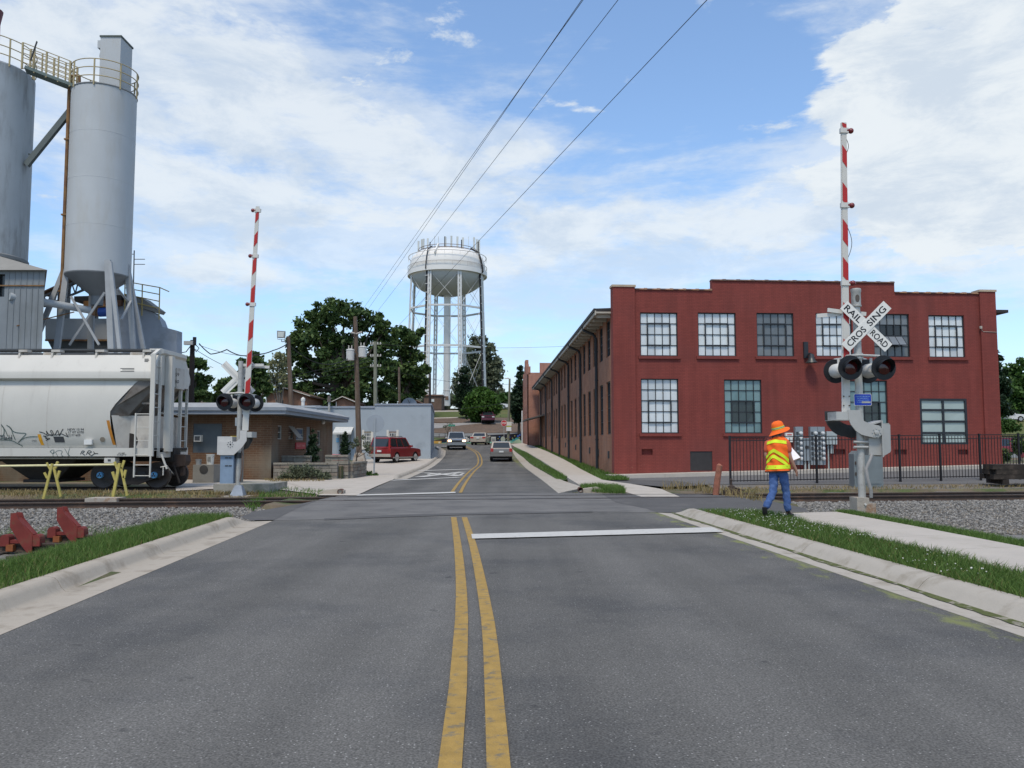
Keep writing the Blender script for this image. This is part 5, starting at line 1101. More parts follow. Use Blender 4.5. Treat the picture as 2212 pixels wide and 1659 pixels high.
for (a, b_) in ((489, 989), (497, 989), (489, 1006), (497, 1006)): p = P(a, b_, YL - .16); m2.box(p.x - .04, YL - .175, p.z - .015, p.x + .05, YL - .158, p.z + .015)
m2.build('hinge', dkmetal, lb, smooth=0)
m2 = MB(); m2.box(xl(508), YL + .08, zl(920), xl(528), YL + .12, zl(902)); m2.build('notice_plate', alu_w, sigL, smooth=0)
m2 = MB(); m2.path([q(.10, -.05, zl(975)), q(.16, -.12, zl(985)), q(.17, -.14, zl(1010)), q(.10, -.12, zl(1040))], .022, 7); m2.build('conduit', M('conduit_brown', (.12, .08, .06), .6, .2, 6), sigL)
m2 = MB(); m2.tube(q(0, 0, zl(990)), q(0, 0, zl(978)), .11, 12); m2.build('mast_clamp', dkmetal, sigL)

# ================================================================== THE WALKING WORKER
px0, Yp = 1683, 16.0; pX = P(px0, 1100, Yp).x; pZ = .14
per = thing('person', 'worker in orange safety vest, jeans and wide-brimmed orange hat walking away along the kerb', 'person', (pX, Yp, pZ))
def w_(x, y, z): return V(pX + x, Yp + y, pZ + z)
skin = M('skin', (.36, .19, .13), .55, .06, 6); denim = M('denim', (.048, .095, .24), .9, .16, 7, .5, 30, col2=(.085, .15, .33), thr=(.46, .66), sc2=5)
orange = M('hi_vis_orange', (.86, .135, .012), .75, .05, 5, .2, 18); lime = M('hi_vis_lime', (.62, .78, .02), .6, .03, 5); shirt = M('orange_shirt', (.50, .095, .045), .85, .08, 6); shoem = M('shoe_black', (.02, .018, .018), .6, .1, 6)
fwd = V(.70, .714, 0); rt_ = V(.714, -.70, 0)
shR = V(0, .02, 1.47) + rt_ * .185; shL = V(0, .02, 1.47) - rt_ * .175
elR = V(.185, -.135, 1.17); wrR = V(.30, -.10, .93); hdR = V(.325, -.09, .86)
elL = V(-.19, .13, 1.17); wrL = V(.10, .28, 1.15); hdL = V(.20, .27, 1.18)
hipR = V(0, .0, .93) + rt_ * .085; hipL = V(0, .0, .93) - rt_ * .085
knR = V(.15, .02, .50); anR = V(.175, .02, .10); toR = V(.32, .12, .045); knL = V(-.115, -.03, .50); anL = V(-.325, -.16, .17); toL = V(-.29, -.08, .04)
B = []; E = []; Rd = []
def bv(p, r, par=None):
    B.append(w_(*p)); Rd.append(r)
    if par is not None: E.append((par, len(B) - 1))
    return len(B) - 1
pel = bv((0, 0, .95), (.14, .12)); wa = bv((0, .01, 1.12), (.14, .11), pel); ch = bv((0, .02, 1.34), (.15, .11), wa); nk = bv((.01, .03, 1.52), .058, ch); n2 = bv((.018, .045, 1.59), .056, nk); hd = bv((.03, .06, 1.69), (.082, .092), n2); bv((.035, .06, 1.78), (.066, .076), hd)
for sh, el, wr, hdp, sgn in ((shR, elR, wrR, hdR, 1), (shL, elL, wrL, hdL, -1)):
    a = bv(sh, .062, ch); b = bv(sh.lerp(el, .55), .05, a); c = bv(el, .043, b); d = bv(wr, .030, c); e = bv(wr.lerp(hdp, .7), (.036, .02), d)
    dr = (hdp - wr).normalized(); sd_v = rt_.cross(dr).normalized() if sgn > 0 else V(0, 0, 1).cross(dr).normalized()
    lat = dr.cross(fwd).normalized() if sgn > 0 else V(0, .2, 1).normalized()
    for k, (o_, ln_) in enumerate(((-.027, .062), (-.009, .078), (.010, .075), (.028, .066))):
        k0 = bv(wr.lerp(hdp, 1.0) + fwd * o_, .011, e); k1 = bv(hdp + fwd * o_ * 1.1 + dr * ln_ * .55 + rt_ * (-.008), .0095, k0); bv(hdp + fwd * o_ * 1.1 + dr * ln_ * .85 + rt_ * (-.026), .008, k1)
    th = bv(wr.lerp(hdp, .45) + fwd * .035, .013, d); bv(wr.lerp(hdp, 1.1) + fwd * .055 - rt_ * .01, .010, th)
for hp, kn, an, to in ((hipR, knR, anR, toR), (hipL, knL, anL, toL)):
    a = bv(hp, .085, pel); b = bv(hp.lerp(kn, .5), .075, a); c = bv(kn, .055, b); d = bv(kn.lerp(an, .4), .052, c); e = bv(an, .038, d); bv(to.lerp(an, .4), .035, e)
grow('body', B, E, Rd, skin, per, 0, 2)
# jeans: hips and two tapering legs with a break at the knee
B, E, Rd = [], [], []
a0 = bv((0, .0, 1.03), (.165, .135)); a1 = bv((0, -.005, .95), (.17, .145), a0); 
for hp, kn, an in ((hipR, knR, anR), (hipL, knL, anL)):
    a = bv(hp + V(0, 0, -.05), (.108, .112), a1); b = bv(hp.lerp(kn, .45), (.093, .096), a); c = bv(hp.lerp(kn, .8), (.076, .082), b); d = bv(kn, (.072, .078), c); e = bv(kn.lerp(an, .35), (.070, .076), d); f_ = bv(kn.lerp(an, .7), (.067, .072), e); bv(kn.lerp(an, .96), (.067, .072), f_)
jn = grow('jeans', B, E, Rd, denim, per, 0, 2)
rj = random.Random(4)
for v in jn.data.vertices:
    z = v.co.z; v.co.x += .006 * math.sin(z * 43 + v.co.y * 20) + .004 * math.sin(z * 91); v.co.y += .005 * math.sin(z * 57 + v.co.x * 30)
m2 = MB(); pc = w_(.02, -.06, .90)
for (cx_, cz_) in ((-.045, .90), (.075, .885)):
    pass
# shoes
for an, to, nm, fl_d in ((anR, toR, 'shoe', 0), (anL, toL, 'shoe', 1)):
    B, E, Rd = [], [], []
    d = (to - an); h = bv(an + V(0, 0, -.02) - d.normalized() * .02, .052); m_ = bv(an.lerp(to, .5) + V(0, 0, -.02 if not fl_d else 0), (.052, .045), h); bv(to, (.046, .034), m_); bv(an + V(0, 0, .05), .052, h)
    grow(nm, B, E, Rd, shoem, per, 0, 2)
# shirt sleeves and collar
for sh, el, nm in ((shR, elR, 'sleeve'), (shL, elL, 'sleeve')):
    B, E, Rd = [], [], []
    a = bv(sh - (el - sh) * .1, .082); b = bv(sh.lerp(el, .35), .078, a); c = bv(sh.lerp(el, .82), .075, b); grow(nm, B, E, Rd, shirt, per, 0, 2)
# vest: lofted shell with reflective bands laid on it
lv = [(.90, .24, .18), (.955, .23, .172), (1.07, .215, .155), (1.20, .22, .152), (1.33, .23, .152), (1.42, .228, .142), (1.49, .195, .115), (1.535, .125, .09), (1.555, .09, .075)]
def vs_(th, z, off=0.0):     # th = 0 at the middle of the back, positive to the wearer's right
    a = float(np.interp(z, [l[0] for l in lv], [l[1] for l in lv])) + off; b = float(np.interp(z, [l[0] for l in lv], [l[2] for l in lv])) + off
    wr_ = .009 * math.sin(th * 7 + z * 19) + .006 * math.sin(z * 41 + th * 3)
    p = rt_ * math.sin(th) * (a + wr_) - fwd * math.cos(th) * (b + wr_); return w_(p.x + (z - 1.0) * .03, p.y + .01, z + .012 * math.sin(th) - (.02 if z > 1.4 else 0) * math.cos(th) * 0)
m2 = MB(); NZ = 22; NT = 40; rows = [[vs_(2 * math.pi * k / NT, .90 + (1.555 - .90) * j / NZ) for k in range(NT)] for j in range(NZ + 1)]; o = 0
for r in rows: m2.v += [tuple(p) for p in r]
for j in range(NZ):
    for k in range(NT): m2.f.append((j * NT + k, j * NT + (k + 1) % NT, (j + 1) * NT + (k + 1) % NT, (j + 1) * NT + k)); m2.m.append(0)
vest = m2.build('safety_vest', orange, per, smooth=80)
def stripe(f, w, t0, t1):
    m3 = MB(); n = 24; m3.strip([vs_(t0 + (t1 - t0) * k / n, f(t0 + (t1 - t0) * k / n) - w / 2, .008) for k in range(n + 1)], [vs_(t0 + (t1 - t0) * k / n, f(t0 + (t1 - t0) * k / n) + w / 2, .008) for k in range(n + 1)]); return m3.build('reflective_band', lime, vest, smooth=80)
stripe(lambda t: .975, .075, -math.pi, math.pi)
stripe(lambda t: 1.30 - .14 * abs(t + .05), .066, -1.75, 1.55); stripe(lambda t: 1.19 - .14 * abs(t + .05), .066, -1.75, 1.55)
stripe(lambda t: 1.475 - .035 * abs(t), .062, -1.55, 1.75)
m3 = MB(); m3.strip([vs_(2 * math.pi * k / 40, .875, -.002) for k in range(41)], [vs_(2 * math.pi * k / 40, .902, .001) for k in range(41)]); m3.build('vest_hem', M('hem_dark', (.03, .02, .018), .8, 0), vest)
# hat with brim, crown and band
hc = w_(.04, .055, 1.705); hax = V(-.28, -.05, 1).normalized(); hu = V(1, 0, .28).normalized(); hv = hax.cross(hu).normalized()
def hp_(a, r, h): return hc + hu * math.cos(a) * r * 1.05 + hv * math.sin(a) * r + hax * h
m2 = MB(); n = 36
prof = [(.20, lambda a: -.055 + .035 * math.cos(a - .2) + .014 * math.sin(2 * a)), (.16, lambda a: -.028 + .02 * math.cos(a)), (.116, lambda a: 0.0), (.113, lambda a: .055), (.106, lambda a: .10), (.088, lambda a: .138), (.05, lambda a: .158), (.01, lambda a: .163)]
vsx = [[hp_(2 * math.pi * k / n, r, h(2 * math.pi * k / n)) for k in range(n)] for r, h in prof]
for r in vsx: m2.v += [tuple(p) for p in r]
for j in range(len(prof) - 1):
    for k in range(n): m2.f.append((j * n + k, j * n + (k + 1) % n, (j + 1) * n + (k + 1) % n, (j + 1) * n + k)); m2.m.append(0)
m2.f.append(tuple(range((len(prof) - 1) * n, len(prof) * n))); m2.m.append(0)
hat = m2.build('hat', orange, per, smooth=70, recalc=True)
for h0, h1, mt, nm in ((.008, .052, lime, 'hat_band'), (.020, .040, M('band_grey', (.26, .27, .26), .4, .05), 'hat_band_centre')):
    m3 = MB(); r0 = .1195 if nm == 'hat_band' else .1215; m3.strip([hp_(2 * math.pi * k / n, r0 - h0 * .07, h0) for k in range(n + 1)], [hp_(2 * math.pi * k / n, r0 - h1 * .07, h1) for k in range(n + 1)]); m3.build(nm, mt, hat, smooth=80)
# hair and features under the brim
m2 = MB(); m2.lathe([(.06, -.085), (.083, -.05), (.093, 0), (.09, .05)], w_(.025, .05, 1.66), 16, cap=False); hr = m2.build('hair', M('hair_grey', (.10, .085, .07), .8, .2, 20), per)
for v in hr.data.vertices:
    d = (v.co + ORG[per.name] - w_(.025, .05, 1.66)).dot(fwd)
    if d > .02: v.co -= fwd * (d - .02)
face = w_(.03, .06, 1.66) + fwd * .095
m2 = MB(); m2.ball(face + V(0, 0, .0) + fwd * .005, .018, 8, sz=1.4); m2.build('nose', skin, per)
for s_ in (-1, 1):
    m2 = MB(); m2.ball(w_(.03, .06, 1.68) + rt_ * .093 * s_, .02, 8, sz=1.5); m2.build('ear', skin, per)
    m2 = MB(); m2.ball(face + rt_ * .032 * s_ + V(0, 0, .025) - fwd * .012, .011, 8); m2.build('eye', M('eye_white', (.7, .7, .68), .3, 0), per)
m2 = MB(); m2.obox(face - V(0, 0, .05) - fwd * .012, rt_ * .025, fwd * .006, UP * .006); m2.build('mouth', M('lip', (.30, .10, .08), .6, 0), per)
cb_ = thing('clipboard', 'clipboard with white sheet held up in front of the worker', 'clipboard', w_(.32, .26, 1.18))
cc = w_(.34, .24, 1.22); cu = V(.80, .20, .28).normalized(); cvv = V(-.30, .62, .72); cvv = (cvv - cu * cvv.dot(cu)).normalized(); cn = cu.cross(cvv)
m2 = MB(); m2.obox(cc, cu * .115, cvv * .16, cn * .003); m2.build('board', M('board_brown', (.16, .10, .06), .6, .1, 6), cb_, smooth=0)
m2 = MB(); m2.obox(cc + cn * .0045, cu * .105, cvv * .145, cn * .0012); m2.obox(cc - cn * .0045, cu * .105, cvv * .145, cn * .0012); m2.build('paper', M('paper_white', (.78, .78, .84), .7, .02), cb_, smooth=0)
m2 = MB(); m2.obox(cc + cvv * .145, cu * .04, cvv * .018, cn * .012); m2.build('clip', alu, cb_, smooth=0)
# ================================================================== HOPPER RAILCAR on the siding
cw = M('car_white', (.53, .515, .47), .5, .06, .7, .05, 20, col2=(.44, .42, .38), thr=(.55, .8), sc2=1.1, streak=2.5); cwd = M('car_white_dirty', (.48, .455, .41), .6, .12, 2.0, col2=(.34, .30, .26), thr=(.5, .75), sc2=2.2)
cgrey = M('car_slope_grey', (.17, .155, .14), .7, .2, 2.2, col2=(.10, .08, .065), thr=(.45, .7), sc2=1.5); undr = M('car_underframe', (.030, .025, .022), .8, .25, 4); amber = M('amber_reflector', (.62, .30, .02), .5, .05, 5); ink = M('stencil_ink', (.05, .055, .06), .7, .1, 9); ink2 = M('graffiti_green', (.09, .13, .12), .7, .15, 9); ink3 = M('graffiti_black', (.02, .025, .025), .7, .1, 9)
YN = 27.95; YF = 31.05; YM = 29.5
def cx_(px, Y=YN): return P(px, 900, Y).x
def cz_(py, Y=YN): return P(300, py, Y).z
car = thing('hopper_car', 'white covered hopper railcar with graffiti standing on the siding', 'railcar', (cx_(330), YM, .02))
prof = [(1.42, .16), (1.55, .08), (1.8, .02), (2.2, -.02), (2.7, -.03), (3.1, .0), (3.4, .05), (3.70, .14)]       # height, inset of the curved side
xl_ = -34.0
def side_end(z):      # right-hand edge of the side sheet, as seen
    return cx_(float(np.interp(-z, [-cz_(820), -cz_(884.5), -cz_(896), -cz_(930), -cz_(962)], [293, 239, 238, 242, 250])))
for ysgn in (1, -1):
    yb = YN if ysgn > 0 else YF; m2 = MB(); seams = [xl_, -30, -26.4, -22.9, -19.2]
    zz = [1.42, 1.5, 1.6, 1.8, 2.0, 2.2, 2.45, 2.66, 2.9, 3.15, 3.4, 3.55, 3.70]
    rows = []
    for z in zz:
        ins = float(np.interp(z, [p[0] for p in prof], [p[1] for p in prof])); rows.append((z, yb + ysgn * ins, side_end(z)))
    for (z0, y0, e0), (z1, y1, e1) in zip(rows, rows[1:]): m2.quad(V(xl_, y0, z0), V(e0, y0, z0), V(e1, y1, z1), V(xl_, y1, z1))
    m2.build('side_sheet', cw, car, smooth=60)
    if ysgn > 0:
        for px in (4, 102, 255, 410 * 1.0):
            if px > 250: continue
            m3 = MB(); x = cx_(px); m3.strip([V(x - .012, y - .004, z) for z, y, e in rows], [V(x + .012, y - .004, z) for z, y, e in rows]); m3.build('weld_seam', cwd, car, smooth=0)
XE = cx_(331); zt1 = cz_(765); zt0 = cz_(800)
# upper side plate: outward flare above the curve, then leaning in to the roof
m2 = MB()
for ysgn, yb in ((1, YN), (-1, YF)):
    pr = [(3.70, .14), (3.78, -.03), (3.98, -.03), (4.05, .0), (4.62, .42)]
    for (z0, a), (z1, b) in zip(pr, pr[1:]): m2.quad(V(xl_, yb + ysgn * a, z0), V(XE, yb + ysgn * a, z0), V(XE, yb + ysgn * b, z1), V(xl_, yb + ysgn * b, z1))
m2.quad(V(xl_, YN + .42, 4.62), V(XE, YN + .42, 4.62), V(XE, YM, 4.74), V(xl_, YM, 4.74)); m2.quad(V(xl_, YF - .42, 4.62), V(XE, YF - .42, 4.62), V(XE, YM, 4.74), V(xl_, YM, 4.74))
m2.build('top_sheet', cw, car, smooth=25)
# end: bulkhead above, grey slope sheet, shaded lower bulkhead with its round opening
m2 = MB(); m2.add([V(XE, YN + .14, 3.6), V(XE, YN - .03, 3.78), V(XE, YN - .03, 3.98), V(XE, YN + .42, 4.62), V(XE, YM, 4.74), V(XE, YF - .42, 4.62), V(XE, YF + .03, 3.98), V(XE, YF - .14, 3.6)], [tuple(range(8))]); m2.build('end_sheet', cw, car, smooth=0)
xs1 = side_end(cz_(890)) + .0; zs1 = cz_(897)
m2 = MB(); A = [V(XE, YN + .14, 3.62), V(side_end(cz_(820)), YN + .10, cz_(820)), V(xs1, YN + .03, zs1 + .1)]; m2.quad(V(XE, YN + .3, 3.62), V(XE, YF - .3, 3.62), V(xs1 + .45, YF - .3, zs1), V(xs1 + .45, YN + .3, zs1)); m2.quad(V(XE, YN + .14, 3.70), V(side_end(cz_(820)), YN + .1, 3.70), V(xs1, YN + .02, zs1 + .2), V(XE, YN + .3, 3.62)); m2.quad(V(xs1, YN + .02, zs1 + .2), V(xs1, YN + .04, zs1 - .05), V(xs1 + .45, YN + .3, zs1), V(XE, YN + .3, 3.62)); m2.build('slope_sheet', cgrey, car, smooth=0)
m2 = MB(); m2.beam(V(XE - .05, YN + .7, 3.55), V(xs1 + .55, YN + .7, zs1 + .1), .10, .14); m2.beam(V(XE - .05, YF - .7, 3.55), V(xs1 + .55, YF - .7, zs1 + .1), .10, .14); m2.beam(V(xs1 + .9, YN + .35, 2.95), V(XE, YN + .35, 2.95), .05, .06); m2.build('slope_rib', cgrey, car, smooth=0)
m2 = MB(); m2.quad(V(side_end(2.2), YN + .0, zs1), V(side_end(1.42), YN + .16, 1.42), V(xs1 + .5, YN + .42, 1.42), V(xs1 + .5, YN + .42, zs1)); m2.quad(V(xs1 + .5, YN + .42, 1.42), V(xs1 + .5, YN + .42, zs1), V(cx_(318), YN + .42, zs1), V(cx_(318), YN + .42, 1.42)); m2.quad(V(cx_(318), YN + .42, 1.42), V(cx_(318), YN + .42, zs1), V(cx_(318), YF - .42, zs1), V(cx_(318), YF - .42, 1.42)); m2.build('lower_bulkhead', cwd, car, smooth=0)
m2 = MB(); c = V(cx_(283, YN + .42), YN + .41, cz_(951, YN + .4)); m2.lathe([(.26, 0), (.26, .012)], c + V(0, 0, -.02), 20, ax=(0, -1, 0)); m2.build('bulkhead_opening', undr, car, smooth=0)
# sill and running gear
m2 = MB(); m2.box(xl_, YN + .02, 1.15, cx_(331), YN + .14, 1.43); m2.box(xl_, YF - .14, 1.15, cx_(331), YF - .02, 1.43); m2.build('side_sill', cw, car, smooth=0)
m2 = MB(); m2.box(xl_, YN + .16, 1.35, cx_(333), YF - .16, 1.42); m2.box(xl_, YM - .3, .95, cx_(345), YM + .3, 1.35); m2.build('underframe', undr, car, smooth=0)
m2 = MB(); m2.tube(V(xl_, YN + .25, 1.08), V(cx_(235), YN + .25, 1.08), .03, 6); m2.build('brake_pipe', cwd, car)
for k in range(4):      # discharge hoppers under the body
    x = cx_(70) - k * 4.3; m2 = MB(); m2.hexa([V(x - .5, YM - .7, .35), V(x + .5, YM - .7, .35), V(x + .5, YM + .7, .35), V(x - .5, YM + .7, .35)], [V(x - 1.7, YN + .2, 1.36), V(x + 1.7, YN + .2, 1.36), V(x + 1.7, YF - .2, 1.36), V(x - 1.7, YF - .2, 1.36)]); m2.box(x - .6, YM - .9, .25, x + .6, YM + .9, .35); m2.build('discharge_hopper', undr, car, smooth=0)
m2 = MB(); m2.box(cx_(331), YN + .35, 1.10, cx_(338), YF - .35, 1.28); m2.build('end_sill', cwd, car, smooth=0)
# running board, its brackets
m2 = MB(); m2.box(xl_, YN + .62, 4.80, cx_(303), YN + 1.15, 4.86); m2.box(xl_, YF - 1.15, 4.80, cx_(303), YF - .62, 4.86); m2.build('running_board', M('board_dark', (.06, .065, .07), .7, .2, 4), car, smooth=0)
m2 = MB(); m2.box(cx_(303), YN + .55, 4.80, cx_(330), YF - .55, 4.86); m2.hexa([V(cx_(330), YN + .3, 4.62), V(cx_(337), YN + .5, 4.7), V(cx_(337), YF - .6, 4.7), V(cx_(330), YF - .4, 4.62)], [V(cx_(330), YN + .3, 4.82), V(cx_(337), YN + .5, 4.82), V(cx_(337), YF - .6, 4.82), V(cx_(330), YF - .4, 4.82)]); m2.build('end_platform', cw, car, smooth=0)
for px in (20, 92, 189, 293):
    m2 = MB(); x = cx_(px); m2.prism([V(x, YN + .30, 4.38), V(x, YN + .38, 4.38), V(x, YN + .66, 4.8), V(x, YN + .40, 4.8)], (.06, 0, 0)); m2.box(x, YN + .36, 4.72, x + .30, YN + .66, 4.80); m2.build('board_bracket', cwd, car, smooth=0)
for k in range(6):
    m2 = MB(); m2.lathe([(.28, 0), (.28, .10), (.2, .14)], V(cx_(250) - k * 3.1, YM, 4.72), 14); m2.build('roof_hatch', cwd, car)
# corner posts, ladders, grabs
def post(px, Y, z0, z1, w, nm='corner_post', mat=None): m3 = MB(); x = cx_(px, Y); m3.box(x - w / 2, Y - w / 2, z0, x + w / 2, Y + w / 2, z1); return m3.build(nm, mat or cw, car, smooth=0)
def ladder(pxa, Ya, pxb, Yb, z0, z1, rungs, nm='ladder', wa=.10, wb=.06):
    m3 = MB(); xa_, xb_ = cx_(pxa, Ya), cx_(pxb, Yb); m3.box(xa_ - wa / 2, Ya - .03, z0, xa_ + wa / 2, Ya + .03, z1); m3.box(xb_ - wb / 2, Yb - .03, z0, xb_ + wb / 2, Yb + .03, z1 - .05); ld = m3.build(nm, cw, car, smooth=0)
    for z in rungs: m4 = MB(); m4.tube(V(xa_, Ya, z), V(xb_, Yb, z), .015, 6); m4.build('rung', cw, ld)
ladder(328, YN - .04, 344, YN + .35, 1.15, 4.62, [1.35, 1.85, 2.32, 2.80, 3.26, 3.74, 4.20], wa=.15, wb=.08)
ladder(293.5, YN - .05, 328, YN - .05, .45, 2.6, [.50, .86, 1.20, 1.68, 2.12, 2.57], 'side_grabs', wa=.045, wb=.04)
m2 = MB(); m2.beam(V(cx_(326), YN - .04, 4.55), V(cx_(326) + .06, YN + .35, 4.80), .14, .06); m2.build('ladder_cap', cw, car, smooth=0)
post(364.5, YM - .6, 1.30, 4.62, .24, 'end_post'); post(388.5, YF - .75, 1.30, 4.55, .10, 'end_post'); 
ladder(388.5, YF - .7, 402.5, YF - .1, 1.20, 4.45, [1.68, 2.2, 2.60, 3.1], 'ladder', wa=.09, wb=.09)
m2 = MB(); m2.path([V(cx_(402.5, YF), YF - .1, 4.40), V(cx_(401, YF), YF - .1, 4.5), V(cx_(385, YF), YF - .5, 4.55), V(cx_(380, YF), YF - .8, 4.55)], .05, 8); m2.path([V(cx_(378, YF), YF - .9, 4.38), V(cx_(390, YF), YF - .9, 4.36), V(cx_(396, YF), YF - .9, 4.22), V(cx_(397, YF), YF - .9, 4.0)], .05, 8); m2.path([V(cx_(343, YN + .35), YN + .35, 2.63), V(cx_(372, YM), YM, 2.63), V(cx_(402, YF), YF - .1, 2.57)], .014, 6); m2.build('grab_pipe', cw, car)
m2 = MB(); m2.box(cx_(374, YM + .5), YM + .2, 3.55, cx_(387, YM + .5), YM + .9, 4.3); eb = m2.build('end_box', cwd, car, smooth=0)
m2 = MB(); x = cx_(380, YM + .2); letter(m2, '59', V(x, YM + .195, 4.05), (1, 0, 0), UP, .12); letter(m2, '30', V(x, YM + .195, 3.80), (1, 0, 0), UP, .12); m2.build('stencil', ink, eb, smooth=0)
m2 = MB(); m2.beam(V(cx_(343, YN), YN + .3, 1.22), V(cx_(356), YN + .3, .72), .05, .05); m2.path([V(cx_(342), YN + .3, .78), V(cx_(356), YN + .28, .82), V(cx_(385, YM), YM - .3, .52)], .018, 6); m2.tube(V(cx_(348), YN + .3, .82), V(cx_(348), YN + .3, .5), .02, 6); m2.build('uncoupling_lever', cw, car)
# coupler with hanging hose
m2 = MB(); xk = cx_(380, YM); m2.box(cx_(352, YM), YM - .12, .80, xk, YM + .12, 1.05); m2.prism([V(xk, YM - .22, .74), V(xk + .42, YM - .22, .80), V(xk + .50, YM - .22, .95), V(xk + .46, YM - .22, 1.18), V(xk + .1, YM - .22, 1.20), V(xk, YM - .22, 1.1)], (0, .44, 0)); m2.prism([V(xk + .22, YM - .1, .80), V(xk + .36, YM - .1, .78), V(xk + .36, YM - .1, .45), V(xk + .26, YM - .1, .45)], (0, .2, 0)); m2.build('coupler', M('coupler_iron', (.045, .03, .024), .8, .25, 5), car, smooth=0)
m2 = MB(); m2.path([V(xk + .1, YM - .3, .8), V(xk + .22, YM - .32, .5), V(xk + .32, YM - .3, .2)], .035, 7); m2.build('air_hose', undr, car)
# trucks
def truck(xc):
    tr_m = MB()
    for y in (YM - .98, YM + .98):
        pts = [(-1.25, .62), (-.95, .72), (-.35, .78), (.35, .78), (.95, .72), (1.25, .62), (1.1, .42), (.95, .40), (.35, .18), (-.35, .18), (-.95, .40), (-1.1, .42)]
        tr_m.prism([V(xc + a, y - .06, b) for a, b in pts], (0, .12, 0))
    tr_m.box(xc - .2, YM - .95, .42, xc + .2, YM + .95, .68); trk = tr_m.build('truck_frame', undr, car, smooth=0)
    m3 = MB()
    for a in (-.5, .5): m3.prism([V(xc + a - .16, YM - 1.05, .36 + .02), V(xc + a + .16, YM - 1.05, .38), V(xc + a + .12, YM - 1.05, .62), V(xc + a - .12, YM - 1.05, .62)], (0, -.012, 0))
    m3.build('frame_window', blackp, trk, smooth=0)
    m3 = MB()
    for k in range(5): m3.lathe([(.05, 0), (.05, .22)], V(xc - .2 + k * .1, YM - 1.0, .34), 8)
    m3.build('spring', undr, trk)
    for a in (-.92, .92):
        for y, sg in ((YM - .76, -1), (YM + .76, 1)):
            m3 = MB(); m3.lathe([(.445, .0), (.46, .01), (.46, .10), (.42, .12), (.40, .115), (.16, .07), (.14, .12), (.10, .12)], V(xc + a, y - .05 * sg, .49), 32, ax=(0, sg, 0)); m3.build('wheel', M('wheel_steel', (.040, .032, .028), .55, .25, 3), trk)
        m3 = MB(); m3.tube(V(xc + a, YM - .8, .49), V(xc + a, YM + .8, .49), .08, 10); m3.build('axle', undr, trk)
        m3 = MB(); m3.lathe([(.115, 0), (.115, .06), (.10, .09)], V(xc + a, YM - 1.03, .50), 18, ax=(0, -1, 0)); bc_ = m3.build('bearing_cap', M('bearing_blue', (.08, .25, .44), .5, .1, 9), trk)
        m3 = MB(); 
        for r_ in range(3): an = R_(90 + 120 * r_); m3.obox(V(xc + a + .045 * math.cos(an), YM - 1.122, .50 + .045 * math.sin(an)), V(math.cos(an), 0, math.sin(an)) * .03, V(-math.sin(an), 0, math.cos(an)) * .02, V(0, .003, 0))
        m3.build('cap_bolt', undr, bc_ and trk)
xt = (cx_(201) + cx_(328)) / 2; truck(xt); truck(xt - 13.2)
# boxes, reflectors, stencils, tags
def on_side(px, py):
    z = cz_(py); ins = float(np.interp(z, [p[0] for p in prof], [p[1] for p in prof])) if z > 1.43 else .02; Y = YN + ins - .006; p = P(px, py, Y); return p
def decal(name, pts, mat): m3 = MB(); A = [on_side(a, b) for a, b in pts]; m3.prism(A, (0, -.004, 0)); return m3.build(name, mat, car, smooth=0)
def decal_strip(name, l, r, mat): m3 = MB(); m3.strip([on_side(a, b) + V(0, -.003, 0) for a, b in l], [on_side(a, b) + V(0, -.003, 0) for a, b in r]); return m3.build(name, mat, car, smooth=0)
decal_strip('reflector', [(230, 908), (233.5, 925), (239, 945), (244, 961)], [(236.5, 908), (240, 925), (245, 945), (250.5, 961)], M('reflector_orange', (.42, .17, .02), .5, .05, 5)); decal_strip('reflector', [(81, 938), (84, 950), (89, 961.5)], [(88, 938), (91.5, 950), (95.5, 961.5)], amber)
decal('data_panel', [(115, 943), (137, 943), (140.5, 955.5), (119, 955.5)], ink)
m2 = MB(); p = on_side(193, 954); m2.box(p.x - .13, p.y - .10, p.z - .10, p.x + .13, p.y + .0, p.z + .07); m2.build('side_box', M('box_white', (.66, .66, .64), .5, .04, 4), car, smooth=0)
m2 = MB(); m2.box(cx_(229), YN - .02, cz_(1000), cx_(252), YN + .3, cz_(989)); sb_ = m2.build('brake_gear_box', cw, car, smooth=0); m2 = MB(); m2.box(cx_(237), YN - .03, cz_(996.5), cx_(243), YN - .018, cz_(992)); m2.build('box_slot', ink, sb_, smooth=0)
m2 = MB(); p = on_side(221.5, 949); m2.lathe([(.08, 0), (.085, .01), (.05, .015)], p, 14, ax=(0, -1, 0)); m2.build('vent_cap', M('cap_brown', (.16, .14, .11), .8, .2, 9), car)
def sten(t_, px, py, h, w, mat=ink): m3 = MB(); p = on_side(px, py); letter(m3, t_, p + V(0, -.004, 0), (1, 0, 0), UP, h, w); m3.build('stencil', mat, car, smooth=0)
sten('NEW 10 94', 163.5, 927.5, .075, .55); sten('LT WT 62700', 164.5, 933.5, .075, .52); sten('CU FT 4650', 160, 940, .07, .42); sten('LD LMT', 263, 979, .05, .22); sten('CAPY', 263, 982.5, .05, .32); sten('TRL 11', 10, 942.5, .09, .5); sten('L 20', 10, 946.8, .09, .5); sten('CRD', 74, 952, .05, .16)
for k, (w, py) in enumerate(((30, 796), (26, 799), (30, 802.5), (9, 775.5), (10, 778), (8, 780.5))):
    x0 = 290 - w if k < 3 else 312; z = cz_(py); ins = float(np.interp(z, [3.98, 4.05, 4.62], [-.03, 0, .42])); m3 = MB(); p = P(x0 + w / 2, py, YN + ins - .01); m3.obox(p, (w * .0156 / 2, 0, 0), (0, .002, 0), (0, 0, .011)); m3.build('stencil', ink, car, smooth=0)
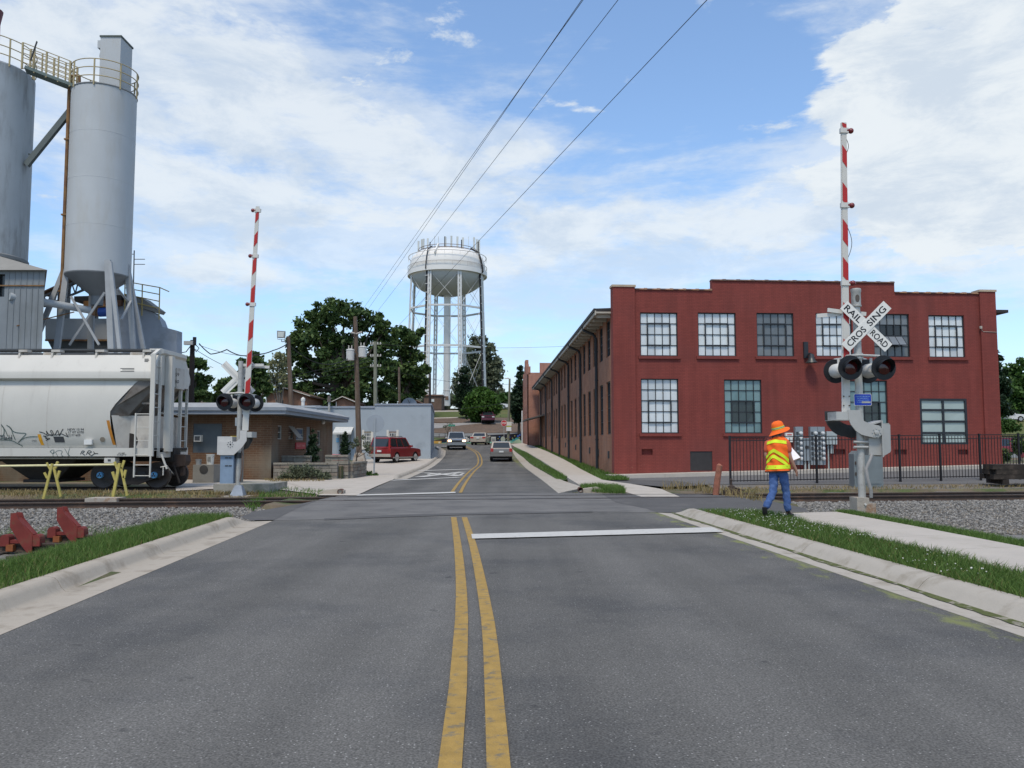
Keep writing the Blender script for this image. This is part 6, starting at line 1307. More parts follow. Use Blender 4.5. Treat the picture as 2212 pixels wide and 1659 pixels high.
def scrawl(name, lines, r, mat):
    for pts in lines:
        q_ = smooth_line([Vector((a, b, 0)) for a, b in pts], 2.0) if len(pts) > 2 else [Vector((a, b, 0)) for a, b in pts]
        m3 = MB(); A, B = [], []
        for i, p in enumerate(q_):
            d = (Vector(q_[min(i + 1, len(q_) - 1)]) - Vector(q_[max(0, i - 1)])); d = d.normalized() if d.length > 1e-6 else Vector((1, 0, 0)); n_ = Vector((-d.y, d.x, 0)) * r; A.append(on_side(p.x + n_.x, p.y + n_.y) + V(0, -.004, 0)); B.append(on_side(p.x - n_.x, p.y - n_.y) + V(0, -.004, 0))
        m3.strip(A, B); m3.build(name, mat, car, smooth=0)
k_ = .1270; sx = lambda a: a * .12695; sy = lambda b: 874.9 + b * .12695
def S2(L_): return [[(sx(a), sy(b)) for a, b in l] for l in L_]
scrawl('graffiti', S2([[(20, 330), (60, 390), (70, 470), (40, 540), (0, 520)], [(30, 350), (90, 430), (130, 530)], [(110, 340), (190, 400), (210, 470), (260, 590)], [(150, 360), (230, 450), (330, 475), (440, 485), (400, 540), (310, 640)], [(310, 640), (400, 570), (520, 540), (640, 540)], [(0, 595), (190, 605), (290, 650), (390, 705)], [(0, 570), (190, 570)]]), .85, ink2)
scrawl('graffiti', S2([[(670, 455), (740, 475), (800, 505), (790, 440), (830, 500), (900, 520), (860, 450), (880, 430), (930, 510), (980, 430), (1010, 520), (1040, 460), (1075, 405)], [(735, 530), (800, 525), (860, 505), (960, 510), (1040, 490), (1110, 520), (1165, 540)], [(1120, 470), (1150, 530)], [(740, 520), (800, 560), (850, 570), (780, 605)], [(770, 560), (820, 590)]]), .75, ink3)
scrawl('graffiti', S2([[(850, 800), (880, 765), (920, 770), (900, 830), (910, 880)], [(860, 790), (900, 830), (940, 800), (980, 870)], [(950, 790), (1010, 770), (1060, 790), (1040, 840), (1090, 880)], [(1100, 740), (1150, 830), (1170, 870)], [(1190, 720), (1160, 830), (1190, 860)]]), .5, ink2)
scrawl('graffiti', S2([[(1370, 840), (1400, 780), (1440, 790), (1400, 820), (1450, 855)], [(1470, 845), (1510, 775), (1560, 800), (1510, 820), (1560, 860), (1600, 830), (1670, 825)], [(1490, 800), (1530, 850)], [(1590, 790), (1620, 830)]]), .7, ink3)
# ------------------------------------------------------------------ yellow timber trestles and their pole
yel = M('trestle_yellow', (.44, .37, .10), .75, .15, 6, .2, 30, col2=(.44, .38, .16), thr=(.5, .7), sc2=5)
YT = 22.6 + 2.2
def trestle(pts_a, pts_b, label, base):
    t = thing('trestle', label, 'trestle', base, 'yellow trestles beside the siding')
    for segs, Y in ((pts_a, YT - .35), (pts_b, YT + .45)):
        for nm, a, b, w in segs:
            m3 = MB(); m3.beam(P(a[0], a[1], Y), P(b[0], b[1], Y), w * .78, w * .6, up=(0, 1, 0)); m3.build(nm, yel, t, smooth=0)
    return t
def tz(a, b): return (a * .12695, 874.9 + b * .12695)
trestle([('leg', tz(735, 1616), tz(890, 1000), .085), ('prong', tz(805, 1245), tz(755, 1148), .07), ('prong', tz(850, 1090), tz(795, 980), .06)], [('leg', tz(1035, 1560), tz(915, 1050), .085), ('prong', tz(970, 1260), tz(1015, 1120), .09), ('prong', tz(940, 1075), tz(985, 965), .09)], 'yellow timber trestle nearer the left edge, before the hopper car', G(104, 1082))
trestle([('leg', tz(1915, 1610), tz(2035, 990), .10), ('prong', tz(1965, 1280), tz(1915, 1135), .085), ('prong', tz(2010, 1110), tz(1950, 965), .08)], [('leg', tz(2165, 1540), tz(2060, 1060), .085), ('prong', tz(2110, 1240), tz(2140, 1105), .085), ('prong', tz(2070, 1080), tz(2115, 945), .085)], 'yellow timber trestle in front of the railcar wheels', G(246, 1080))
m2 = MB(); a, b = P(-60, 1007.5, YT), P(252, 1003.5, YT); m2.tube(a, b, .032, 8); tag(m2.build('pole', M('pole_pale_yellow', (.66, .60, .34), .6, .1, 3), org=(a + b) / 2), 'long pale yellow pole laid across the two trestles', 'pole')
# concrete slab scrap by the trestle
m2 = MB(); c = G(236, 1077); m2.box(c.x - .55, c.y - .3, -.14, c.x + .35, c.y + .3, .03); tag(m2.build('concrete_slab', conc_f, org=(c.x, c.y, -.1), smooth=0), 'small concrete slab on the ground at a trestle foot', 'slab')
# ================================================================== SILOS AND THEIR PLANT, far left
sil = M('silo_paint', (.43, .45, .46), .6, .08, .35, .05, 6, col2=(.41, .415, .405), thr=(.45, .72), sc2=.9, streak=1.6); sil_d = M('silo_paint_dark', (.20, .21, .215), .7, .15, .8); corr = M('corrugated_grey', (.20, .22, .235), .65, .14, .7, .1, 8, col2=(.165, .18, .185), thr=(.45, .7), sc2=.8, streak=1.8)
rustp = M('rust_pipe', (.215, .12, .05), .8, .3, 2.2, col2=(.14, .07, .04), thr=(.45, .65), sc2=1.5); yrail = M('rail_yellow', (.36, .30, .17), .6, .2, 2); beamg = M('beam_grey', (.30, .315, .325), .6, .12, 1.2); dkroof = M('silo_roof', (.08, .10, .09), .7, .2, 2)
YS = 44.0
def sx_(px, Y=YS): return P(px, 600, Y).x
def sz_(py, Y=YS, px=200): return P(px, py, Y).z
sc0 = V(P(219, 400, YS).x, YS, 0); rS = 1.62; zT = P(227, 178, YS - rS).z; zB = P(212, 583, YS - rS).z; zC = P(214, 640, YS).z
silo = thing('silo', 'tall grey steel silo with cone base, splayed legs and rooftop housing', 'silo', sc0)
m2 = MB(); m2.lathe([(rS, zB), (rS, zB + (zT - zB) * .28), (rS, zB + (zT - zB) * .52), (rS, zB + (zT - zB) * .76), (rS, zT), (rS - .05, zT + .02)], sc0, 48); m2.build('shell', sil, silo)
for f_ in (.25, .5, .75):
    m2 = MB(); m2.lathe([(rS, -.015), (rS + .006, -.008), (rS + .006, .008), (rS, .015)], sc0 + UP * (zB + (zT - zB) * f_), 48, cap=False); m2.build('weld_ring', sil, silo)
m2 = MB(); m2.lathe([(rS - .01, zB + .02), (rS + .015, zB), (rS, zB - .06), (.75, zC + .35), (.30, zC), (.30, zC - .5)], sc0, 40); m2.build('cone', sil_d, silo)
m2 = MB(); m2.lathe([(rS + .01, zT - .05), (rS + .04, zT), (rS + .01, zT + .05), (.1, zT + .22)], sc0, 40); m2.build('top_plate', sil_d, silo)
# rooftop housing
hx0, hx1 = sx_(198, YS - .6), sx_(243, YS - .6); zt_ = P(220, 80, YS - .6).z; m2 = MB(); m2.box(hx0, YS - .6, zT - .1, hx1, YS + .75, zt_); hs = m2.build('roof_housing', sil, silo, smooth=0)
m2 = MB(); m2.box(hx0 - .04, YS - .64, zt_, hx1 + .04, YS + .8, zt_ + .09); m2.build('housing_lid', dkroof, hs, smooth=0)
m2 = MB(); m2.box(hx0 - .26, YS - .4, zt_ - .5, hx0 - .005, YS - .05, zt_ - .08); m2.path([V(hx0 - .13, YS - .25, zt_ - .5), V(hx0 - .2, YS - .25, zt_ - .9), V(hx0 - .08, YS - .25, zt_ - 1.4)], .02, 5); m2.build('housing_box', sil, hs)
def ring_rail(c, r, z, posts, root, nm='guard_rail', zs=(.35, .72, 1.1), a0=0, a1=360):
    m3 = MB()
    for h in zs: m3.path([c + V(r * math.cos(R_(a0 + (a1 - a0) * k / 36)), r * math.sin(R_(a0 + (a1 - a0) * k / 36)), z + h) for k in range(37)], .028, 5)
    for k in range(posts): a = R_(a0 + (a1 - a0) * k / posts + 8); m3.beam(c + V(r * math.cos(a), r * math.sin(a), z - .1), c + V(r * math.cos(a), r * math.sin(a), z + zs[-1]), .07, .05)
    return m3.build(nm, yrail, root)
ring_rail(sc0, rS + .04, zT, 8, silo, zs=(.4, .85, 1.3))
m2 = MB(); xp_ = sc0.x - rS + .02; m2.path([V(xp_, YS - .55, zT + .8), V(xp_ - .02, YS - .6, zT - .1), V(xp_, YS - .6, zB + .4), V(xp_ - .03, YS - .62, sz_(745))], .09, 8); m2.build('downpipe', rustp, silo)
for f_ in (.2, .5, .8): m2 = MB(); z = sz_(745) + (zT - sz_(745)) * f_; m2.box(xp_ - .14, YS - .72, z, xp_ + .14, YS - .48, z + .08); m2.build('pipe_bracket', rustp, silo, smooth=0)
m2 = MB(); m2.path([V(xp_, YS - .5, zT + .8), V(xp_ + .2, YS - .5, zT + .9), V(xp_ + .45, YS - .5, zT + .85), V(xp_ + .5, YS - .5, zT + .1)], .07, 8); m2.build('vent_pipe', rustp, silo)
def leg(px_t, py_t, Yt, feet):
    for (px_b, Yb, w) in feet: m3 = MB(); a = P(px_t, py_t, Yt); b = P(px_b, 760, Yb); b.z = -.1; m3.beam(a, b, w, .20, up=(0, 1, 0)); m3.build('leg', beamg, silo, smooth=0)
# leg feet: follow the sight lines seen above the railcar down to the ground
def leg2(p_t, p_b, Yt, Yb, w=.24):
    a = P(p_t[0], p_t[1], Yt); b = P(p_b[0], p_b[1], Yb); d = b - a; k = (a.z + .1) / (a.z - b.z); c = a + d * k; m3 = MB(); m3.beam(a, c, w, .16, up=(0, 1, 0)); m3.build('leg', beamg, silo, smooth=0)
leg2((144, 569), (74, 745), YS - .3, YS - .9); leg2((146, 572), (124, 745), YS - .5, YS - 1.2, .30)
leg2((233, 562), (240, 745), YS - 1.62, YS - 2.0, .30); leg2((238, 566), (258, 745), YS - 1.62, YS - 2.3, .18)
leg2((275, 572), (288, 745), YS + .1, YS + .1, .26); leg2((277, 582), (309, 748), YS + .2, YS + .6, .20)
leg2((200, 600), (196, 745), YS + 1.5, YS + 1.8, .3)
m2 = MB()
for a, b, Ya, Yb in (((153, 640), (214, 745), YS - 1, YS - 1.6), ((226, 632), (150, 745), YS - 1.6, YS - 1), ((255, 625), (277, 652), YS - 1, YS), ((283, 650), (262, 690), YS, YS - 1)): m2.beam(P(a[0], a[1], Ya), P(b[0], b[1], Yb), .11, .06, up=(0, 1, 0))
m2.build('cross_brace', beamg, silo, smooth=0)
m2 = MB(); m2.beam(P(155, 236, YS - .4), P(57, 357, 43.4), .30, .22, up=(0, 1, 0)); m2.tube(P(62, 333, 43.4), P(78, 335, 43.8), .05, 6); m2.build('strut', M('strut_dark', (.10, .12, .12), .7, .15, 2), silo, smooth=0)
# second silo, cut by the frame, on its corrugated base house
YS2 = 43.5; r2_ = 2.3; s2 = V(P(55, 350, YS2).x - r2_, YS2, 0); z2T = P(40, 140, YS2 - 1.2).z; z2B = P(30, 545, YS2 - 1.5).z
silo2 = thing('silo', 'weathered grey silo at left edge standing on the corrugated house', 'silo', (s2.x, s2.y, z2B - 1.2))
m2 = MB(); m2.lathe([(r2_, z2B - 1.2), (r2_, z2T), (r2_ - .1, z2T + .1), (.3, z2T + .5)], s2, 48); m2.build('shell', M('silo_weathered', (.38, .41, .43), .65, .1, .4, .05, 6, col2=(.23, .24, .24), thr=(.45, .7), sc2=.8, streak=1.6), silo2)
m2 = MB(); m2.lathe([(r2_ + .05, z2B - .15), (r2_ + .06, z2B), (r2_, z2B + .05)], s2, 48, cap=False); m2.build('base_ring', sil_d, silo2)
ring_rail(s2, r2_ + .02, z2T, 9, silo2, zs=(.45, .9, 1.4))
m2 = MB(); c = P(-14, 40, YS2); m2.lathe([(.5, z2T), (.5, c.z - .4), (.62, c.z + .3)], V(c.x, YS2 - .3, 0), 16); m2.build('filter_stack', M('stack_maroon', (.16, .06, .07), .7, .15, 3), silo2)
# catwalk between the silo tops
cwk = thing('catwalk', 'steel catwalk with yellow handrails joining the two silo tops', 'catwalk', P(105, 170, 43.4))
a, b = P(56, 150, 42.6), P(158, 189, YS - .6); m2 = MB(); m2.beam(a, b, .75, .16); m2.build('deck', M('deck_green', (.13, .17, .16), .7, .15, 3), cwk, smooth=0)
for dy in (-.36, .36):
    o_ = V(0, dy, 0); 
    m2 = MB()
    for h in (.25, .5, .75, 1.0, 1.3): m2.tube(a + o_ + UP * h, b + o_ + UP * h, .024, 5)
    m2.build('handrail', yrail, cwk)
    for k in range(5): m2 = MB(); p = a.lerp(b, k / 4.0) + o_; m2.beam(p - UP * .1, p + UP * 1.3, .09 if k % 2 == 0 else .06, .06); m2.build('rail_post', yrail, cwk, smooth=0)
m2 = MB(); m2.beam(a + V(.45, -.38, .3), a + V(.75, -.38, 1.35), .08, .04); m2.build('gate_brace', dkmetal, cwk, smooth=0)
# corrugated base house
hse = thing('corrugated_house', 'grey corrugated house with dark openings under the left silo', 'building', P(50, 755, 41.5))
xr_ = P(100, 700, 41.3).x; zr = P(103, 588, 41.3).z; zl_ = P(0, 556, 40.8).z; xL_ = xr_ - 9
op = [(P(21, 0, 41).x, P(38, 0, 41).x, P(30, 641, 41).z, P(30, 592, 41).z), (P(11, 0, 41).x, P(32, 0, 41).x, 1.5, P(20, 713, 41).z)]
m2 = MB(); Oh = V(xL_, 41.0, 0); wall_holes(m2, Oh, V(1, 0, 0), V(0, -1, 0), 0, xr_ - xL_, -.1, zr, [(a - xL_, b - xL_, c, d) for a, b, c, d in op], .25)
xb_ = xr_ * 46 / 41.0 - .1; m2.quad(V(xr_, 41.0, -.1), V(xb_, 46, -.1), V(xb_, 46, zr), V(xr_, 41.0, zr)); hw = m2.build('wall', corr, hse, smooth=0)
m2 = MB(); xx = xL_
while xx < xr_:      # standing ribs of the sheeting
    if not any(a - .05 < xx < b + .05 for a, b, c, d in op): m2.box(xx - .018, 40.972, -.1, xx + .018, 41.0, zr - .05)
    xx += .30
o = m2.build('sheeting_ribs', corr, hse, smooth=0); o['kind'] = 'stuff'
for a, b, c, d in op: m2 = MB(); m2.quad(V(a, 41.24, c), V(b, 41.24, c), V(b, 41.24, d), V(a, 41.24, d)); m2.build('opening', P_black, hse, smooth=0)
m2 = MB(); e = .25; zb_ = zr; m2.add([V(xL_ - e, 40.75, zb_), V(xr_ + e, 40.75, zb_), V(xb_, 46.2, zb_), V(xL_ - e, 46.2, zb_), V(s2.x + 1.4, YS2 - 1.4, z2B), V(s2.x + 1.4, YS2 + 1.4, z2B), V(s2.x - 1.4, YS2 - 1.4, z2B), V(s2.x - 1.4, YS2 + 1.4, z2B)], [(0, 1, 4, 6), (1, 2, 5, 4), (2, 3, 7, 5), (3, 0, 6, 7), (4, 5, 7, 6), (0, 3, 2, 1)]); m2.build('roof', M('house_roof', (.23, .225, .21), .8, .15, 1.5), hse, smooth=0)
m2 = MB(); m2.beam(V(xL_, 40.96, zr - .75), V(xr_, 40.96, zr - .75), .05, .06); m2.build('seam_strip', rustp, hse, smooth=0)
# screw conveyor with blue motor
cv = thing('screw_conveyor', 'sloping grey tube conveyor with blue motor beneath the silo cone', 'conveyor', P(120, 655, 42))
m2 = MB(); m2.tube(P(21, 640, 40.95), P(205, 672, YS), .19, 12); m2.build('tube', M('conveyor_grey', (.36, .385, .40), .5, .1, 2), cv); m2 = MB(); m2.box(P(203, 672, YS).x, YS - .3, P(203, 682, YS).z, P(212, 672, YS).x, YS + .3, P(203, 664, YS).z); m2.build('inlet', rustp, cv, smooth=0)
m2 = MB(); c = P(214, 675, YS - .2); m2.lathe([(.16, 0), (.24, .03), (.24, .52), (.2, .58), (.08, .6)], c, 16, ax=(1, 0, .05)); m2.build('motor', M('motor_blue', (.012, .05, .22), .5, .1, 4), cv)
m2 = MB(); m2.tube(P(36, 704, 40.9), P(160, 674, YS - .5), .03, 6); m2.build('cable_pipe', rustp, cv)
# aggregate bunkers behind
bnk = thing('aggregate_bunker', 'grey steel aggregate bunker with stepped side plate behind the silo', 'bunker', P(240, 760, 48))
YB = 48.0
m2 = MB(); m2.prism([P(a, b, YB) for a, b in ((238, 652), (262, 652), (330, 674), (345, 690), (351, 706), (382, 714), (381, 790), (238, 790))], (0, .8, 0)); m2.build('side_plate', M('bunker_blue_grey', (.27, .30, .345), .65, .1, .8, col2=(.21, .23, .25), thr=(.5, .7), sc2=.6), bnk, smooth=0)
m2 = MB(); m2.prism([P(a, b, YB + .3) for a, b in ((98, 688), (238, 688), (238, 734), (98, 734))], (0, 3, 0)); m2.build('bin_panel', M('bin_light', (.36, .37, .375), .65, .1, .9), bnk, smooth=0)
m2 = MB(); m2.prism([P(a, b, YB + .5) for a, b in ((103, 736), (240, 736), (222, 800), (136, 800))], (0, 2.4, 0)); m2.build('bin_hopper', M('bin_dark', (.11, .115, .115), .75, .15, 1.5), bnk, smooth=0)
m2 = MB(); m2.beam(P(98, 735, YB + .2), P(240, 735, YB + .2), .1, .10); m2.build('bin_rail', rustp, bnk, smooth=0)
m2 = MB(); m2.prism([P(a, b, YB - .2) for a, b in ((268, 655), (335, 674), (340, 668), (305, 642), (268, 634))], (0, 1.2, 0)); m2.build('hood', M('bunker_hood', (.20, .20, .19), .7, .15, 1.5), bnk, smooth=0)
m2 = MB(); m2.prism([P(a, b, YB - .25) for a, b in ((180, 650), (262, 648), (262, 660), (180, 664))], (0, .2, 0)); m2.build('rust_band', M('rust_orange', (.30, .14, .045), .8, .3, 1.5, col2=(.10, .05, .03), thr=(.45, .6), sc2=2), bnk, smooth=0)
m2 = MB(); m2.prism([P(a, b, YB - .22) for a, b in ((160, 640), (262, 637), (262, 649), (160, 651))], (0, 2.5, 0)); m2.build('conveyor_belt', M('belt_dark', (.03, .028, .026), .85, .2, 3), bnk, smooth=0)
m2 = MB(); m2.hexa([P(222, 640, YB + .5), P(262, 640, YB + .5), P(262, 640, YB + 2), P(222, 640, YB + 2)], [P(236, 608, YB + .5), P(254, 608, YB + .5), P(254, 608, YB + 2), P(236, 608, YB + 2)]); m2.build('feed_chute', beamg, bnk, smooth=0)
m2 = MB()
for Yq in (YB - .3, YB + 1.0):
    A_, B_ = P(270, 608, Yq), P(345, 621, Yq); A2, B2 = P(270, 655, Yq), P(344, 672, Yq)
    for k in range(4): m2.tube(A_.lerp(A2, k / 3.4), B_.lerp(B2, k / 3.4), .03, 5)
    for k in (0, .5, 1): m2.tube(A_.lerp(B_, k), A2.lerp(B2, k) - UP * .5, .035, 5)
m2.tube(P(345, 621, YB - .3), P(345, 621, YB - .3) + V(0, 1.3, 0), .03, 5); m2.build('guard_rail', M('rail_mustard', (.34, .26, .09), .6, .2, 2), bnk)
# truss conveyor in the gap, dim clutter
tr = thing('truss_conveyor', 'dark trussed belt conveyor climbing behind the silo legs', 'conveyor', P(130, 640, 50))
m2 = MB(); 
for Yq in (50, 51):
    m2.beam(P(95, 640, Yq), P(215, 585, Yq), .12, .1, up=(0, 1, 0)); m2.beam(P(95, 662, Yq), P(215, 612, Yq), .12, .1, up=(0, 1, 0))
    for k in range(8): a = P(95, 640, Yq).lerp(P(215, 585, Yq), k / 8); b = P(95, 662, Yq).lerp(P(215, 612, Yq), (k + .5) / 8); c = P(95, 640, Yq).lerp(P(215, 585, Yq), (k + 1) / 8); m2.beam(a, b, .06, .06, up=(0, 1, 0)); m2.beam(b, c, .06, .06, up=(0, 1, 0))
m2.build('truss', dkmetal, tr, smooth=0); m2 = MB(); m2.beam(P(95, 637, 50.5), P(215, 582, 50.5), 1.0, .08); m2.build('belt', M('belt_rust', (.11, .06, .04), .8, .2, 3), tr, smooth=0)
m2 = MB(); m2.beam(P(140, 790, 50.5), P(140, 635, 50.5), .3, .3); m2.beam(P(205, 790, 50.5), P(205, 600, 50.5), .3, .3); m2.box(P(150, 0, 50).x, 50, 0, P(163, 0, 50).x, 50.8, P(155, 612, 50).z); m2.build('support', dkmetal, tr, smooth=0)
an = thing('antenna_mast', 'thin antenna mast with crossbars above the bunker rail', 'antenna', P(289, 640, 49))
m2 = MB(); m2.tube(P(287.5, 655, 49), P(290, 541, 49), .035, 6); m2.build('mast', dkmetal, an)
for py, dx in ((560, 24), (571, 24), (549, -12)): m2 = MB(); m2.tube(P(289, py, 49), P(289 + dx, py, 49), .022, 5); [m2.tube(P(289 + dx * k / 5, py, 48.7), P(289 + dx * k / 5, py, 49.3), .015, 4) for k in range(1, 6)]; m2.build('crossbar', dkmetal, an)
# ================================================================== BROWN BRICK OFFICE, planter walls, yard things
tan_brick = MBrick('tan_brick', (.14, .074, .040), (.11, .057, .031), (.17, .125, .08), bw=.30, bh=.10, ms=.008, bump=.4, var=.15, dirt=((.17, .15, .115), .35, .52, .72))
fasc = M('fascia_blue_grey', (.22, .25, .285), .6, .12, 1.5, col2=(.27, .29, .30), thr=(.5, .75), sc2=1.2); roofg = M('roof_membrane', (.29, .30, .305), .8, .15, 1.5, col2=(.36, .38, .39), thr=(.5, .7), sc2=.8)
OX, OY0, OY1 = -10.6, 36.6, 49.0; OZ = P(586, 897, OY0).z + .02; OXL = -24.0
off = thing('brick_office', 'low brown brick office with blue-grey flat roof fascia behind the left signal', 'building', (-15, OY0, 0))
def plane_x(px, py): d = ray(px, py); t_ = OX / d.x; return V(OX, d.y * t_, EYE + d.z * t_)       # side wall facing the street
def plane_y(px, py): return P(px, py, OY0)
fh = [(plane_y(418, 900).x - OXL, plane_y(480, 900).x - OXL, plane_y(0, 978).z, plane_y(0, 915).z)]
m2 = MB(); wall_holes(m2, V(OXL, OY0, 0), V(1, 0, 0), V(0, -1, 0), 0, OX - OXL, -.2, OZ, fh, .08)
def sidew(x0, x1, y0, y1): a, b = plane_x(x0, (y0 + y1) / 2), plane_x(x1, (y0 + y1) / 2); return (a.y - OY0, b.y - OY0, plane_x((x0 + x1) / 2, y1).z, plane_x((x0 + x1) / 2, y0).z)
ww = [sidew(600, 609, 919, 949), sidew(623.5, 634, 920, 949), sidew(640, 656, 925, 951), sidew(662, 671, 922, 985), sidew(685, 692, 930, 962)]
wall_holes(m2, V(OX, OY0, 0), V(0, 1, 0), V(1, 0, 0), 0, OY1 - OY0, -.2, OZ, ww, .12)
m2.quad(V(OXL, OY1, 0), V(OX, OY1, 0), V(OX, OY1, OZ), V(OXL, OY1, OZ)); m2.build('wall', tan_brick, off, smooth=0)
m2 = MB(); m2.box(OXL - .3, OY0 - .75, OZ, OX + .75, OY1 + .6, OZ + .07); m2.build('soffit', M('soffit_dark', (.10, .11, .12), .8, .1, 2), off, smooth=0)
m2 = MB(); m2.box(OXL - .3, OY0 - .80, OZ + .0, OX + .80, OY0 - .752, OZ + .27); m2.box(OX + .752, OY0 - .752, OZ, OX + .80, OY1 + .6, OZ + .27); m2.box(OXL - .3, OY0 - .86, OZ + .16, OX + .86, OY0 - .802, OZ + .30); m2.box(OX + .802, OY0 - .802, OZ + .16, OX + .86, OY1 + .6, OZ + .30); m2.build('fascia', fasc, off, smooth=0)
m2 = MB(); m2.hexa([V(OXL - .3, OY0 - .86, OZ + .302), V(OX + .86, OY0 - .86, OZ + .302), V(OX + .86, OY1 + .6, OZ + .302), V(OXL - .3, OY1 + .6, OZ + .302)], [V(OXL, OY0 - .3, OZ + .52), V(OX + .3, OY0 - .3, OZ + .52), V(OX + .3, OY1, OZ + .52), V(OXL, OY1, OZ + .52)]); m2.build('roof', roofg, off, smooth=0)
r = fh[0]; m2 = MB(); m2.box(OXL + r[0], OY0 + .04, r[2], OXL + r[1], OY0 + .07, r[3]); m2.build('window_board', M('board_grey', (.095, .115, .125), .7, .1, 3), off, smooth=0)
m2 = MB(); a, b = plane_y(423, 940), plane_y(437.5, 954); m2.box(a.x, OY0 - .22, b.z, b.x, OY0 + .03, a.z); ac = m2.build('air_conditioner', M('ac_cream', (.55, .54, .49), .6, .06, 4), off, smooth=0); m2 = MB(); m2.box(a.x + .04, OY0 - .23, b.z + .05, b.x - .04, OY0 - .221, a.z - .05); m2.build('grille', M('ac_grille', (.07, .075, .08), .7, .2, 30), ac, smooth=0)
for r, mt, nm in ((ww[0], P_dark, 'window'), (ww[1], P_dark, 'window'), (ww[2], M('shutter_blue', (.055, .10, .17), .6, .1, 4), 'window'), (ww[4], P_side, 'window')): window(off, V(OX, OY0, 0), V(0, 1, 0), V(1, 0, 0), r[0], r[1], r[2], r[3], 1, 1 if nm == 'x' else 2, lambda i, j: mt, M('frame_cream', (.33, .32, .29), .6, .1, 4), recess=.05)
r = ww[1]; m2 = MB(); m2.hexa([V(OX + .0, OY0 + r[0], r[3] - .05), V(OX + .0, OY0 + r[1], r[3] - .05), V(OX + .45, OY0 + r[1], r[2] + .02), V(OX + .45, OY0 + r[0], r[2] + .02)], [V(OX + .03, OY0 + r[0], r[3] - .03), V(OX + .03, OY0 + r[1], r[3] - .03), V(OX + .48, OY0 + r[1], r[2] + .04), V(OX + .48, OY0 + r[0], r[2] + .04)]); m2.build('awning_sash', M('sash_tan', (.27, .24, .20), .6, .1, 4), off, smooth=0)
r = ww[3]; m2 = MB(); m2.box(OX - .10, OY0 + r[0] + .02, r[2], OX - .05, OY0 + r[1] - .02, r[3]); m2.build('door', M('door_blue_grey', (.13, .16, .18), .6, .1, 3), off, smooth=0)
r = sidew(637, 657.5, 956, 970); m2 = MB(); m2.box(OX + .01, OY0 + r[0], r[2], OX + .06, OY0 + r[1], r[3]); sg = m2.build('sign_board', M('sign_red', (.42, .045, .05), .6, .08, 4), off, smooth=0); m2 = MB(); letter(m2, 'DUCT TAPE', V(OX + .063, OY0 + (r[0] + r[1]) / 2, (r[2] + r[3]) / 2), (0, 1, 0), UP, .11, (r[1] - r[0]) * .85); m2.build('lettering', M('sign_pink', (.60, .28, .27), .6, 0), sg, smooth=0)
m2 = MB(); p = plane_x(684, 915); m2.ball(V(OX + .35, p.y, OZ - .1), .12, 10); m2.obox(V(OX + .3, p.y, OZ - .02), (.05, 0, 0), (0, .05, 0), (0, 0, .05)); m2.build('flood_lamp', alu_w, off)
# stone-block walls of the planter: every block a piece of its own
stone_ms = [M('wall_stone_%s' % n, c, .92, .22, 3, .6, 25, col2=d, thr=(.45, .7), sc2=4) for n, c, d in (('grey', (.20, .185, .16), (.14, .135, .12)), ('brown', (.22, .18, .145), (.15, .135, .11)), ('pale', (.26, .24, .20), (.18, .16, .13)))]
rs = random.Random(12)
def block_wall(name, label, a, b, z0, rows, bh, th, base=None, cap=True):
    a = Vector(a); b = Vector(b); d = (b - a); L_ = d.length; d.normalize(); n_ = V(d.y, -d.x, 0); t = thing(name, label, 'stone wall', (a.x, a.y, z0))
    for r_ in range(rows):
        s = 0.0; first = True
        while s < L_ - .02:
            w = rs.uniform(.36, .62) * (.5 if first and r_ % 2 else 1); first = False
            if s + w > L_ - .15: w = L_ - s
            m3 = MB(); e = rs.uniform(-.018, .018); c = a + d * (s + w / 2) + n_ * e; hh = bh / 2 - .006
            u = d * (w / 2 - .007); q0 = th / 2; ch_ = .02
            zc = z0 + bh * (r_ + .5); bot = [c - u - n_ * q0, c + u - n_ * q0, c + u + n_ * q0, c - u + n_ * q0]
            m3.hexa([p + UP * (zc - hh - p.z) for p in bot], [p + UP * (zc + hh - p.z) for p in bot]); 
            f = m3.build('block', rs.choice(stone_ms), t, smooth=0)
            s += w
        if r_ == rows - 1 and cap:
            s = 0
            while s < L_ - .02:
                w = rs.uniform(.5, .75); w = min(w, L_ - s) if s + w < L_ - .2 else L_ - s; m3 = MB(); c = a + d * (s + w / 2); m3.obox(c + UP * (z0 + bh * rows + .045 - c.z), d * (w / 2 - .006), n_ * (th / 2 + .04), UP * .04); m3.build('cap_stone', stone_ms[2], t, smooth=0); s += w
    return t
wy = 36.75; gx = lambda px, Y: P(px, 1000, Y).x
block_wall('planter_wall', 'grey stone-block planter wall with a weedy bed along its foot', (-10.5, wy, 0), (gx(730, wy), wy, 0), 0, 4, .165, .3)
block_wall('planter_wall', 'short higher stone-block wall right against the brown office', (gx(600, 38.4), 38.4, 0), (gx(672, 38.4), 38.4, 0), .60, 2, .175, .28)
block_wall('planter_pier', 'tall stone-block pier at right end of the planter', (gx(704, 37.6), 37.6, 0), (gx(754, 37.6), 37.6, 0), 0, 6, .165, .35)
block_wall('planter_wall', 'stone-block wall end turning away from the street beside the pier', (gx(757, 37.9), 37.7, 0), (gx(757, 37.9) + .15, 40.5, 0), 0, 4, .165, .28)
m2 = MB(); m2.box(-10.5, wy + .17, .0, gx(735, wy), 41.5, .58); struct(m2.build('planter_soil', dirt, smooth=0))
m2 = MB(); m2.box(gx(685, wy), wy - .55, 0, gx(742, wy), wy - .45, .06); tag(m2.build('edging_strip', walkc, org=(gx(710, wy), wy - .5, 0), smooth=0), 'low pale concrete edging in front of the planter wall', 'edging')
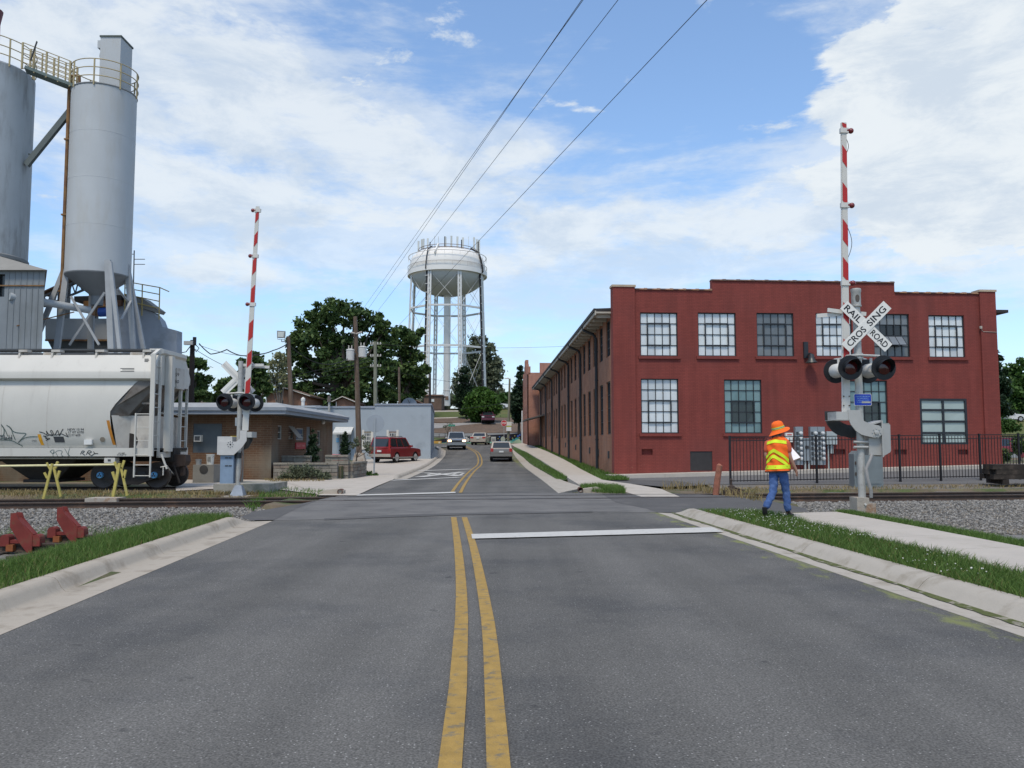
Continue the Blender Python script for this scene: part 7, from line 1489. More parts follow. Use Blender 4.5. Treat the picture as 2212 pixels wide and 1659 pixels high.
# trees and shrubs ---------------------------------------------------
def leaf_mesh(name, centers, n, size, mat, parent, seed, squash=.85, clumps=26, spread=.30, fill=.35):
    """leaf-sized faces gathered in clumps through the crown"""
    rg = np.random.RandomState(seed); tot = sum(r ** 2 for c, r in centers); P_ = []
    for c, r in centers:
        k = max(20, int(n * r * r / tot)); nc = max(5, int(clumps * rg.uniform(.8, 1.2)))
        d = rg.normal(size=(nc, 3)); d /= np.linalg.norm(d, axis=1)[:, None]; cc = d * (r * (fill + (1 - fill) * rg.uniform(0, 1, nc) ** .5))[:, None]; cc[:, 2] *= squash
        w = rg.randint(0, nc, k); p = cc[w] + rg.normal(size=(k, 3)) * r * spread * rg.uniform(.5, 1.2, (nc, 1))[w] * np.array([1, 1, .7]); P_.append(p + np.array(c))
    p = np.concatenate(P_); n = len(p); a = rg.normal(size=(n, 3)); a /= np.linalg.norm(a, axis=1)[:, None]; b = np.cross(a, rg.normal(size=(n, 3))); b /= np.linalg.norm(b, axis=1)[:, None]
    s = (size * rg.uniform(.55, 1.3, n))[:, None]; vs = np.stack([p - a * s * .9, p - b * s * .5, p + a * s * .9, p + b * s * .5], 1) - np.array(ORG[parent.name])
    o = numpy_mesh(name, vs.reshape(-1, 3), np.arange(n * 4).reshape(-1, 4), mat, None, 4); o.parent = parent; return o
bark = M('bark', (.075, .06, .048), .95, .25, 3, .7, 20); bark_g = M('bark_grey', (.13, .12, .11), .95, .2, 3)
LF = {'deep': MLeaf('leaf_deep_green', (.018, .046, .014), (.12, .18, .052), .3), 'mid': MLeaf('leaf_mid_green', (.025, .065, .014), (.08, .15, .032), .25), 'bright': MLeaf('leaf_bright_green', (.030, .075, .010), (.085, .165, .028), .3),
      'grey': MLeaf('leaf_grey_green', (.075, .095, .06), (.17, .19, .115), .25), 'pale': MLeaf('leaf_pale_bud', (.16, .17, .085), (.30, .30, .16), .3), 'dark': MLeaf('leaf_conifer', (.008, .022, .010), (.028, .055, .022), .12)}
def tree(name, label, Y, blobs, base, n, size, leaf, seed, cat='tree', group=None, trunk_r=.3, limbs=True, bk=None, clumps=26, spread=.30, squash=.9, fill=.35, bz=None):
    k = Y / FX; b = P(base[0], base[1], Y); b.z = RZf(Y) if bz is None else bz
    t = thing(name, label, cat, b, group); cs_ = [(P(x, y, Y + random.Random(seed + i).uniform(-.7, .7) * r * k), r * k) for i, (x, y, r) in enumerate(blobs)]
    m3 = MB(); topc = max(cs_, key=lambda c: c[0].z)[0]; fork = b.lerp(V(b.x * .5 + topc.x * .5, b.y, topc.z), .35); m3.path([b - UP * .3, b.lerp(fork, .5) + V(trunk_r * .3, 0, 0), fork], [trunk_r * 1.25, trunk_r, trunk_r * .8], 9)
    if limbs:
        for c, r in cs_: m = fork.lerp(c, .55) + V(0, 0, -.12 * (c - fork).length * .3); m3.path([fork - UP * trunk_r, m, c + UP * r * .3], [trunk_r * .55, trunk_r * .3, trunk_r * .08], 6)
    m3.build('trunk', bk or bark, t); leaf_mesh('crown', [(tuple(c), r) for c, r in cs_], n, size, LF[leaf], t, seed, squash, clumps, spread, fill); return t
# shrubs about the office
def shrub(label, px, py_b, Y, blobs, n, size, leaf, seed, name='shrub', cat='shrub', bz=.0, tr=.04, clumps=14, spread=.35, squash=1.0):
    return tree(name, label, Y, blobs, (px, py_b), n, size, leaf, seed, cat, None, tr, True, bark, clumps, spread, squash, .2, bz)
shrub('slim dark conifer standing against the brown office wall', 677, 1000, 39.2, [(677, 985, 11), (677, 970, 10), (676.5, 955, 8), (676, 942, 5.5), (675.5, 931, 3)], 2600, .07, 'dark', 31, 'conifer', 'conifer', .55)
shrub('slim dark conifer behind the stone pier', 744, 985, 41.5, [(744, 975, 9), (744, 963, 8), (744, 951, 6), (745, 942, 4), (746, 935, 2.5)], 2000, .07, 'dark', 32, 'conifer', 'conifer', .5)
shrub('bare leggy shrub in front of the grey door', 768, 975, 42, [(775, 955, 10), (765, 962, 9), (790, 965, 10), (797, 975, 9), (784, 945, 6)], 420, .07, 'grey', 33, bz=.4, clumps=12)
shrub('low green shrub at the corner of the planter wall', 775, 1030, 41, [(772, 1018, 10), (785, 1025, 9), (800, 1026, 8), (768, 1030, 8), (812, 1029, 6)], 3000, .06, 'mid', 34)
shrub('tall grassy weeds along the planter wall', 650, 1038, 36.2, [(640, 1020, 13), (660, 1018, 14), (622, 1028, 10), (684, 1026, 12), (705, 1028, 9), (605, 1034, 7)], 3600, .055, 'grey', 35, 'weed_clump', 'weeds')
# yard things by the signal
cb = thing('concrete_block', 'rough concrete block with a round hole standing behind the coupler', 'concrete block', G(445, 1040)); x0, x1 = P(417, 1000, 33.4).x, P(462, 1000, 33.4).x; zt = P(440, 1004, 33.4).z
m2 = MB(); m2.box(x0, 33.4, -.02, x1, 34.3, zt); m2.build('block', M('block_concrete', (.22, .21, .185), .95, .15, 2, .5, 30), cb, smooth=0); m2 = MB(); p = P(440, 1014, 33.39); m2.lathe([(.17, 0), (.17, .015), (.12, .02)], V(p.x, 33.395, p.z), 16, ax=(0, -1, 0)); m2.build('pipe_hole', M('hole_dark', (.05, .048, .045), .9, .1, 4), cb)
for px, label, w, h, mt in ((454, 'white plastic bucket with faded print on the concrete block', .16, .42, M('bucket_white', (.56, .55, .50), .5, .08, 6)), (429, 'small grey tin standing on the concrete block', .12, .22, M('tin_grey', (.27, .28, .28), .5, .1, 5))):
    p = P(px, 1003, 33.7); t = thing('bucket', label, 'bucket', (p.x, 33.7, zt)); m2 = MB(); m2.lathe([(w * .82, .0), (w * .97, h * .93), (w * 1.04, h * .93), (w * 1.04, h), (w * .94, h), (w * .9, h * .9)], V(p.x, 33.7, zt), 18); m2.build('body', mt, t)
    m2 = MB(); m2.path([V(p.x + w * math.cos(a), 33.7 - .03 - w * .5 * math.sin(a), zt + h * .85 - .1 * math.sin(a)) for a in [math.pi * k / 8 for k in range(9)]], .006, 4); m2.build('handle', dkmetal, t)
    if h > .3: m2 = MB(); m2.obox(V(p.x, 33.7 - w * .93, zt + h * .55), (w * .4, 0, 0), (0, .004, 0), (0, 0, h * .22)); m2.build('label_print', M('bucket_print', (.22, .22, .2), .6, .4, 30), t, smooth=0)
p = G(541, 1048); t = thing('guard_post', 'timber guard post painted yellow on one side beside the left signal', 'post', (p.x, 28.6, 0)); zt = P(535, 942, 28.6).z; xa_, xb2_, xc_ = P(524, 0, 28.6).x, P(537, 0, 28.6).x, P(547, 0, 28.6).x
m2 = MB(); m2.box(xb2_, 28.5, -.1, xc_ - .02, 28.8, zt - .03); m2.build('timber', M('timber_grey', (.20, .18, .155), .9, .2, 5, .5, 30), t, smooth=0); m2 = MB(); m2.box(xa_, 28.45, -.1, xb2_ - .004, 28.75, zt); m2.build('yellow_board', M('board_yellow', (.62, .46, .015), .6, .1, 4, col2=(.30, .24, .05), thr=(.55, .7), sc2=5), t, smooth=0)
m2 = MB(); m2.box(P(488, 0, 27.4).x, 27.4, -.1, P(604, 0, 27.4).x, 29.6, P(500, 1046, 27.4).z); tag(m2.build('loading_slab', M('slab_old', (.30, .285, .25), .95, .15, 1.5, .5, 25, col2=(.19, .19, .15), thr=(.45, .65), sc2=2), org=(-9, 28, 0), smooth=0), 'old concrete loading slab behind the left signal', 'slab')
def drain(name, label, px, py, Y, w, pipe_px):
    c = P(px, py, Y); t = thing(name, label, 'drain', (c.x, Y, 0)); m3 = MB(); x0 = c.x - w / 2
    m3.prism([V(x0, Y, -.05), V(x0 + w, Y, -.05), V(x0 + w, Y, .12), V(x0 + w * .8, Y, .17), V(x0 + .2, Y, .12), V(x0, Y, .03)], (0, .35, 0)); m3.build('kerb_stone', concrete, t, smooth=0)
    m3 = MB(); q = P(pipe_px, py, Y - .02); m3.lathe([(.085, 0), (.085, .30), (.07, .30), (.07, .05)], V(q.x, Y + .25, .085), 14, ax=(0, -1, 0)); m3.build('pipe', M('drain_rust', (.11, .055, .04), .8, .2, 6), t)
drain('kerb_drain', 'pale kerb end with a brown drain pipe left of the crossing', 712, 1066, 25.9, .85, 734.5); drain('kerb_drain', 'kerb end with a brown drain pipe right of the crossing', 1275, 1059, 27.0, .75, 1254)
# ================================================================== PALE BLUE-GREY BLOCK BUILDING
pb = M('painted_block', (.335, .385, .425), .75, .06, .9, .15, 8, col2=(.27, .31, .345), thr=(.55, .75), sc2=.5); pbt = M('painted_block_trim', (.26, .30, .36), .7, .08, 1)
BY = 68.0; BXR = P(930.5, 930, BY).x; BXL = P(683, 930, BY).x; BZ = P(870, 875, BY).z; BXK = P(937.5, 930, BY + 20).x; BZ2 = P(720, 881, BY).z; BXM = P(809.5, 880, BY).x
bb = thing('block_building', 'pale blue-grey painted block building with awning over its door', 'building', (-14, BY, .3))
def bx(px): return P(px, 930, BY).x - BXL
def bz(py): return P(870, py, BY).z
hol = [(bx(785), bx(804), bz(968), bz(932)), (bx(838), bx(858.5), bz(968), bz(932)), (bx(734), bx(759), .2, bz(937))]
m2 = MB(); wall_holes(m2, V(BXL, BY, 0), V(1, 0, 0), V(0, -1, 0), 0, BXR - BXL, -.2, BZ2, hol, .16); m2.quad(V(BXM, BY, BZ2), V(BXR, BY, BZ2), V(BXR, BY, BZ), V(BXM, BY, BZ))
m2.quad(V(BXR, BY, -.2), V(BXK, BY + 20, -.2), V(BXK, BY + 20, BZ), V(BXR, BY, BZ)); m2.quad(V(BXM, BY, BZ2), V(BXM, BY + 8, BZ2), V(BXM, BY + 8, BZ), V(BXM, BY, BZ)); m2.quad(V(BXL, BY + .3, BZ2 - .3), V(BXR - .1, BY + .3, BZ2 - .3), V(BXK - .05, BY + 20, BZ2 - .3), V(BXL, BY + 20, BZ2 - .3)); m2.quad(V(BXL, BY, -.2), V(BXL, BY + 20, -.2), V(BXL, BY + 20, BZ2), V(BXL, BY, BZ2)); m2.build('wall', pb, bb, smooth=0)
m2 = MB(); m2.box(BXL - .06, BY - .07, BZ2 - .02, BXM, BY + .3, BZ2 + .14); m2.box(BXM, BY - .07, BZ - .02, BXR + .07, BY + .3, BZ + .12); m2.hexa([V(BXR - .3, BY + .301, BZ - .02), V(BXR + .07, BY + .301, BZ - .02), V(BXK + .07, BY + 20, BZ - .02), V(BXK - .3, BY + 20, BZ - .02)], [V(BXR - .3, BY + .301, BZ + .12), V(BXR + .07, BY + .301, BZ + .12), V(BXK + .07, BY + 20, BZ + .12), V(BXK - .3, BY + 20, BZ + .12)]); m2.build('coping', pbt, bb, smooth=0)
m2 = MB(); m2.box(BXL, BY - .05, 0, BXL + bx(733), BY - .003, 1.1); m2.box(BXL + bx(761), BY - .05, 0, BXR + .0, BY - .003, 1.1); m2.build('plinth', pb, bb, smooth=0)
frm = M('frame_white', (.62, .60, .54), .6, .06, 4)
for r in hol[:2]:
    w = window(bb, V(BXL, BY, 0), V(1, 0, 0), V(0, -1, 0), r[0] + .08, r[1] - .08, r[2], r[3] - .1, 3, 4, lambda i, j: P_grey, M('muntin_white', (.6, .6, .56), .6, .05), recess=.1, bar=.05, edge=.07)
    m2 = MB(); m2.box(BXL + r[0] - .1, BY - .04, r[2], BXL + r[0] + .08, BY + .1, r[3] + .12); m2.box(BXL + r[1] - .08, BY - .04, r[2], BXL + r[1] + .1, BY + .1, r[3] + .12); m2.box(BXL + r[0] - .1, BY - .10, r[2] - .12, BXL + r[1] + .1, BY + .1, r[2]); m2.build('window_trim', frm, w, smooth=0)
r = hol[2]; m2 = MB(); m2.box(BXL + r[0] + .02, BY + .08, .2, BXL + r[1] - .02, BY + .14, r[3]); dr_ = m2.build('door', M('door_grey', (.23, .25, .26), .6, .08, 3), bb, smooth=0)
m2 = MB(); a, b = P(738.5, 938, BY), P(751.5, 954, BY); m2.box(a.x, BY + .06, b.z, b.x, BY + .079, a.z); m2.build('door_glass', P_black, dr_, smooth=0); m2 = MB(); m2.box(a.x + .03, BY + .045, b.z + .04, a.x + .14, BY + .058, b.z + .14); m2.box(a.x + .25, BY + .045, b.z + .04, a.x + .37, BY + .058, b.z + .2); m2.build('door_notice', M('paper_white', ()), dr_, smooth=0)
m2 = MB(); a, b = P(726.5, 946.5, BY), P(732.5, 955, BY); m2.box(a.x, BY - .03, b.z, b.x, BY - .008, a.z); pl_ = m2.build('wall_sign', M('sign_sky_blue', (.12, .35, .60), .6, .05), bb, smooth=0); m2 = MB(); letter(m2, 'OPEN', V((a.x + b.x) / 2, BY - .032, (a.z + b.z) / 2), (1, 0, 0), UP, .09, .17); m2.build('lettering', white, pl_, smooth=0)
aw = M('awning_white', (.58, .58, .55), .7, .06, 3); xa_, xb_ = P(725, 930, BY).x, P(764.5, 930, BY).x; z0, z1 = bz(936), bz(923); m2 = MB(); n_ = 18
for k in range(n_): u0, u1 = k / n_, (k + .93) / n_; a0 = xa_ + (xb_ - xa_) * u0; a1 = xa_ + (xb_ - xa_) * u1; m2.hexa([V(a0, BY - 1.1, z0 + .02), V(a1, BY - 1.1, z0 + .02), V(a1 * .97 + xa_ * .015 + xb_ * .015, BY - .05, z1), V(a0 * .97 + xa_ * .015 + xb_ * .015, BY - .05, z1)], [V(a0, BY - 1.1, z0 + .05), V(a1, BY - 1.1, z0 + .05), V(a1 * .97 + xa_ * .015 + xb_ * .015, BY - .05, z1 + .03), V(a0 * .97 + xa_ * .015 + xb_ * .015, BY - .05, z1 + .03)]); m2.hexa([V(a0, BY - 1.12, z0 - .10), V(a1, BY - 1.12, z0 - .10), V(a1, BY - 1.1, z0 - .10), V(a0, BY - 1.1, z0 - .10)], [V(a0, BY - 1.12, z0 + .03), V(a1, BY - 1.12, z0 + .03), V(a1, BY - 1.1, z0 + .03), V(a0, BY - 1.1, z0 + .03)])
m2.build('awning', aw, bb, smooth=0)
# long low wing behind, its white parapet over the office roof
WY = 74.0; m2 = MB(); wx0, wx1 = P(300, 880, WY).x, P(690, 880, WY).x; wz = P(600, 880, WY).z; m2.box(wx0, WY, 0, wx1, WY + 10, wz); wg = thing('rear_wing', 'long pale wing with white parapet showing above the brown office roof', 'building', ((wx0 + wx1) / 2, WY, 0)); m2.build('wall', M('wing_white', (.46, .50, .55), .75, .06, 1), wg, smooth=0)
m2 = MB(); m2.box(wx0 - .05, WY - .08, wz, wx1 + .08, WY + 10, wz + .16); m2.build('coping', M('coping_pale', (.40, .44, .48), .7, .06, 1), wg, smooth=0)
m2 = MB(); p = P(654.5, 876, 76); m2.tube(V(p.x, 76, wz), V(p.x, 76, P(654, 866, 76).z), .15, 10); m2.lathe([(.2, 0), (.2, .2), (.05, .35)], V(p.x, 76, P(654, 866, 76).z), 10); m2.build('roof_vent', M('vent_white', (.6, .58, .54), .6, .1), wg)
p = P(711, 905, 66); t = thing('vent_pipe', 'thin grey vent pipe rising beside the block building wall', 'pipe', (P(711, 905, 67.5).x, 67.5, P(711, 905, 67.5).z)); m2 = MB(); m2.tube(P(711, 915, 67.5), P(711, 868, 67.5), .09, 8); m2.build('pipe', alu, t); m2 = MB(); m2.tube(P(711, 868, 67.5), P(711, 855, 67.5), .19, 8, .10); m2.build('cowl', M('cowl_dark', (.10, .085, .08), .8, .2, 4), t)
dsh = thing('satellite_dish', 'large grey satellite dish seen edge-up on the block building roof', 'satellite dish', P(885, 876, 74)); m2 = MB(); c = P(884, 876, 74); R0 = 17 * 74 / FX; vs0 = []
for i in range(7):
    rr = R0 * (i + .0) / 6
    vs0.append([c + V(rr * math.cos(a), .25 * (rr / R0) ** 2 * -1.2 + .4, rr * math.sin(a)) for a in [math.pi * (-.10 + 1.2 * k / 20) for k in range(21)]])
for A, B in zip(vs0, vs0[1:]): m2.strip(A, B)
m2.build('reflector', M('dish_grey', (.20, .23, .27), .6, .08, 1), dsh); m2 = MB(); m2.tube(V(c.x, c.y + .3, BZ2 - .3), c + V(0, .3, 0), .1, 8); m2.tube(c + V(0, .4, .2), c + V(0, -1.2, .5), .04, 6); m2.build('mount', dkmetal, dsh)
# ================================================================== CARS
glassc = M('car_glass', (.018, .024, .028), .06, .05, 2, spec=.7); tyre = M('tyre', (.018, .018, .018), .85, .1, 5); rimm = M('wheel_rim', (.38, .38, .38), .35, .08, 4, metal=.5); tail = M('tail_lamp', (.36, .02, .018), .2, .05, 3, spec=.6); clearl = M('clear_lamp', (.55, .56, .56), .15, .05, 3, spec=.6); trimb = M('trim_black', (.022, .022, .024), .6, .1, 4); plate_m = M('plate', (.62, .63, .62), .5, .05)
def paint(name, c, metal=.3): return M(name, c, .32, .04, 1, spec=.5, metal=metal, coat=.5)
def vehicle(name, label, loc, ang, k, body, group=None, bumper=None, rack=False, lit=False, cat='car', rim=None, cladding=None):
    """x forward; k: L W H belt hood nose deck, window stations at belt and at roof"""
    t = thing(name, label, cat, (0, 0, 0), group); L_, Wd, H = k['L'], k['W'], k['H']; h = L_ / 2; bl, hd_, ns, dk = k['belt'], k['hood'], k['nose'], k['deck']; wr = k.get('wr', .33); ax_ = k['ax']; zb = k.get('sill', .26)
    xr0, xw0, xrt, xwt = k['xr'], k['xw'], k['xrt'], k['xwt']; pts = [(-h + .05, zb + .12)]
    for c in ax_:
        ra = wr + .07; pts.append((c - ra, zb)); pts += [(c - ra * math.cos(a), max(zb, wr + ra * math.sin(a))) for a in [math.pi * j / 8 for j in range(9)]]; pts.append((c + ra, zb))
    pts += [(h - .06, zb + .10), (h, zb + .3), (h - .02, ns), (h - .16, ns + (hd_ - ns) * .6), (h - .35, hd_ - .02), (xw0 + .1, hd_ + .05), (xw0, bl), (xr0, bl)]
    pts += [(-h + .10, dk + .0), (-h + .02, dk - .06), (-h, dk - .3), (-h + .01, zb + .28)]
    n_ = len(pts); cz = .62; lay = [(-1, .50, .93), (-1, .488, .98), (-1, .45, 1), (1, .45, 1), (1, .488, .98), (1, .50, .93)]; m3 = MB(); vs = []
    for sg, w, sc in lay: vs += [V(x * (1 - (1 - sc) * .12), sg * w * Wd, cz + (z - cz) * sc) for x, z in pts]
    fcs = [tuple(range(n_)), tuple(range(5 * n_, 6 * n_))[::-1]]
    for j in range(5):
        for i in range(n_): fcs.append((j * n_ + i, j * n_ + (i + 1) % n_, (j + 1) * n_ + (i + 1) % n_, (j + 1) * n_ + i))
    m3.add(vs, fcs); m3.build('body', body, t, smooth=30)
    wb, wt = Wd * .47, Wd * .395; zr = H - .03; m3 = MB(); lo = [V(xr0, -wb, bl), V(xw0, -wb, bl), V(xw0, wb, bl), V(xr0, wb, bl)]; hi = [V(xrt, -wt, zr), V(xwt, -wt, zr), V(xwt, wt, zr), V(xrt, wt, zr)]
    m3.hexa([p - UP * .06 for p in lo], lo); m3.hexa(lo, hi); ht = [V(xrt + .12, -wt + .1, H), V(xwt - .12, -wt + .1, H), V(xwt - .12, wt - .1, H), V(xrt + .12, wt - .1, H)]; m3.hexa(hi, ht); m3.build('cabin', body, t, smooth=25)
    def pane(a, b, c, d, nm, u0, u1, v0, v1, mt=glassc):     # a-b lower edge, d-c upper edge
        f = lambda u, v: a.lerp(b, u).lerp(d.lerp(c, u), v); q = [f(u0, v0), f(u1, v0), f(u1, v1), f(u0, v1)]; nn = (q[1] - q[0]).cross(q[3] - q[0]).normalized(); m4 = MB(); m4.prism([p + nn * .002 for p in q], nn * .008); return m4.build(nm, mt, t, smooth=0)
    st = k.get('side', [(.04, .32), (.35, .64), (.67, .96)])
    for u0, u1 in st: pane(lo[0], lo[1], hi[1], hi[0], 'side_window', u0, u1, .10, .90); pane(lo[2], lo[3], hi[3], hi[2], 'side_window', 1 - u1, 1 - u0, .10, .90)
    pane(lo[1], lo[2], hi[2], hi[1], 'windscreen', .06, .94, .06, .92); pane(lo[3], lo[0], hi[0], hi[3], 'rear_window', .08, .92, .10, .88)
    for c in ax_:
        for sg in (-1, 1):
            m4 = MB(); m4.lathe([(wr - .07, 0), (wr - .015, .0), (wr, .03), (wr, .19), (wr - .015, .22), (wr - .07, .22)], V(c, sg * (Wd / 2 - .005), wr), 24, ax=(0, -sg, 0)); wl = m4.build('wheel', tyre, t)
            m4 = MB(); m4.lathe([(wr * .70, .0), (wr * .66, .03), (wr * .5, .05), (wr * .14, .015), (.02, .0)], V(c, sg * (Wd / 2 + .0), wr), 18, ax=(0, -sg, 0)); m4.build('rim', rim or rimm, wl)
            m4 = MB()
            for j in range(6): a = j * math.pi / 3; m4.obox(V(c + .13 * math.cos(a), sg * (Wd / 2 - .018), wr + .13 * math.sin(a)), V(math.cos(a), 0, math.sin(a)) * .10, V(-math.sin(a), 0, math.cos(a)) * .016, V(0, .012, 0))
            m4.build('spokes', rim or rimm, wl, smooth=0)
    for sg in (-1, 1):
        th = k.get('tail', (.80, .22, .16)); m4 = MB(); m4.box(-h - .012, sg * Wd / 2 * .96, th[0], -h + .16, sg * Wd / 2 * .96 - sg * th[2], th[0] + th[1]); m4.build('tail_light', tail, t, smooth=0)
        m4 = MB(); m4.box(h - .16, sg * Wd / 2 * .95, ns - .14, h + .008, sg * Wd / 2 * .95 - sg * .33, ns + .02); m4.build('headlight', MEmit('headlamp_lit', (1.0, .62, .30), 6.0) if lit else clearl, t, smooth=0)
        m4 = MB(); m4.obox(V(xw0 - .22, sg * (wb + .14), bl + .10), (.06, 0, 0), (0, .10, 0), (0, 0, .075)); m4.build('mirror', k.get('mirror', body), t, smooth=0)
    m4 = MB(); m4.box(h - .02, -Wd * .27, ns - .16, h + .012, Wd * .27, ns - .01); m4.build('grille', trimb, t, smooth=0)
    for x0, x1, nm in ((-h - .06, -h + .22, 'rear_bumper'), (h - .22, h + .06, 'front_bumper')): m4 = MB(); m4.box(x0, -Wd / 2 * .99, zb + .10, x1, Wd / 2 * .99, zb + .32); o = m4.build(nm, bumper or body, t, smooth=0)
    m4 = MB(); m4.box(-h - .075, -.17, k.get('plate', .78), -h - .005, .17, k.get('plate', .78) + .13); m4.build('plate', plate_m, t, smooth=0)
    m4 = MB(); m4.box(-h + .3, -Wd * .42, zb - .08, h - .3, Wd * .42, zb + .1); m4.build('underbody', trimb, t, smooth=0)
    if cladding:
        for sg in (-1, 1): m4 = MB(); m4.box(-h + .35, sg * Wd * .499, zb + .0, h - .35, sg * Wd * .503 + sg * .01, zb + .09); m4.build('side_step', cladding, t, smooth=0)
    if rack:
        for sg in (-1, 1): m4 = MB(); m4.path([V(xrt + .25, sg * (wt - .12), H - .02), V(xrt + .3, sg * (wt - .12), H + .06), V(xwt - .4, sg * (wt - .12), H + .06), V(xwt - .3, sg * (wt - .12), H - .02)], .022, 6); m4.build('roof_rail', k.get('rackm', trimb), t)
    t.location = loc; t.rotation_euler = (0, 0, ang); return t
SUV = dict(L=4.75, W=1.88, H=1.80, belt=1.10, hood=1.05, nose=.92, deck=1.10, xr=-2.30, xw=.85, xrt=-2.05, xwt=.25, ax_=None, ax=(-1.35, 1.45), wr=.37, sill=.32, side=[(.03, .33), (.37, .63), (.67, .93)], tail=(.85, .42, .12))
WAG = dict(L=4.5, W=1.74, H=1.52, belt=.95, hood=.92, nose=.76, deck=.95, xr=-2.18, xw=.75, xrt=-1.75, xwt=.15, ax=(-1.28, 1.30), wr=.32, tail=(.72, .26, .22), plate=.66)
SED = dict(L=4.85, W=1.83, H=1.46, belt=.93, hood=.92, nose=.76, deck=1.02, xr=-1.55, xw=.85, xrt=-.95, xwt=.2, ax=(-1.40, 1.40), wr=.33, side=[(.10, .46), (.50, .90)], tail=(.76, .17, .36), plate=.74)
VAN = dict(SUV, L=5.0, W=1.95, H=1.88)
def heading(dx, dy): return math.atan2(dy, dx)
gp = G(840, 1000)
vehicle('parked_car', 'red sport utility car with tan bumper parked by the block building', (gp.x + .35, 63.6, RZf(63.6) + .03), heading(.38, .92), dict(SUV, H=1.88, L=4.6), paint('paint_red_dark', (.24, .016, .018), .1), None, M('bumper_tan', (.36, .33, .28), .6, .06), True, cladding=M('bumper_tan', ()), rim=M('rim_pale', (.55, .53, .48), .4, .05))
gp = G(1081, 998); vehicle('car', 'grey-brown estate car driving away in the right lane', (gp.x, gp.y + 2.3, RZf(gp.y + 2.3)), heading(-.03, 1), WAG, paint('paint_taupe', (.20, .185, .17), .45), 'cars on the road', None, True)
gp = G(980, 972); vehicle('car', 'silver sport utility car coming towards the crossing with headlights lit', (gp.x + .1, gp.y + 2.1, RZf(gp.y + 1.5)), heading(.10, -1), dict(SUV, mirror=M('mirror_pale', (.5, .52, .52), .3, 0)), paint('paint_silver_blue', (.26, .28, .30), .5), 'cars on the road', None, True, True)
gp = G(1036, 961); vehicle('car', 'pale gold saloon car driving away ahead of the mural wall', (gp.x + .1, 99.0, RZf(98)), heading(.10, 1), SED, paint('paint_gold', (.46, .40, .32), .3), 'cars on the road')
vehicle('parked_car', 'bright red low car parked behind the stone pier', (P(664, 985, 52.5).x, 52.5, .0), heading(1, .05), dict(SED, H=1.34), paint('paint_bright_red', (.52, .012, .022), .05))
gp = G(1053, 917); vehicle('parked_car', 'dark purple-red car on the hill road under the round tree', (gp.x, gp.y + .8, RZf(gp.y + .8) + .12), heading(.06, -1), dict(SUV, H=1.65), paint('paint_maroon', (.10, .016, .035), .2))
gp = G(1068, 888); vehicle('parked_car', 'white car at the hilltop right of the round tree', (P(1069, 886, 144).x, 144, RZf(144) + .15), heading(1, .1), SED, paint('paint_white', (.62, .63, .64), 0), 'white cars on the hilltop')
vehicle('parked_car', 'white car at the hilltop half hidden behind the round tree', (P(1050, 886, 145).x, 145.5, RZf(145) + .15), heading(1, .05), SED, paint('paint_white', ()), 'white cars on the hilltop')
gp = G(2176, 913); vehicle('parked_car', 'white utility van on the far grassy slope at the right edge', (gp.x, gp.y, RZf(gp.y) + .15), heading(1, -.12), dict(VAN, L=4.9, H=1.62), paint('paint_white', ()), rack=False)
vehicle('parked_car', 'dark red hatchback parked behind the end of the mill', (P(2130, 960, 58).x, 58.0, .28), heading(-1, .08), dict(SUV, H=1.72, L=4.5), paint('paint_crimson', (.20, .018, .03), .2))
# ================================================================== WATER TOWER
TY = 150.0; tc_ = V(P(966, 700, TY).x, TY, 0); tk = TY / FX
tw = M('tank_white', (.72, .705, .67), .55, .06, .12, col2=(.56, .53, .49), thr=(.55, .8), sc2=.25, streak=.9); tbow = M('tank_bowl', (.46, .47, .45), .6, .06, .1); tleg = M('tower_leg', (.60, .60, .58), .55, .05, .3)  # bowl: darker tank white, soft shade of the underside put into the colour
zof = lambda py: P(966, py, TY).z
tower = thing('water_tower', 'white multi-legged water tower with bulging tank and antennas on the hill', 'water tower', (tc_.x, tc_.y, RZf(TY)))
RT = 82.5 * tk; zsh, zbal, ztop, zbot = zof(566), zof(595), zof(547), zof(640)
m2 = MB(); m2.lathe([(RT * .985, zbal), (RT, zbal + .6), (RT, zsh - 1.0), (RT * .985, zsh - .3), (RT * .95, zsh + (ztop - zsh) * .25), (RT * .90, zsh + (ztop - zsh) * .5), (RT * .84, zsh + (ztop - zsh) * .75), (RT * .74, ztop - .1), (RT * .68, ztop + .05), (RT * .3, ztop + .35), (.1, ztop + .4)], tc_, 64); m2.build('tank', tw, tower)
m2 = MB(); n_ = 10; m2.lathe([(RT * .985 * math.cos(math.pi / 2 * k / n_), zbal - (zbal - zbot) * math.sin(math.pi / 2 * k / n_)) for k in range(n_)] + [(1.1, zbot)], tc_, 64, cap=False); m2.build('bowl', tbow, tower)
m2 = MB(); m2.lathe([(RT, zbal - .35), (RT * 1.05, zbal - .35), (RT * 1.05, zbal + .45), (RT * 1.045, zbal + .45), (RT * 1.04, zbal - .25), (RT, zbal - .2)], tc_, 64, cap=False); m2.build('balcony', tw, tower)
def hoop(r, z, w, n=48): return [tc_ + V(r * math.cos(2 * math.pi * k / n), r * math.sin(2 * math.pi * k / n), z) for k in range(n + 1)], w
m2 = MB()
for r, z, w in ((RT * 1.045, zbal + 1.3, .05), (RT * 1.03, zsh + .65, .06)): m2.path(*hoop(r, z, w), n=5)
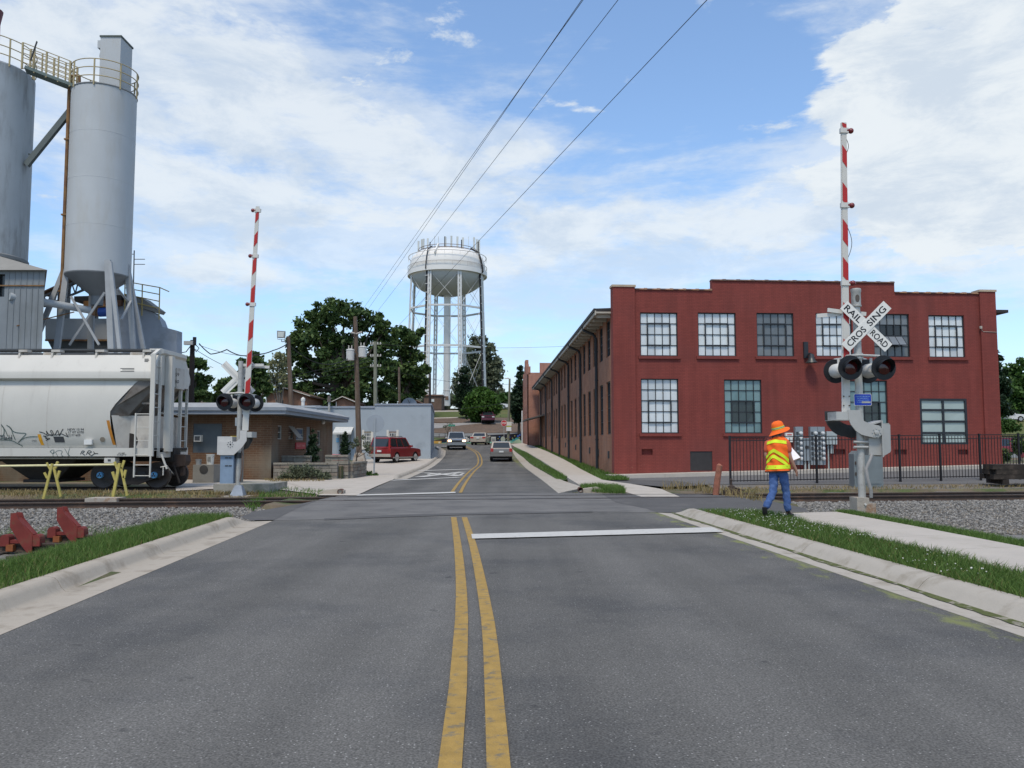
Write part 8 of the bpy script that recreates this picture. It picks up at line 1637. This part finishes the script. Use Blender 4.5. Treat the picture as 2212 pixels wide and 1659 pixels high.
for k in range(32): a = 2 * math.pi * k / 32; m2.tube(tc_ + V(RT * 1.045 * math.cos(a), RT * 1.045 * math.sin(a), zbal), tc_ + V(RT * 1.045 * math.cos(a), RT * 1.045 * math.sin(a), zbal + 1.3), .03, 4); m2.tube(tc_ + V(RT * 1.03 * math.cos(a), RT * 1.03 * math.sin(a), zsh - .05), tc_ + V(RT * 1.03 * math.cos(a), RT * 1.03 * math.sin(a), zsh + .65), .03, 4)
m2.build('guard_rail', M('tower_rail', (.50, .47, .43), .6, .1, .3), tower)
zg = RZf(TY) - .3; zl1, zl2 = zof(671), zof(755); LA = [R_(-90 + 22.5 + 45 * k) for k in range(8)]
def lp_(a, z): r = RT * .985 + (zbal - z) / (zbal - zg) * (.115 * RT); return tc_ + V(r * math.cos(a), r * math.sin(a), z)
for a in LA:
    tang = V(-math.sin(a), math.cos(a), 0); m2 = MB()
    for s_ in (-.22, .22): p, q_ = lp_(a, zg) + tang * s_, lp_(a, zbal - .3) + tang * s_; m2.beam(p, q_, .12, .30, up=tang)
    for k in range(26):
        f0, f1 = k / 26, (k + 1) / 26; p = lp_(a, zg).lerp(lp_(a, zbal - .3), f0); q_ = lp_(a, zg).lerp(lp_(a, zbal - .3), f1); s_ = .22 if k % 2 else -.22; m2.beam(p + tang * s_, q_ - tang * s_, .09, .09)
    m2.build('leg', tleg, tower, smooth=0)
for z in (zl1, zl2):
    for a, b in zip(LA, LA[1:] + LA[:1]): m2 = MB(); m2.beam(lp_(a, z), lp_(b, z), .28, .32); m2.build('ring_strut', tleg, tower, smooth=0)
m2 = MB()
lv_ = [zbal - .4, zl1, zl2, zg + .5]
for za, zb in zip(lv_, lv_[1:]):
    for a, b in zip(LA, LA[1:] + LA[:1]): m2.tube(lp_(a, za), lp_(b, zb), .035, 4); m2.tube(lp_(b, za), lp_(a, zb), .035, 4)
m2.build('tie_rods', tleg, tower)
m2 = MB(); m2.tube(tc_ + UP * zg, tc_ + UP * zbot, .62, 28); m2.lathe([(.62, 0), (.8, .1), (.8, .5), (.62, .6)], tc_ + UP * (zbot - .2), 28); m2.build('riser_pipe', tw, tower)
for z in (zof(684), zof(765), zof(845)): m2 = MB(); m2.lathe([(.62, 0), (.68, .02), (.68, .14), (.62, .16)], tc_ + UP * z, 28, cap=False); m2.build('riser_band', M('tower_rail', ()), tower)
m2 = MB(); p = P(965, 860, TY - .64); m2.box(p.x - .3, TY - .70, p.z - .35, p.x + .3, TY - .5, p.z + .35); m2.build('riser_plate', M('plate_brown', (.20, .13, .09), .7, .1), tower, smooth=0)
# dark cable ladders on two legs, running up over the tank
for a, off_ in ((LA[7] if False else R_(-90 - 22.5), -.55), (R_(-90 + 67.5), -.6)):
    tang = V(-math.sin(a), math.cos(a), 0); m2 = MB(); out = V(math.cos(a), math.sin(a), 0); m2.beam(lp_(a, zg) + tang * off_, lp_(a, zbal - .5) + tang * off_, .30, .25, up=tang)
    m2.path([lp_(a, zbal - .5) + tang * off_, tc_ + out * RT * 1.07 + tang * off_ + UP * zbal, tc_ + out * RT * 1.02 + tang * off_ + UP * (zsh - .5), tc_ + out * RT * .95 + tang * off_ + UP * (zsh + 1), tc_ + out * RT * .72 + tang * off_ + UP * (ztop + .3)], .17 if a > R_(-90) else .10, 6); cl_ = m2.build('cable_run', M('cable_black', (.02, .02, .022), .7, .15, .5), tower, smooth=0)
    m2 = MB()
    for k in range(16): c = lp_(a, zg).lerp(lp_(a, zbal - .5), (k + .5) / 16) + tang * off_ + out * .2; m2.obox(c, tang * .26, UP * .05, out * .05)
    m2.build('cable_clamp', tleg, cl_, smooth=0)
m2 = MB(); a = R_(-90 - 14); out = V(math.cos(a), math.sin(a), 0); tang = V(-math.sin(a), math.cos(a), 0); m2.beam(tc_ + out * RT * 1.0 + UP * zsh, tc_ + out * RT * .72 + UP * (ztop + .3), .9, .2, up=tang); m2.build('hatch_plate', tw, tower, smooth=0)
m2 = MB(); m2.path(*hoop(RT * .77, ztop + .45, .05), n=5); m2.path(*hoop(RT * .77, ztop + .0, .07), n=5); m2.build('antenna_ring', M('ring_rust', (.17, .12, .10), .7, .2, 1), tower)
antm = M('antenna_grey', (.50, .52, .50), .5, .06, .6)
for px, w, h0, h1 in ((904, .34, 541, 521), (911, .30, 533, 517), (915, .30, 534, 516), (924, .30, 532, 515), (929, .16, 533, 523), (939, .06, 530, 510), (947, .06, 530, 511), (961, .22, 530, 511), (963, .22, 530, 512), (975, .32, 530, 509.5), (988, .38, 530, 511), (1000, .34, 532, 513), (997, .18, 532, 518), (1012, .06, 530, 511), (1024, .34, 536, 513), (1030, .32, 538, 517), (1035, .34, 541, 518), (1033, .2, 541, 522)):
    a = math.asin(max(-1, min(1, (px - 966) * tk / (RT * .80)))); yq = TY - math.cos(a) * RT * .77 * (1 if px % 2 else -1) * .9; m2 = MB(); p0 = P(px, h0, yq); p1 = P(px, h1, yq); m2.box(p0.x - w / 2, yq - .12, p0.z - .4, p0.x + w / 2, yq + .12, p1.z); m2.build('antenna', antm if px not in (961, 929, 1033, 997) else dkmetal, tower, smooth=0)
# ================================================================== TREES AND HOUSES on the rise
tree('broad_tree', 'biggest dark green broad-crowned tree behind the pole with transformers', 118, [(712, 672, 34), (690, 690, 30), (742, 680, 32), (772, 664, 13), (782, 690, 26), (810, 700, 26), (836, 712, 24), (660, 715, 30), (640, 745, 26), (650, 790, 36), (690, 750, 46), (740, 740, 50), (790, 750, 46), (826, 760, 34), (640, 825, 28), (700, 810, 48), (755, 815, 50), (805, 815, 44), (838, 800, 24), (666, 850, 28), (730, 860, 34), (800, 858, 34), (842, 850, 18), (618, 850, 18)], (735, 875), 34000, .36, 'deep', 41, trunk_r=.75, clumps=20, spread=.17, fill=.5)
tree('oak_tree', 'dark ragged tree between the broad tree and the water tower', 128, [(872, 718, 17), (890, 735, 16), (908, 718, 9), (860, 745, 18), (880, 765, 22), (900, 772, 14), (868, 795, 22), (892, 808, 20), (916, 800, 13), (912, 825, 15), (875, 835, 26), (850, 820, 16), (900, 845, 18), (860, 860, 22)], (880, 880), 9000, .42, 'deep', 42, trunk_r=.5, clumps=20, spread=.24)
tree('hazy_tree', 'greyish sparse tall tree seen through the right legs of the water tower', 185, [(1034, 738, 16), (1022, 755, 18), (1050, 755, 18), (1015, 785, 22), (1045, 782, 22), (1068, 785, 17), (1075, 805, 14), (1055, 815, 24), (1020, 818, 26), (995, 815, 16), (1000, 840, 22), (1062, 840, 20), (1080, 848, 10)], (1030, 880), 9000, .46, 'grey', 43, trunk_r=.55, clumps=26, spread=.26)  # distance haze is put into the grey leaf colour
tree('columnar_tree', 'narrow columnar tree at left of the round street tree', 127, [(1003, 800, 8), (1002, 818, 11), (1001, 838, 14), (1001, 858, 15), (1002, 876, 13), (1005, 890, 9)], (1007, 906), 8000, .22, 'dark', 44, trunk_r=.16, clumps=22, spread=.34)
tree('columnar_tree', 'narrow columnar tree by the brick block at end of the mill', 108, [(1124, 795, 5), (1124, 810, 8), (1123, 830, 11), (1122, 850, 14), (1122, 870, 16), (1121, 888, 14), (1120, 903, 10)], (1120, 938), 9000, .22, 'dark', 45, trunk_r=.16, clumps=22, spread=.34)
tree('round_tree', 'round bright green street tree in front of the water tower legs', 121, [(1042, 853, 18), (1025, 862, 16), (1060, 862, 16), (1015, 880, 15), (1042, 880, 24), (1068, 880, 14), (1030, 895, 15), (1055, 895, 15), (1042, 902, 10)], (1043, 916), 9000, .30, 'bright', 46, trunk_r=.2, clumps=20, spread=.28)
tree('small_tree', 'bare-branched thin sapling behind the mural wall', 107, [(966, 925, 8), (972, 918, 7), (960, 920, 6)], (966, 948), 160, .10, 'grey', 47, trunk_r=.06, clumps=8)
tree('leafy_tree', 'dark tree behind the left crossing signal', 95, [(550, 772, 13), (530, 790, 15), (560, 790, 14), (512, 820, 20), (540, 818, 22), (565, 815, 16), (490, 840, 22), (520, 848, 24), (555, 848, 22), (575, 840, 12), (470, 858, 14)], (535, 880), 9000, .34, 'deep', 48, trunk_r=.35, clumps=22, spread=.26)
tree('leafy_tree', 'tree behind the dark pole beside the railcar end', 92, [(405, 785, 15), (428, 790, 14), (398, 815, 20), (432, 825, 18), (415, 850, 22), (440, 850, 14), (385, 850, 18)], (415, 880), 6500, .34, 'deep', 49, trunk_r=.35, clumps=22, spread=.26)
tree('budding_tree', 'pale budding tree beside the floodlight pole', 105, [(603, 775, 14), (590, 790, 13), (612, 795, 14), (600, 812, 16), (585, 825, 14), (615, 822, 12), (600, 840, 12)], (606, 880), 1500, .26, 'pale', 50, trunk_r=.22, bk=bark_g, clumps=24, spread=.3)
tree('pine_tree', 'tall pine rising just past the right end of the mill', 120, [(2151, 762, 5), (2158, 775, 7), (2150, 790, 9), (2162, 805, 10), (2152, 825, 16), (2165, 845, 16), (2155, 868, 18), (2168, 885, 16)], (2156, 905), 6000, .34, 'dark', 51, trunk_r=.25, clumps=18, spread=.26)
tree('leafy_tree', 'leafy tree at the right edge behind the white van', 135, [(2188, 800, 18), (2205, 790, 14), (2195, 825, 22), (2218, 820, 24), (2185, 850, 20), (2210, 855, 26), (2190, 880, 20), (2225, 885, 26)], (2200, 905), 7000, .38, 'mid', 52, trunk_r=.35, clumps=22, spread=.26)
shrub('rounded green bush above the red car at right edge', 2168, 940, 70, [(2155, 914, 14), (2175, 916, 14), (2190, 924, 10), (2162, 924, 12)], 3500, .13, 'mid', 53, bz=.6)
shrub('clipped dark bush low behind the fence at right edge', 2162, 1005, 46, [(2154, 984, 10), (2168, 982, 11), (2175, 988, 9), (2160, 992, 10)], 3000, .08, 'deep', 54, bz=.35)
shrub('dark bush at the very right edge behind the fence', 2204, 975, 50, [(2204, 955, 13), (2212, 965, 14), (2200, 968, 10)], 2500, .09, 'deep', 55, bz=.4)
# far woods along the skyline
rg_ = random.Random(8)
def wood(name, pxs, Y, py, r, leaf, n, seed):
    cs_ = [(tuple(P(x, py + rg_.uniform(-6, 6), Y + rg_.uniform(-8, 8))), r * Y / FX * rg_.uniform(.7, 1.2)) for x in pxs]; e = bpy.data.objects.new('tmp', None); ORG['tmp'] = V(0, 0, 0); o = leaf_mesh(name, cs_, n, .8, LF[leaf], e, seed, .8, 16, .3); o.parent = None; o['kind'] = 'stuff'; bpy.data.objects.remove(e)
wood('far_wood', range(880, 1130, 13), 290, 868, 13, 'grey', 9000, 61); wood('far_wood', range(1085, 1135, 8), 160, 868, 16, 'mid', 3500, 62); wood('far_wood', range(1000, 1145, 12), 230, 862, 14, 'mid', 5000, 65); wood('far_wood', range(300, 720, 22), 210, 870, 16, 'deep', 9000, 63); wood('far_wood', range(2130, 2420, 16), 190, 876, 26, 'deep', 12000, 64); wood('far_wood', range(-700, 300, 34), 160, 860, 30, 'deep', 8000, 66)
brickh = MBrick('house_brick', (.26, .10, .055), (.20, .075, .045), (.30, .22, .16), ms=.012, bump=.2, var=.15); shing = M('roof_shingle', (.13, .09, .07), .9, .15, 1.5)
def house(label, Y, gable, eave_l, eave_r, base_py, depth, trim):
    c = P(gable[0], gable[1], Y); a = P(eave_l[0], eave_l[1], Y); b = P(eave_r[0], eave_r[1], Y); t = thing('brick_house', label, 'house', (c.x, Y, RZf(Y)), 'brick houses behind the block building'); z0 = min(RZf(Y), a.z - 2) - .3
    m3 = MB(); m3.prism([V(a.x + .5, Y, z0), V(b.x - .5, Y, z0), V(b.x - .5, Y, b.z + .1), V(c.x, Y, c.z - .2), V(a.x + .5, Y, a.z + .1)], (0, depth, 0)); m3.build('wall', brickh, t, smooth=0)
    m3 = MB()
    for p, sg in ((a, -1), (b, 1)): q_ = V(c.x, Y - .4, c.z); m3.hexa([V(p.x, Y - .4, p.z - .1), V(p.x, Y + depth, p.z - .1), V(q_.x, Y + depth, q_.z - .1), q_ - UP * .1], [V(p.x, Y - .4, p.z + .1), V(p.x, Y + depth, p.z + .1), V(q_.x, Y + depth, q_.z + .1), q_ + UP * .1])
    m3.build('roof', shing, t, smooth=0)
    m3 = MB(); 
    for p in (a, b): m3.beam(V(p.x, Y - .42, p.z), V(c.x, Y - .42, c.z), .08, .28, up=(0, 1, 0))
    m3.build('barge_board', trim, t, smooth=0)
    m3 = MB(); m3.tube(V(a.x + .55, Y - .1, z0), V(a.x + .55, Y - .1, a.z), .08, 6); m3.build('downspout', trim, t); m3 = MB(); m3.box(c.x - 1.2, Y - .03, a.z - 2.1, c.x - .2, Y + .05, a.z - .6); m3.build('window', P_side, t, smooth=0)
house('brown brick house gable left of the floodlight pole', 108, (616, 838), (567, 854), (672, 856), 885, 9, frm); house('brick house gable between the utility pole and the big tree', 112, (741, 857), (718, 868), (773, 870), 885, 8, frm)
house('low brick house just behind the railcar end and dark pole', 104, (420, 868), (372, 874), (470, 874), 885, 8, M('trim_brown', (.2, .12, .09), .7, .1)); house('dark little house roof behind the block building parapet', 120, (902, 866), (870, 874), (918, 874), 885, 6, M('trim_brown', ()))
pm_ = thing('pump_house', 'square brown brick pump house at the foot of the water tower', 'building', P(933, 882, 140)); a, b = P(916, 855, 140), P(954, 855, 140); m2 = MB(); m2.box(a.x, 140, 6.2, b.x, 146, a.z); m2.build('wall', MBrick('pump_brick', (.13, .085, .06), (.11, .07, .05), (.15, .11, .09), bump=.2), pm_, smooth=0)
m2 = MB(); m2.box(a.x - .2, 139.8, a.z, b.x + .2, 146.2, a.z + .2); m2.build('roof', M('trim_brown', ()), pm_, smooth=0); m2 = MB(); p, q_ = P(932, 862, 140), P(938, 868, 140); m2.box(p.x, 139.93, q_.z, q_.x, 139.99, p.z); m2.build('window', P_white, pm_, smooth=0)
m2 = MB(); m2.box(P(958, 0, 147).x, 146.5, 7.4, P(978, 0, 147).x, 146.6, P(966, 877, 147).z); tag(m2.build('tower_hedge', M('hedge_dark', (.05, .06, .035), .95, .3, .8), org=P(968, 884, 146.5), smooth=0), 'low dark mesh enclosure round the tower riser foot', 'enclosure')
# ================================================================== POLES, LAMPS, WIRES
wood_p = M('pole_wood', (.12, .085, .062), .9, .2, 2, .4, 20, col2=(.17, .135, .11), thr=(.5, .7), sc2=1.5, streak=4); wood_g = M('pole_wood_green', (.17, .17, .125), .9, .2, 2); wood_d = M('pole_wood_dark', (.030, .024, .022), .9, .2, 2); wirem = M('wire_black', (.02, .02, .022), .6, 0)
def pole(label, top, bot, Y, r, mat, z0=None, name='utility_pole', group='poles along the street'):
    a, b = P(top[0], top[1], Y), P(bot[0], bot[1], Y); z0 = RZf(Y) if z0 is None else z0; k = (a.z - z0) / max(.1, (a.z - b.z)); c = a + (b - a) * k; t = thing(name, label, 'pole', c, group); m3 = MB(); m3.path([c - UP * .2, c.lerp(a, .5), a], [r * 1.25, r * 1.05, r * .85], 10); m3.build('shaft', mat, t); return t, a, c
t1, p1_, _ = pole('dark creosoted pole behind the railcar end', (416, 735), (413, 880), 53, .17, wood_d)
m2 = MB(); q_ = P(408, 741, 52.7); m2.obox(q_, (.28, 0, 0), (0, .14, 0), (0, 0, .12)); m2.tube(q_, P(416, 741, 53), .04, 6); m2.build('lamp', alu_w, t1, smooth=0); m2 = MB(); m2.path([P(416, 744, 52.8), P(424, 746, 52.8), P(430, 752, 52.8), P(424, 760, 52.8), P(418, 752, 52.8)], .03, 6); m2.path([P(416, 742, 52.8), P(408, 752, 52.8), P(402, 760, 52.8), P(392, 762, 52.8)], .03, 6); m2.lathe([(.12, 0), (.12, .5)], P(420, 745, 52.8), 8); m2.build('cable_loops', wirem, t1)
t2, p2_, _ = pole('weathered pole carrying a square floodlight', (622.7, 727), (629.4, 885), 54, .15, wood_p)
m2 = MB(); c = P(608.5, 723, 53.6); m2.hexa([c + V(-.24, -.2, -.24), c + V(.22, -.12, -.24), c + V(.18, .2, -.20), c + V(-.18, .2, -.2)], [c + V(-.26, -.2, .24), c + V(.28, -.12, .22), c + V(.2, .2, .18), c + V(-.2, .2, .2)]); m2.build('floodlight', M('flood_grey', (.22, .23, .23), .5, .1, 3), t2, smooth=0); m2 = MB(); m2.quad(c + V(-.19, -.205, -.17), c + V(.16, -.145, -.17), c + V(.2, -.145, .16), c + V(-.2, -.205, .17)); m2.build('flood_glass', M('flood_glass', (.55, .58, .55), .15, .1, 6), t2, smooth=0)
m2 = MB(); m2.path([c - UP * .3, c + V(.0, 0, -.45), P(618, 738, 54), P(623, 744, 54)], .03, 6); m2.path([c + V(-.28, 0, .05), c + V(-.26, 0, -.3), c + V(.2, 0, -.33), c + V(.24, 0, 0)], .02, 6); m2.build('flood_arm', alu, t2)
t3, p3_, b3 = pole('tall utility pole with two transformer cans before the block building', (767.4, 684), (776, 985), 60, .17, wood_p)
for px, py0, py1, nm in ((756.5, 754, 779, ''), (783, 748, 772, '')):
    q0 = P(px, py1, 59.6); h = (py1 - py0) * 60 / FX; m2 = MB(); m2.lathe([(.24, 0), (.29, .03), (.29, h - .12), (.31, h - .1), (.31, h - .06), (.27, h - .02), (.08, h + .03)], q0, 20); tf = m2.build('transformer', M('transformer_grey', (.52, .52, .50), .5, .06, 2), t3); m2 = MB()
    for dx in (-.12, .10): m2.lathe([(.05, 0), (.03, .06), (.05, .1), (.03, .16), (.05, .2), (.02, .27)], q0 + V(dx, 0, h), 8)
    m2.build('bushing', M('bushing_pale', (.45, .42, .38), .4, .1), tf); m2 = MB(); m2.obox(q0 + V(.2 if px < 770 else -.2, .1, h * .6), (.2, 0, 0), (0, .05, 0), (0, 0, .06)); m2.build('bracket', dkmetal, tf, smooth=0)
m2 = MB(); m2.path([P(758, 718, 59.9), P(770, 721, 59.9), P(782, 717, 59.9)], .06, 6); m2.build('crossarm', M('bushing_pale', ()), t3); m2 = MB(); m2.hexa([b3 + V(-.55, -.4, -.2), b3 + V(.55, -.4, -.2), b3 + V(.55, .4, -.2), b3 + V(-.55, .4, -.2)], [b3 + V(-.3, -.25, .85), b3 + V(.3, -.25, .85), b3 + V(.3, .25, .85), b3 + V(-.3, .25, .85)]); m2.build('foundation', conc_f, t3, smooth=0)
m2 = MB(); m2.path([P(757, 753, 59.6), P(764, 735, 59.8), P(768, 720, 59.8)], .018, 4); m2.path([P(783, 747, 59.6), P(778, 735, 59.8), P(769, 722, 59.8)], .018, 4); m2.path([P(757, 778, 59.6), P(764, 782, 59.7), P(772, 776, 59.7), P(783, 770, 59.6)], .018, 4); m2.build('jumper', wirem, t3)
t4, p4_, _ = pole('pale greenish utility pole right of the transformer pole', (810.5, 738), (811, 875), 86, .19, wood_g)
for py in (744, 770, 792): m2 = MB(); m2.beam(P(800, py, 86), P(823, py - 1, 86), .10, .12); m2.build('crossarm', wood_g, t4, smooth=0); m2 = MB(); [m2.lathe([(.06, 0), (.08, .1), (.05, .25)], P(x, py, 86), 6) for x in (801, 806, 816, 822)]; m2.build('insulator', M('bushing_pale', ()), t4)
t5, p5_, _ = pole('thin grey pole between the two dark trees', (862, 793), (863, 875), 98, .15, wood_p); t6, p6_, _ = pole('thin dark pole at the right end of the block building', (929, 807), (928.5, 880), 112, .16, wood_d); t7, p7_, b7 = pole('street lamp pole with white notice boards beside the stop sign', (1101, 818), (1098, 948), 103, .14, wood_g, name='lamp_post', group=None)
m2 = MB(); m2.path([p7_ - UP * .1, p7_ + V(-.2, 0, .1), P(1094, 817, 103)], .05, 6); m2.build('lamp_arm', alu, t7); m2 = MB(); m2.obox(P(1094, 817.5, 103), (.25, 0, 0), (0, .1, 0), (0, 0, .06)); m2.build('lamp_head', alu_w, t7, smooth=0)
for (x0, y0, x1, y1, mt) in ((1094.5, 911, 1105, 919.5, frm), (1094.5, 919.8, 1104.5, 922.3, M('notice_lime', (.40, .42, .06), .6, 0)), (1093.8, 922.6, 1104.5, 931, M('notice_white', (.68, .69, .70), .6, 0))):
    a, b = P(x0, y0, 102.7), P(x1, y1, 102.7); m2 = MB(); m2.box(a.x, 102.66, b.z, b.x, 102.70, a.z); m2.build('notice_board', mt, t7, smooth=0)
t8, p8_, _ = pole('slim far pole with wires behind the left crossing signal', (437, 815), (436, 880), 110, .12, wood_g)
# stop sign, round sign back, street name sign
ss = thing('stop_sign', 'red octagonal stop sign facing the crossing at the hill foot', 'road sign', G(1088, 957)); c = P(1088.7, 914, 103.2); m2 = MB(); R8 = .40; oc = lambda r, y: [V(c.x + r * math.cos(R_(22.5 + 45 * k)), y, c.z + r * math.sin(R_(22.5 + 45 * k))) for k in range(8)]; m2.prism(oc(R8, 103.2), (0, -.01, 0)); m2.build('sign_border', signw, ss, smooth=0)
m2 = MB(); m2.prism(oc(R8 * .93, 103.186), (0, -.006, 0)); fc_ = m2.build('sign_face', M('sign_stop_red', (.46, .012, .018), .5, .04), ss, smooth=0); m2 = MB(); letter(m2, 'STOP', V(c.x, 103.176, c.z), (1, 0, 0), UP, .27, .58); m2.build('lettering', signw, fc_, smooth=0); m2 = MB(); m2.tube(V(c.x, 103.25, RZf(103)), V(c.x, 103.25, c.z + .2), .035, 6); m2.build('post', alu, ss)
rsn = thing('round_sign', 'grey back of a round road sign on a steel post by the forecourt', 'road sign', G(808, 1027)); yq = G(808, 1027).y; c = P(810.5, 914.5, yq); m2 = MB(); m2.lathe([(.445, -.006), (.45, 0), (.445, .006)], c, 32, ax=(0, 1, 0)); m2.build('sign_back', M('sign_back_grey', (.31, .34, .37), .55, .06, 3, metal=.3), rsn); m2 = MB(); m2.beam(V(P(808, 1026, yq).x, yq - .03, 0), V(c.x, yq - .03, c.z + .3), .07, .04, up=(0, 1, 0)); m2.build('post', M('post_galv', (.33, .36, .38), .5, .08, 3, metal=.3), rsn, smooth=0)
sn = thing('street_sign', 'green street name plate on a thin post before the hillside', 'road sign', G(975, 945)); a, b = P(968.5, 917, 103.8), P(983, 921, 103.8); m2 = MB(); m2.box(a.x, 103.78, b.z, b.x, 103.82, a.z); m2.build('name_plate', M('sign_green', (.02, .20, .12), .5, .05), sn, smooth=0); m2 = MB(); letter(m2, 'CRD', V((a.x + b.x) / 2, 103.77, (a.z + b.z) / 2), (1, 0, 0), UP, .09, .6); m2.build('lettering', M('sign_mint', (.25, .45, .36), .5, 0), sn, smooth=0); m2 = MB(); m2.tube(V((a.x + b.x) / 2, 103.85, RZf(103)), V((a.x + b.x) / 2, 103.85, a.z), .03, 6); m2.build('post', alu, sn)
# mural wall: dark painted retaining wall with plain panels and dabs of colour
mw = thing('mural_wall', 'low dark painted wall with night-blue mural, pale panels and mint-green ground', 'mural wall', (-3, 105.4, 1.6)); my = 105.3; wtop = lambda px: float(np.interp(px, [930, 956, 1000, 1050, 1140], [953, 948, 944, 940, 935.5]))
pxs = list(range(936, 1146, 10)); m2 = MB(); A = [P(x, wtop(x), my) for x in pxs]; B = [V(p.x, my, 1.3) for p in A]; m2.strip(B, A); m2.strip(A, [p + V(0, .25, 0) for p in A]); m2.build('wall', M('mural_navy', (.012, .013, .022), .8, .2, 2), mw, smooth=0)
def mpoly(nm, pts, col, dy): m3 = MB(); m3.prism([P(x, y, my - dy) for x, y in pts], (0, -.006, 0)); return m3.build(nm, M(nm + '_%d' % int(sum(col) * 1000), col, .8, .1, 3), mw, smooth=0)
mpoly('mint_ground', [(936, 961), (936, 958), (960, 956.5), (985, 954.5), (1010, 956), (1040, 953.5), (1070, 954.5), (1095, 952.5), (1112, 951), (1145, 953), (1145, 962)], (.20, .46, .36), .004)
mpoly('teal_trees', [(1105, 953), (1108, 947), (1111, 950), (1114, 946), (1118, 945), (1121, 948), (1123, 952)], (.06, .33, .32), .012); mpoly('teal_trees', [(1128, 953), (1131, 946), (1134, 939), (1136, 946), (1138, 953)], (.12, .38, .36), .012); mpoly('mint_glow', [(1106, 957), (1115, 950), (1122, 948), (1128, 957)], (.40, .52, .36), .016)
def mdisc(nm, x, y, r, col, dy=.014, sq=1.0): mpoly(nm, [(x + r * math.cos(a), y + r * sq * math.sin(a)) for a in [2 * math.pi * k / 14 for k in range(14)]], col, dy)
mpoly('pale_panel', [(1061, 943.5), (1071, 943.5), (1071, 955), (1061, 955)], (.42, .42, .38), .02); mpoly('orange_panel', [(937, 952.4), (953.5, 952.4), (953.5, 959.6), (937, 959.6)], (.50, .28, .06), .02); mdisc('pale_disc', 1010, 950, 4.4, (.40, .39, .36), .02); mdisc('pale_disc', 998, 951.5, 3.8, (.25, .33, .28), .02); mdisc('pale_arch', 1086.5, 949, 5, (.36, .40, .34), .02, 1.25); mdisc('pale_dot', 949, 956, 2.2, (.60, .50, .34), .03)
for x, y, r, c_ in ((1079, 943.5, 1.5, (.05, .16, .42)), (1100, 944.5, 2.2, (.03, .07, .45)), (1119, 942, 2.4, (.05, .11, .40)), (1123, 939.5, 1.8, (.06, .14, .42)), (1079, 951, 1.2, (.05, .12, .35)), (1112, 941.5, 1.1, (.55, .45, .12)), (1107, 946.5, 1.1, (.50, .45, .14)), (1121.5, 945.5, 1.1, (.5, .45, .15)), (1100, 951, 1.1, (.5, .46, .18)), (1076, 947.5, .9, (.5, .45, .15)), (1057, 948, .9, (.4, .36, .14)), (1094, 947, .9, (.4, .36, .14))): mdisc('paint_dab', x, y, r, c_, .01)
m2 = MB(); m2.path([P(1064, 952, my - .03), P(1063, 946, my - .03)], .03, 4); [m2.path([P(x, 952, my - .03), P(x, 947, my - .03)], .05, 4) for x in (1063.5, 1066, 1068.5)]; m2.build('panel_marks', M('mural_grey', (.16, .17, .2), .8, .1), mw)
gr_ = thing('guard_rail', 'thin dark guard rail on posts above the mural wall', 'railing', P(970, 950, 107)); m2 = MB(); a, b = P(936, 938, 107), P(1000, 935, 107); m2.tube(a, b, .03, 5); m2.tube(a - UP * .5, b - UP * .5, .03, 5); m2.build('rail', dkmetal, gr_)
for k in range(6): m2 = MB(); p = a.lerp(b, k / 5); m2.tube(p - UP * 1.3, p + UP * .03, .035, 5); m2.build('rail_post', dkmetal, gr_)
# wires
def wire(label, pts, r, sag=0.0, group='overhead wires', cat='wire'):
    out = []
    for a, b in zip(pts, pts[1:]):
        for k in range(16): f = k / 16; out.append(a.lerp(b, f) - UP * (4 * sag * f * (1 - f)))
    out.append(pts[-1]); m3 = MB(); m3.path(out, r, 5); o = m3.build('wire', wirem, org=out[0]); return tag(o, label, cat, group)
def over(px_top, far, Y_top=15.0):
    a = P(px_top, 0, Y_top); d = (a - far).normalized(); return [far, a, a + d * 16]
hub = P(768, 690, 60)
for lab, px, far in (('leftmost of the overhead wires crossing the sky above the water tower', 1256.5, P(762, 716, 60)), ('overhead wire close beside the leftmost one, converging near the frame top', 1259.5, P(768, 690, 60)), ('middle overhead wire passing just above the water tower antennas', 1335, P(782, 716, 60)), ('rightmost overhead wire slanting across the face of the water tank', 1527, P(862, 702, 56))):
    wire(lab, over(px, far), .0065 if px < 1500 else .008)
wire('thick black cable bundle from the dark pole to the floodlight pole', [P(430, 742, 53), P(455, 765, 53), P(490, 755, 53), P(520, 768, 53), P(560, 765, 53), P(590, 757, 53.5), P(622, 742, 54)], .035, .05); wire('sagging cable from the floodlight pole to the transformers', [P(625, 745, 54), P(756, 772, 59.6)], .028, .85); wire('thin wire falling leftward behind the left crossbuck', [P(418, 752, 53), P(500, 796, 60)], .018, .1); wire('upper thin wire from the dark pole toward the floodlight pole', [P(430, 745, 53), P(540, 770, 53.6), P(622, 742, 54)], .014, .15)
for k, (py0, py1) in enumerate(((836, 770), (842, 777), (847, 788))): wire(('lower', 'middle', 'upper')[2 - k] + ' of three thin far wires behind the left signal', [P(380, py0, 112), P(437, py0, 110), P(811, py1, 86)], .022, .5)
wire('thin wire crossing from the greenish pole to the lamp post over the round tree', [P(811, 812, 86), P(929, 884, 112), P(1101, 868, 103)], .022, .3); wire('far high thin wire right of the water tower', [P(812, 792, 86), P(1101, 830, 103), P(1240, 812, 95)], .016, .6); wire('second far thin wire right of the water tower', [P(823, 744, 86), P(1330, 742, 80)], .012, .4)
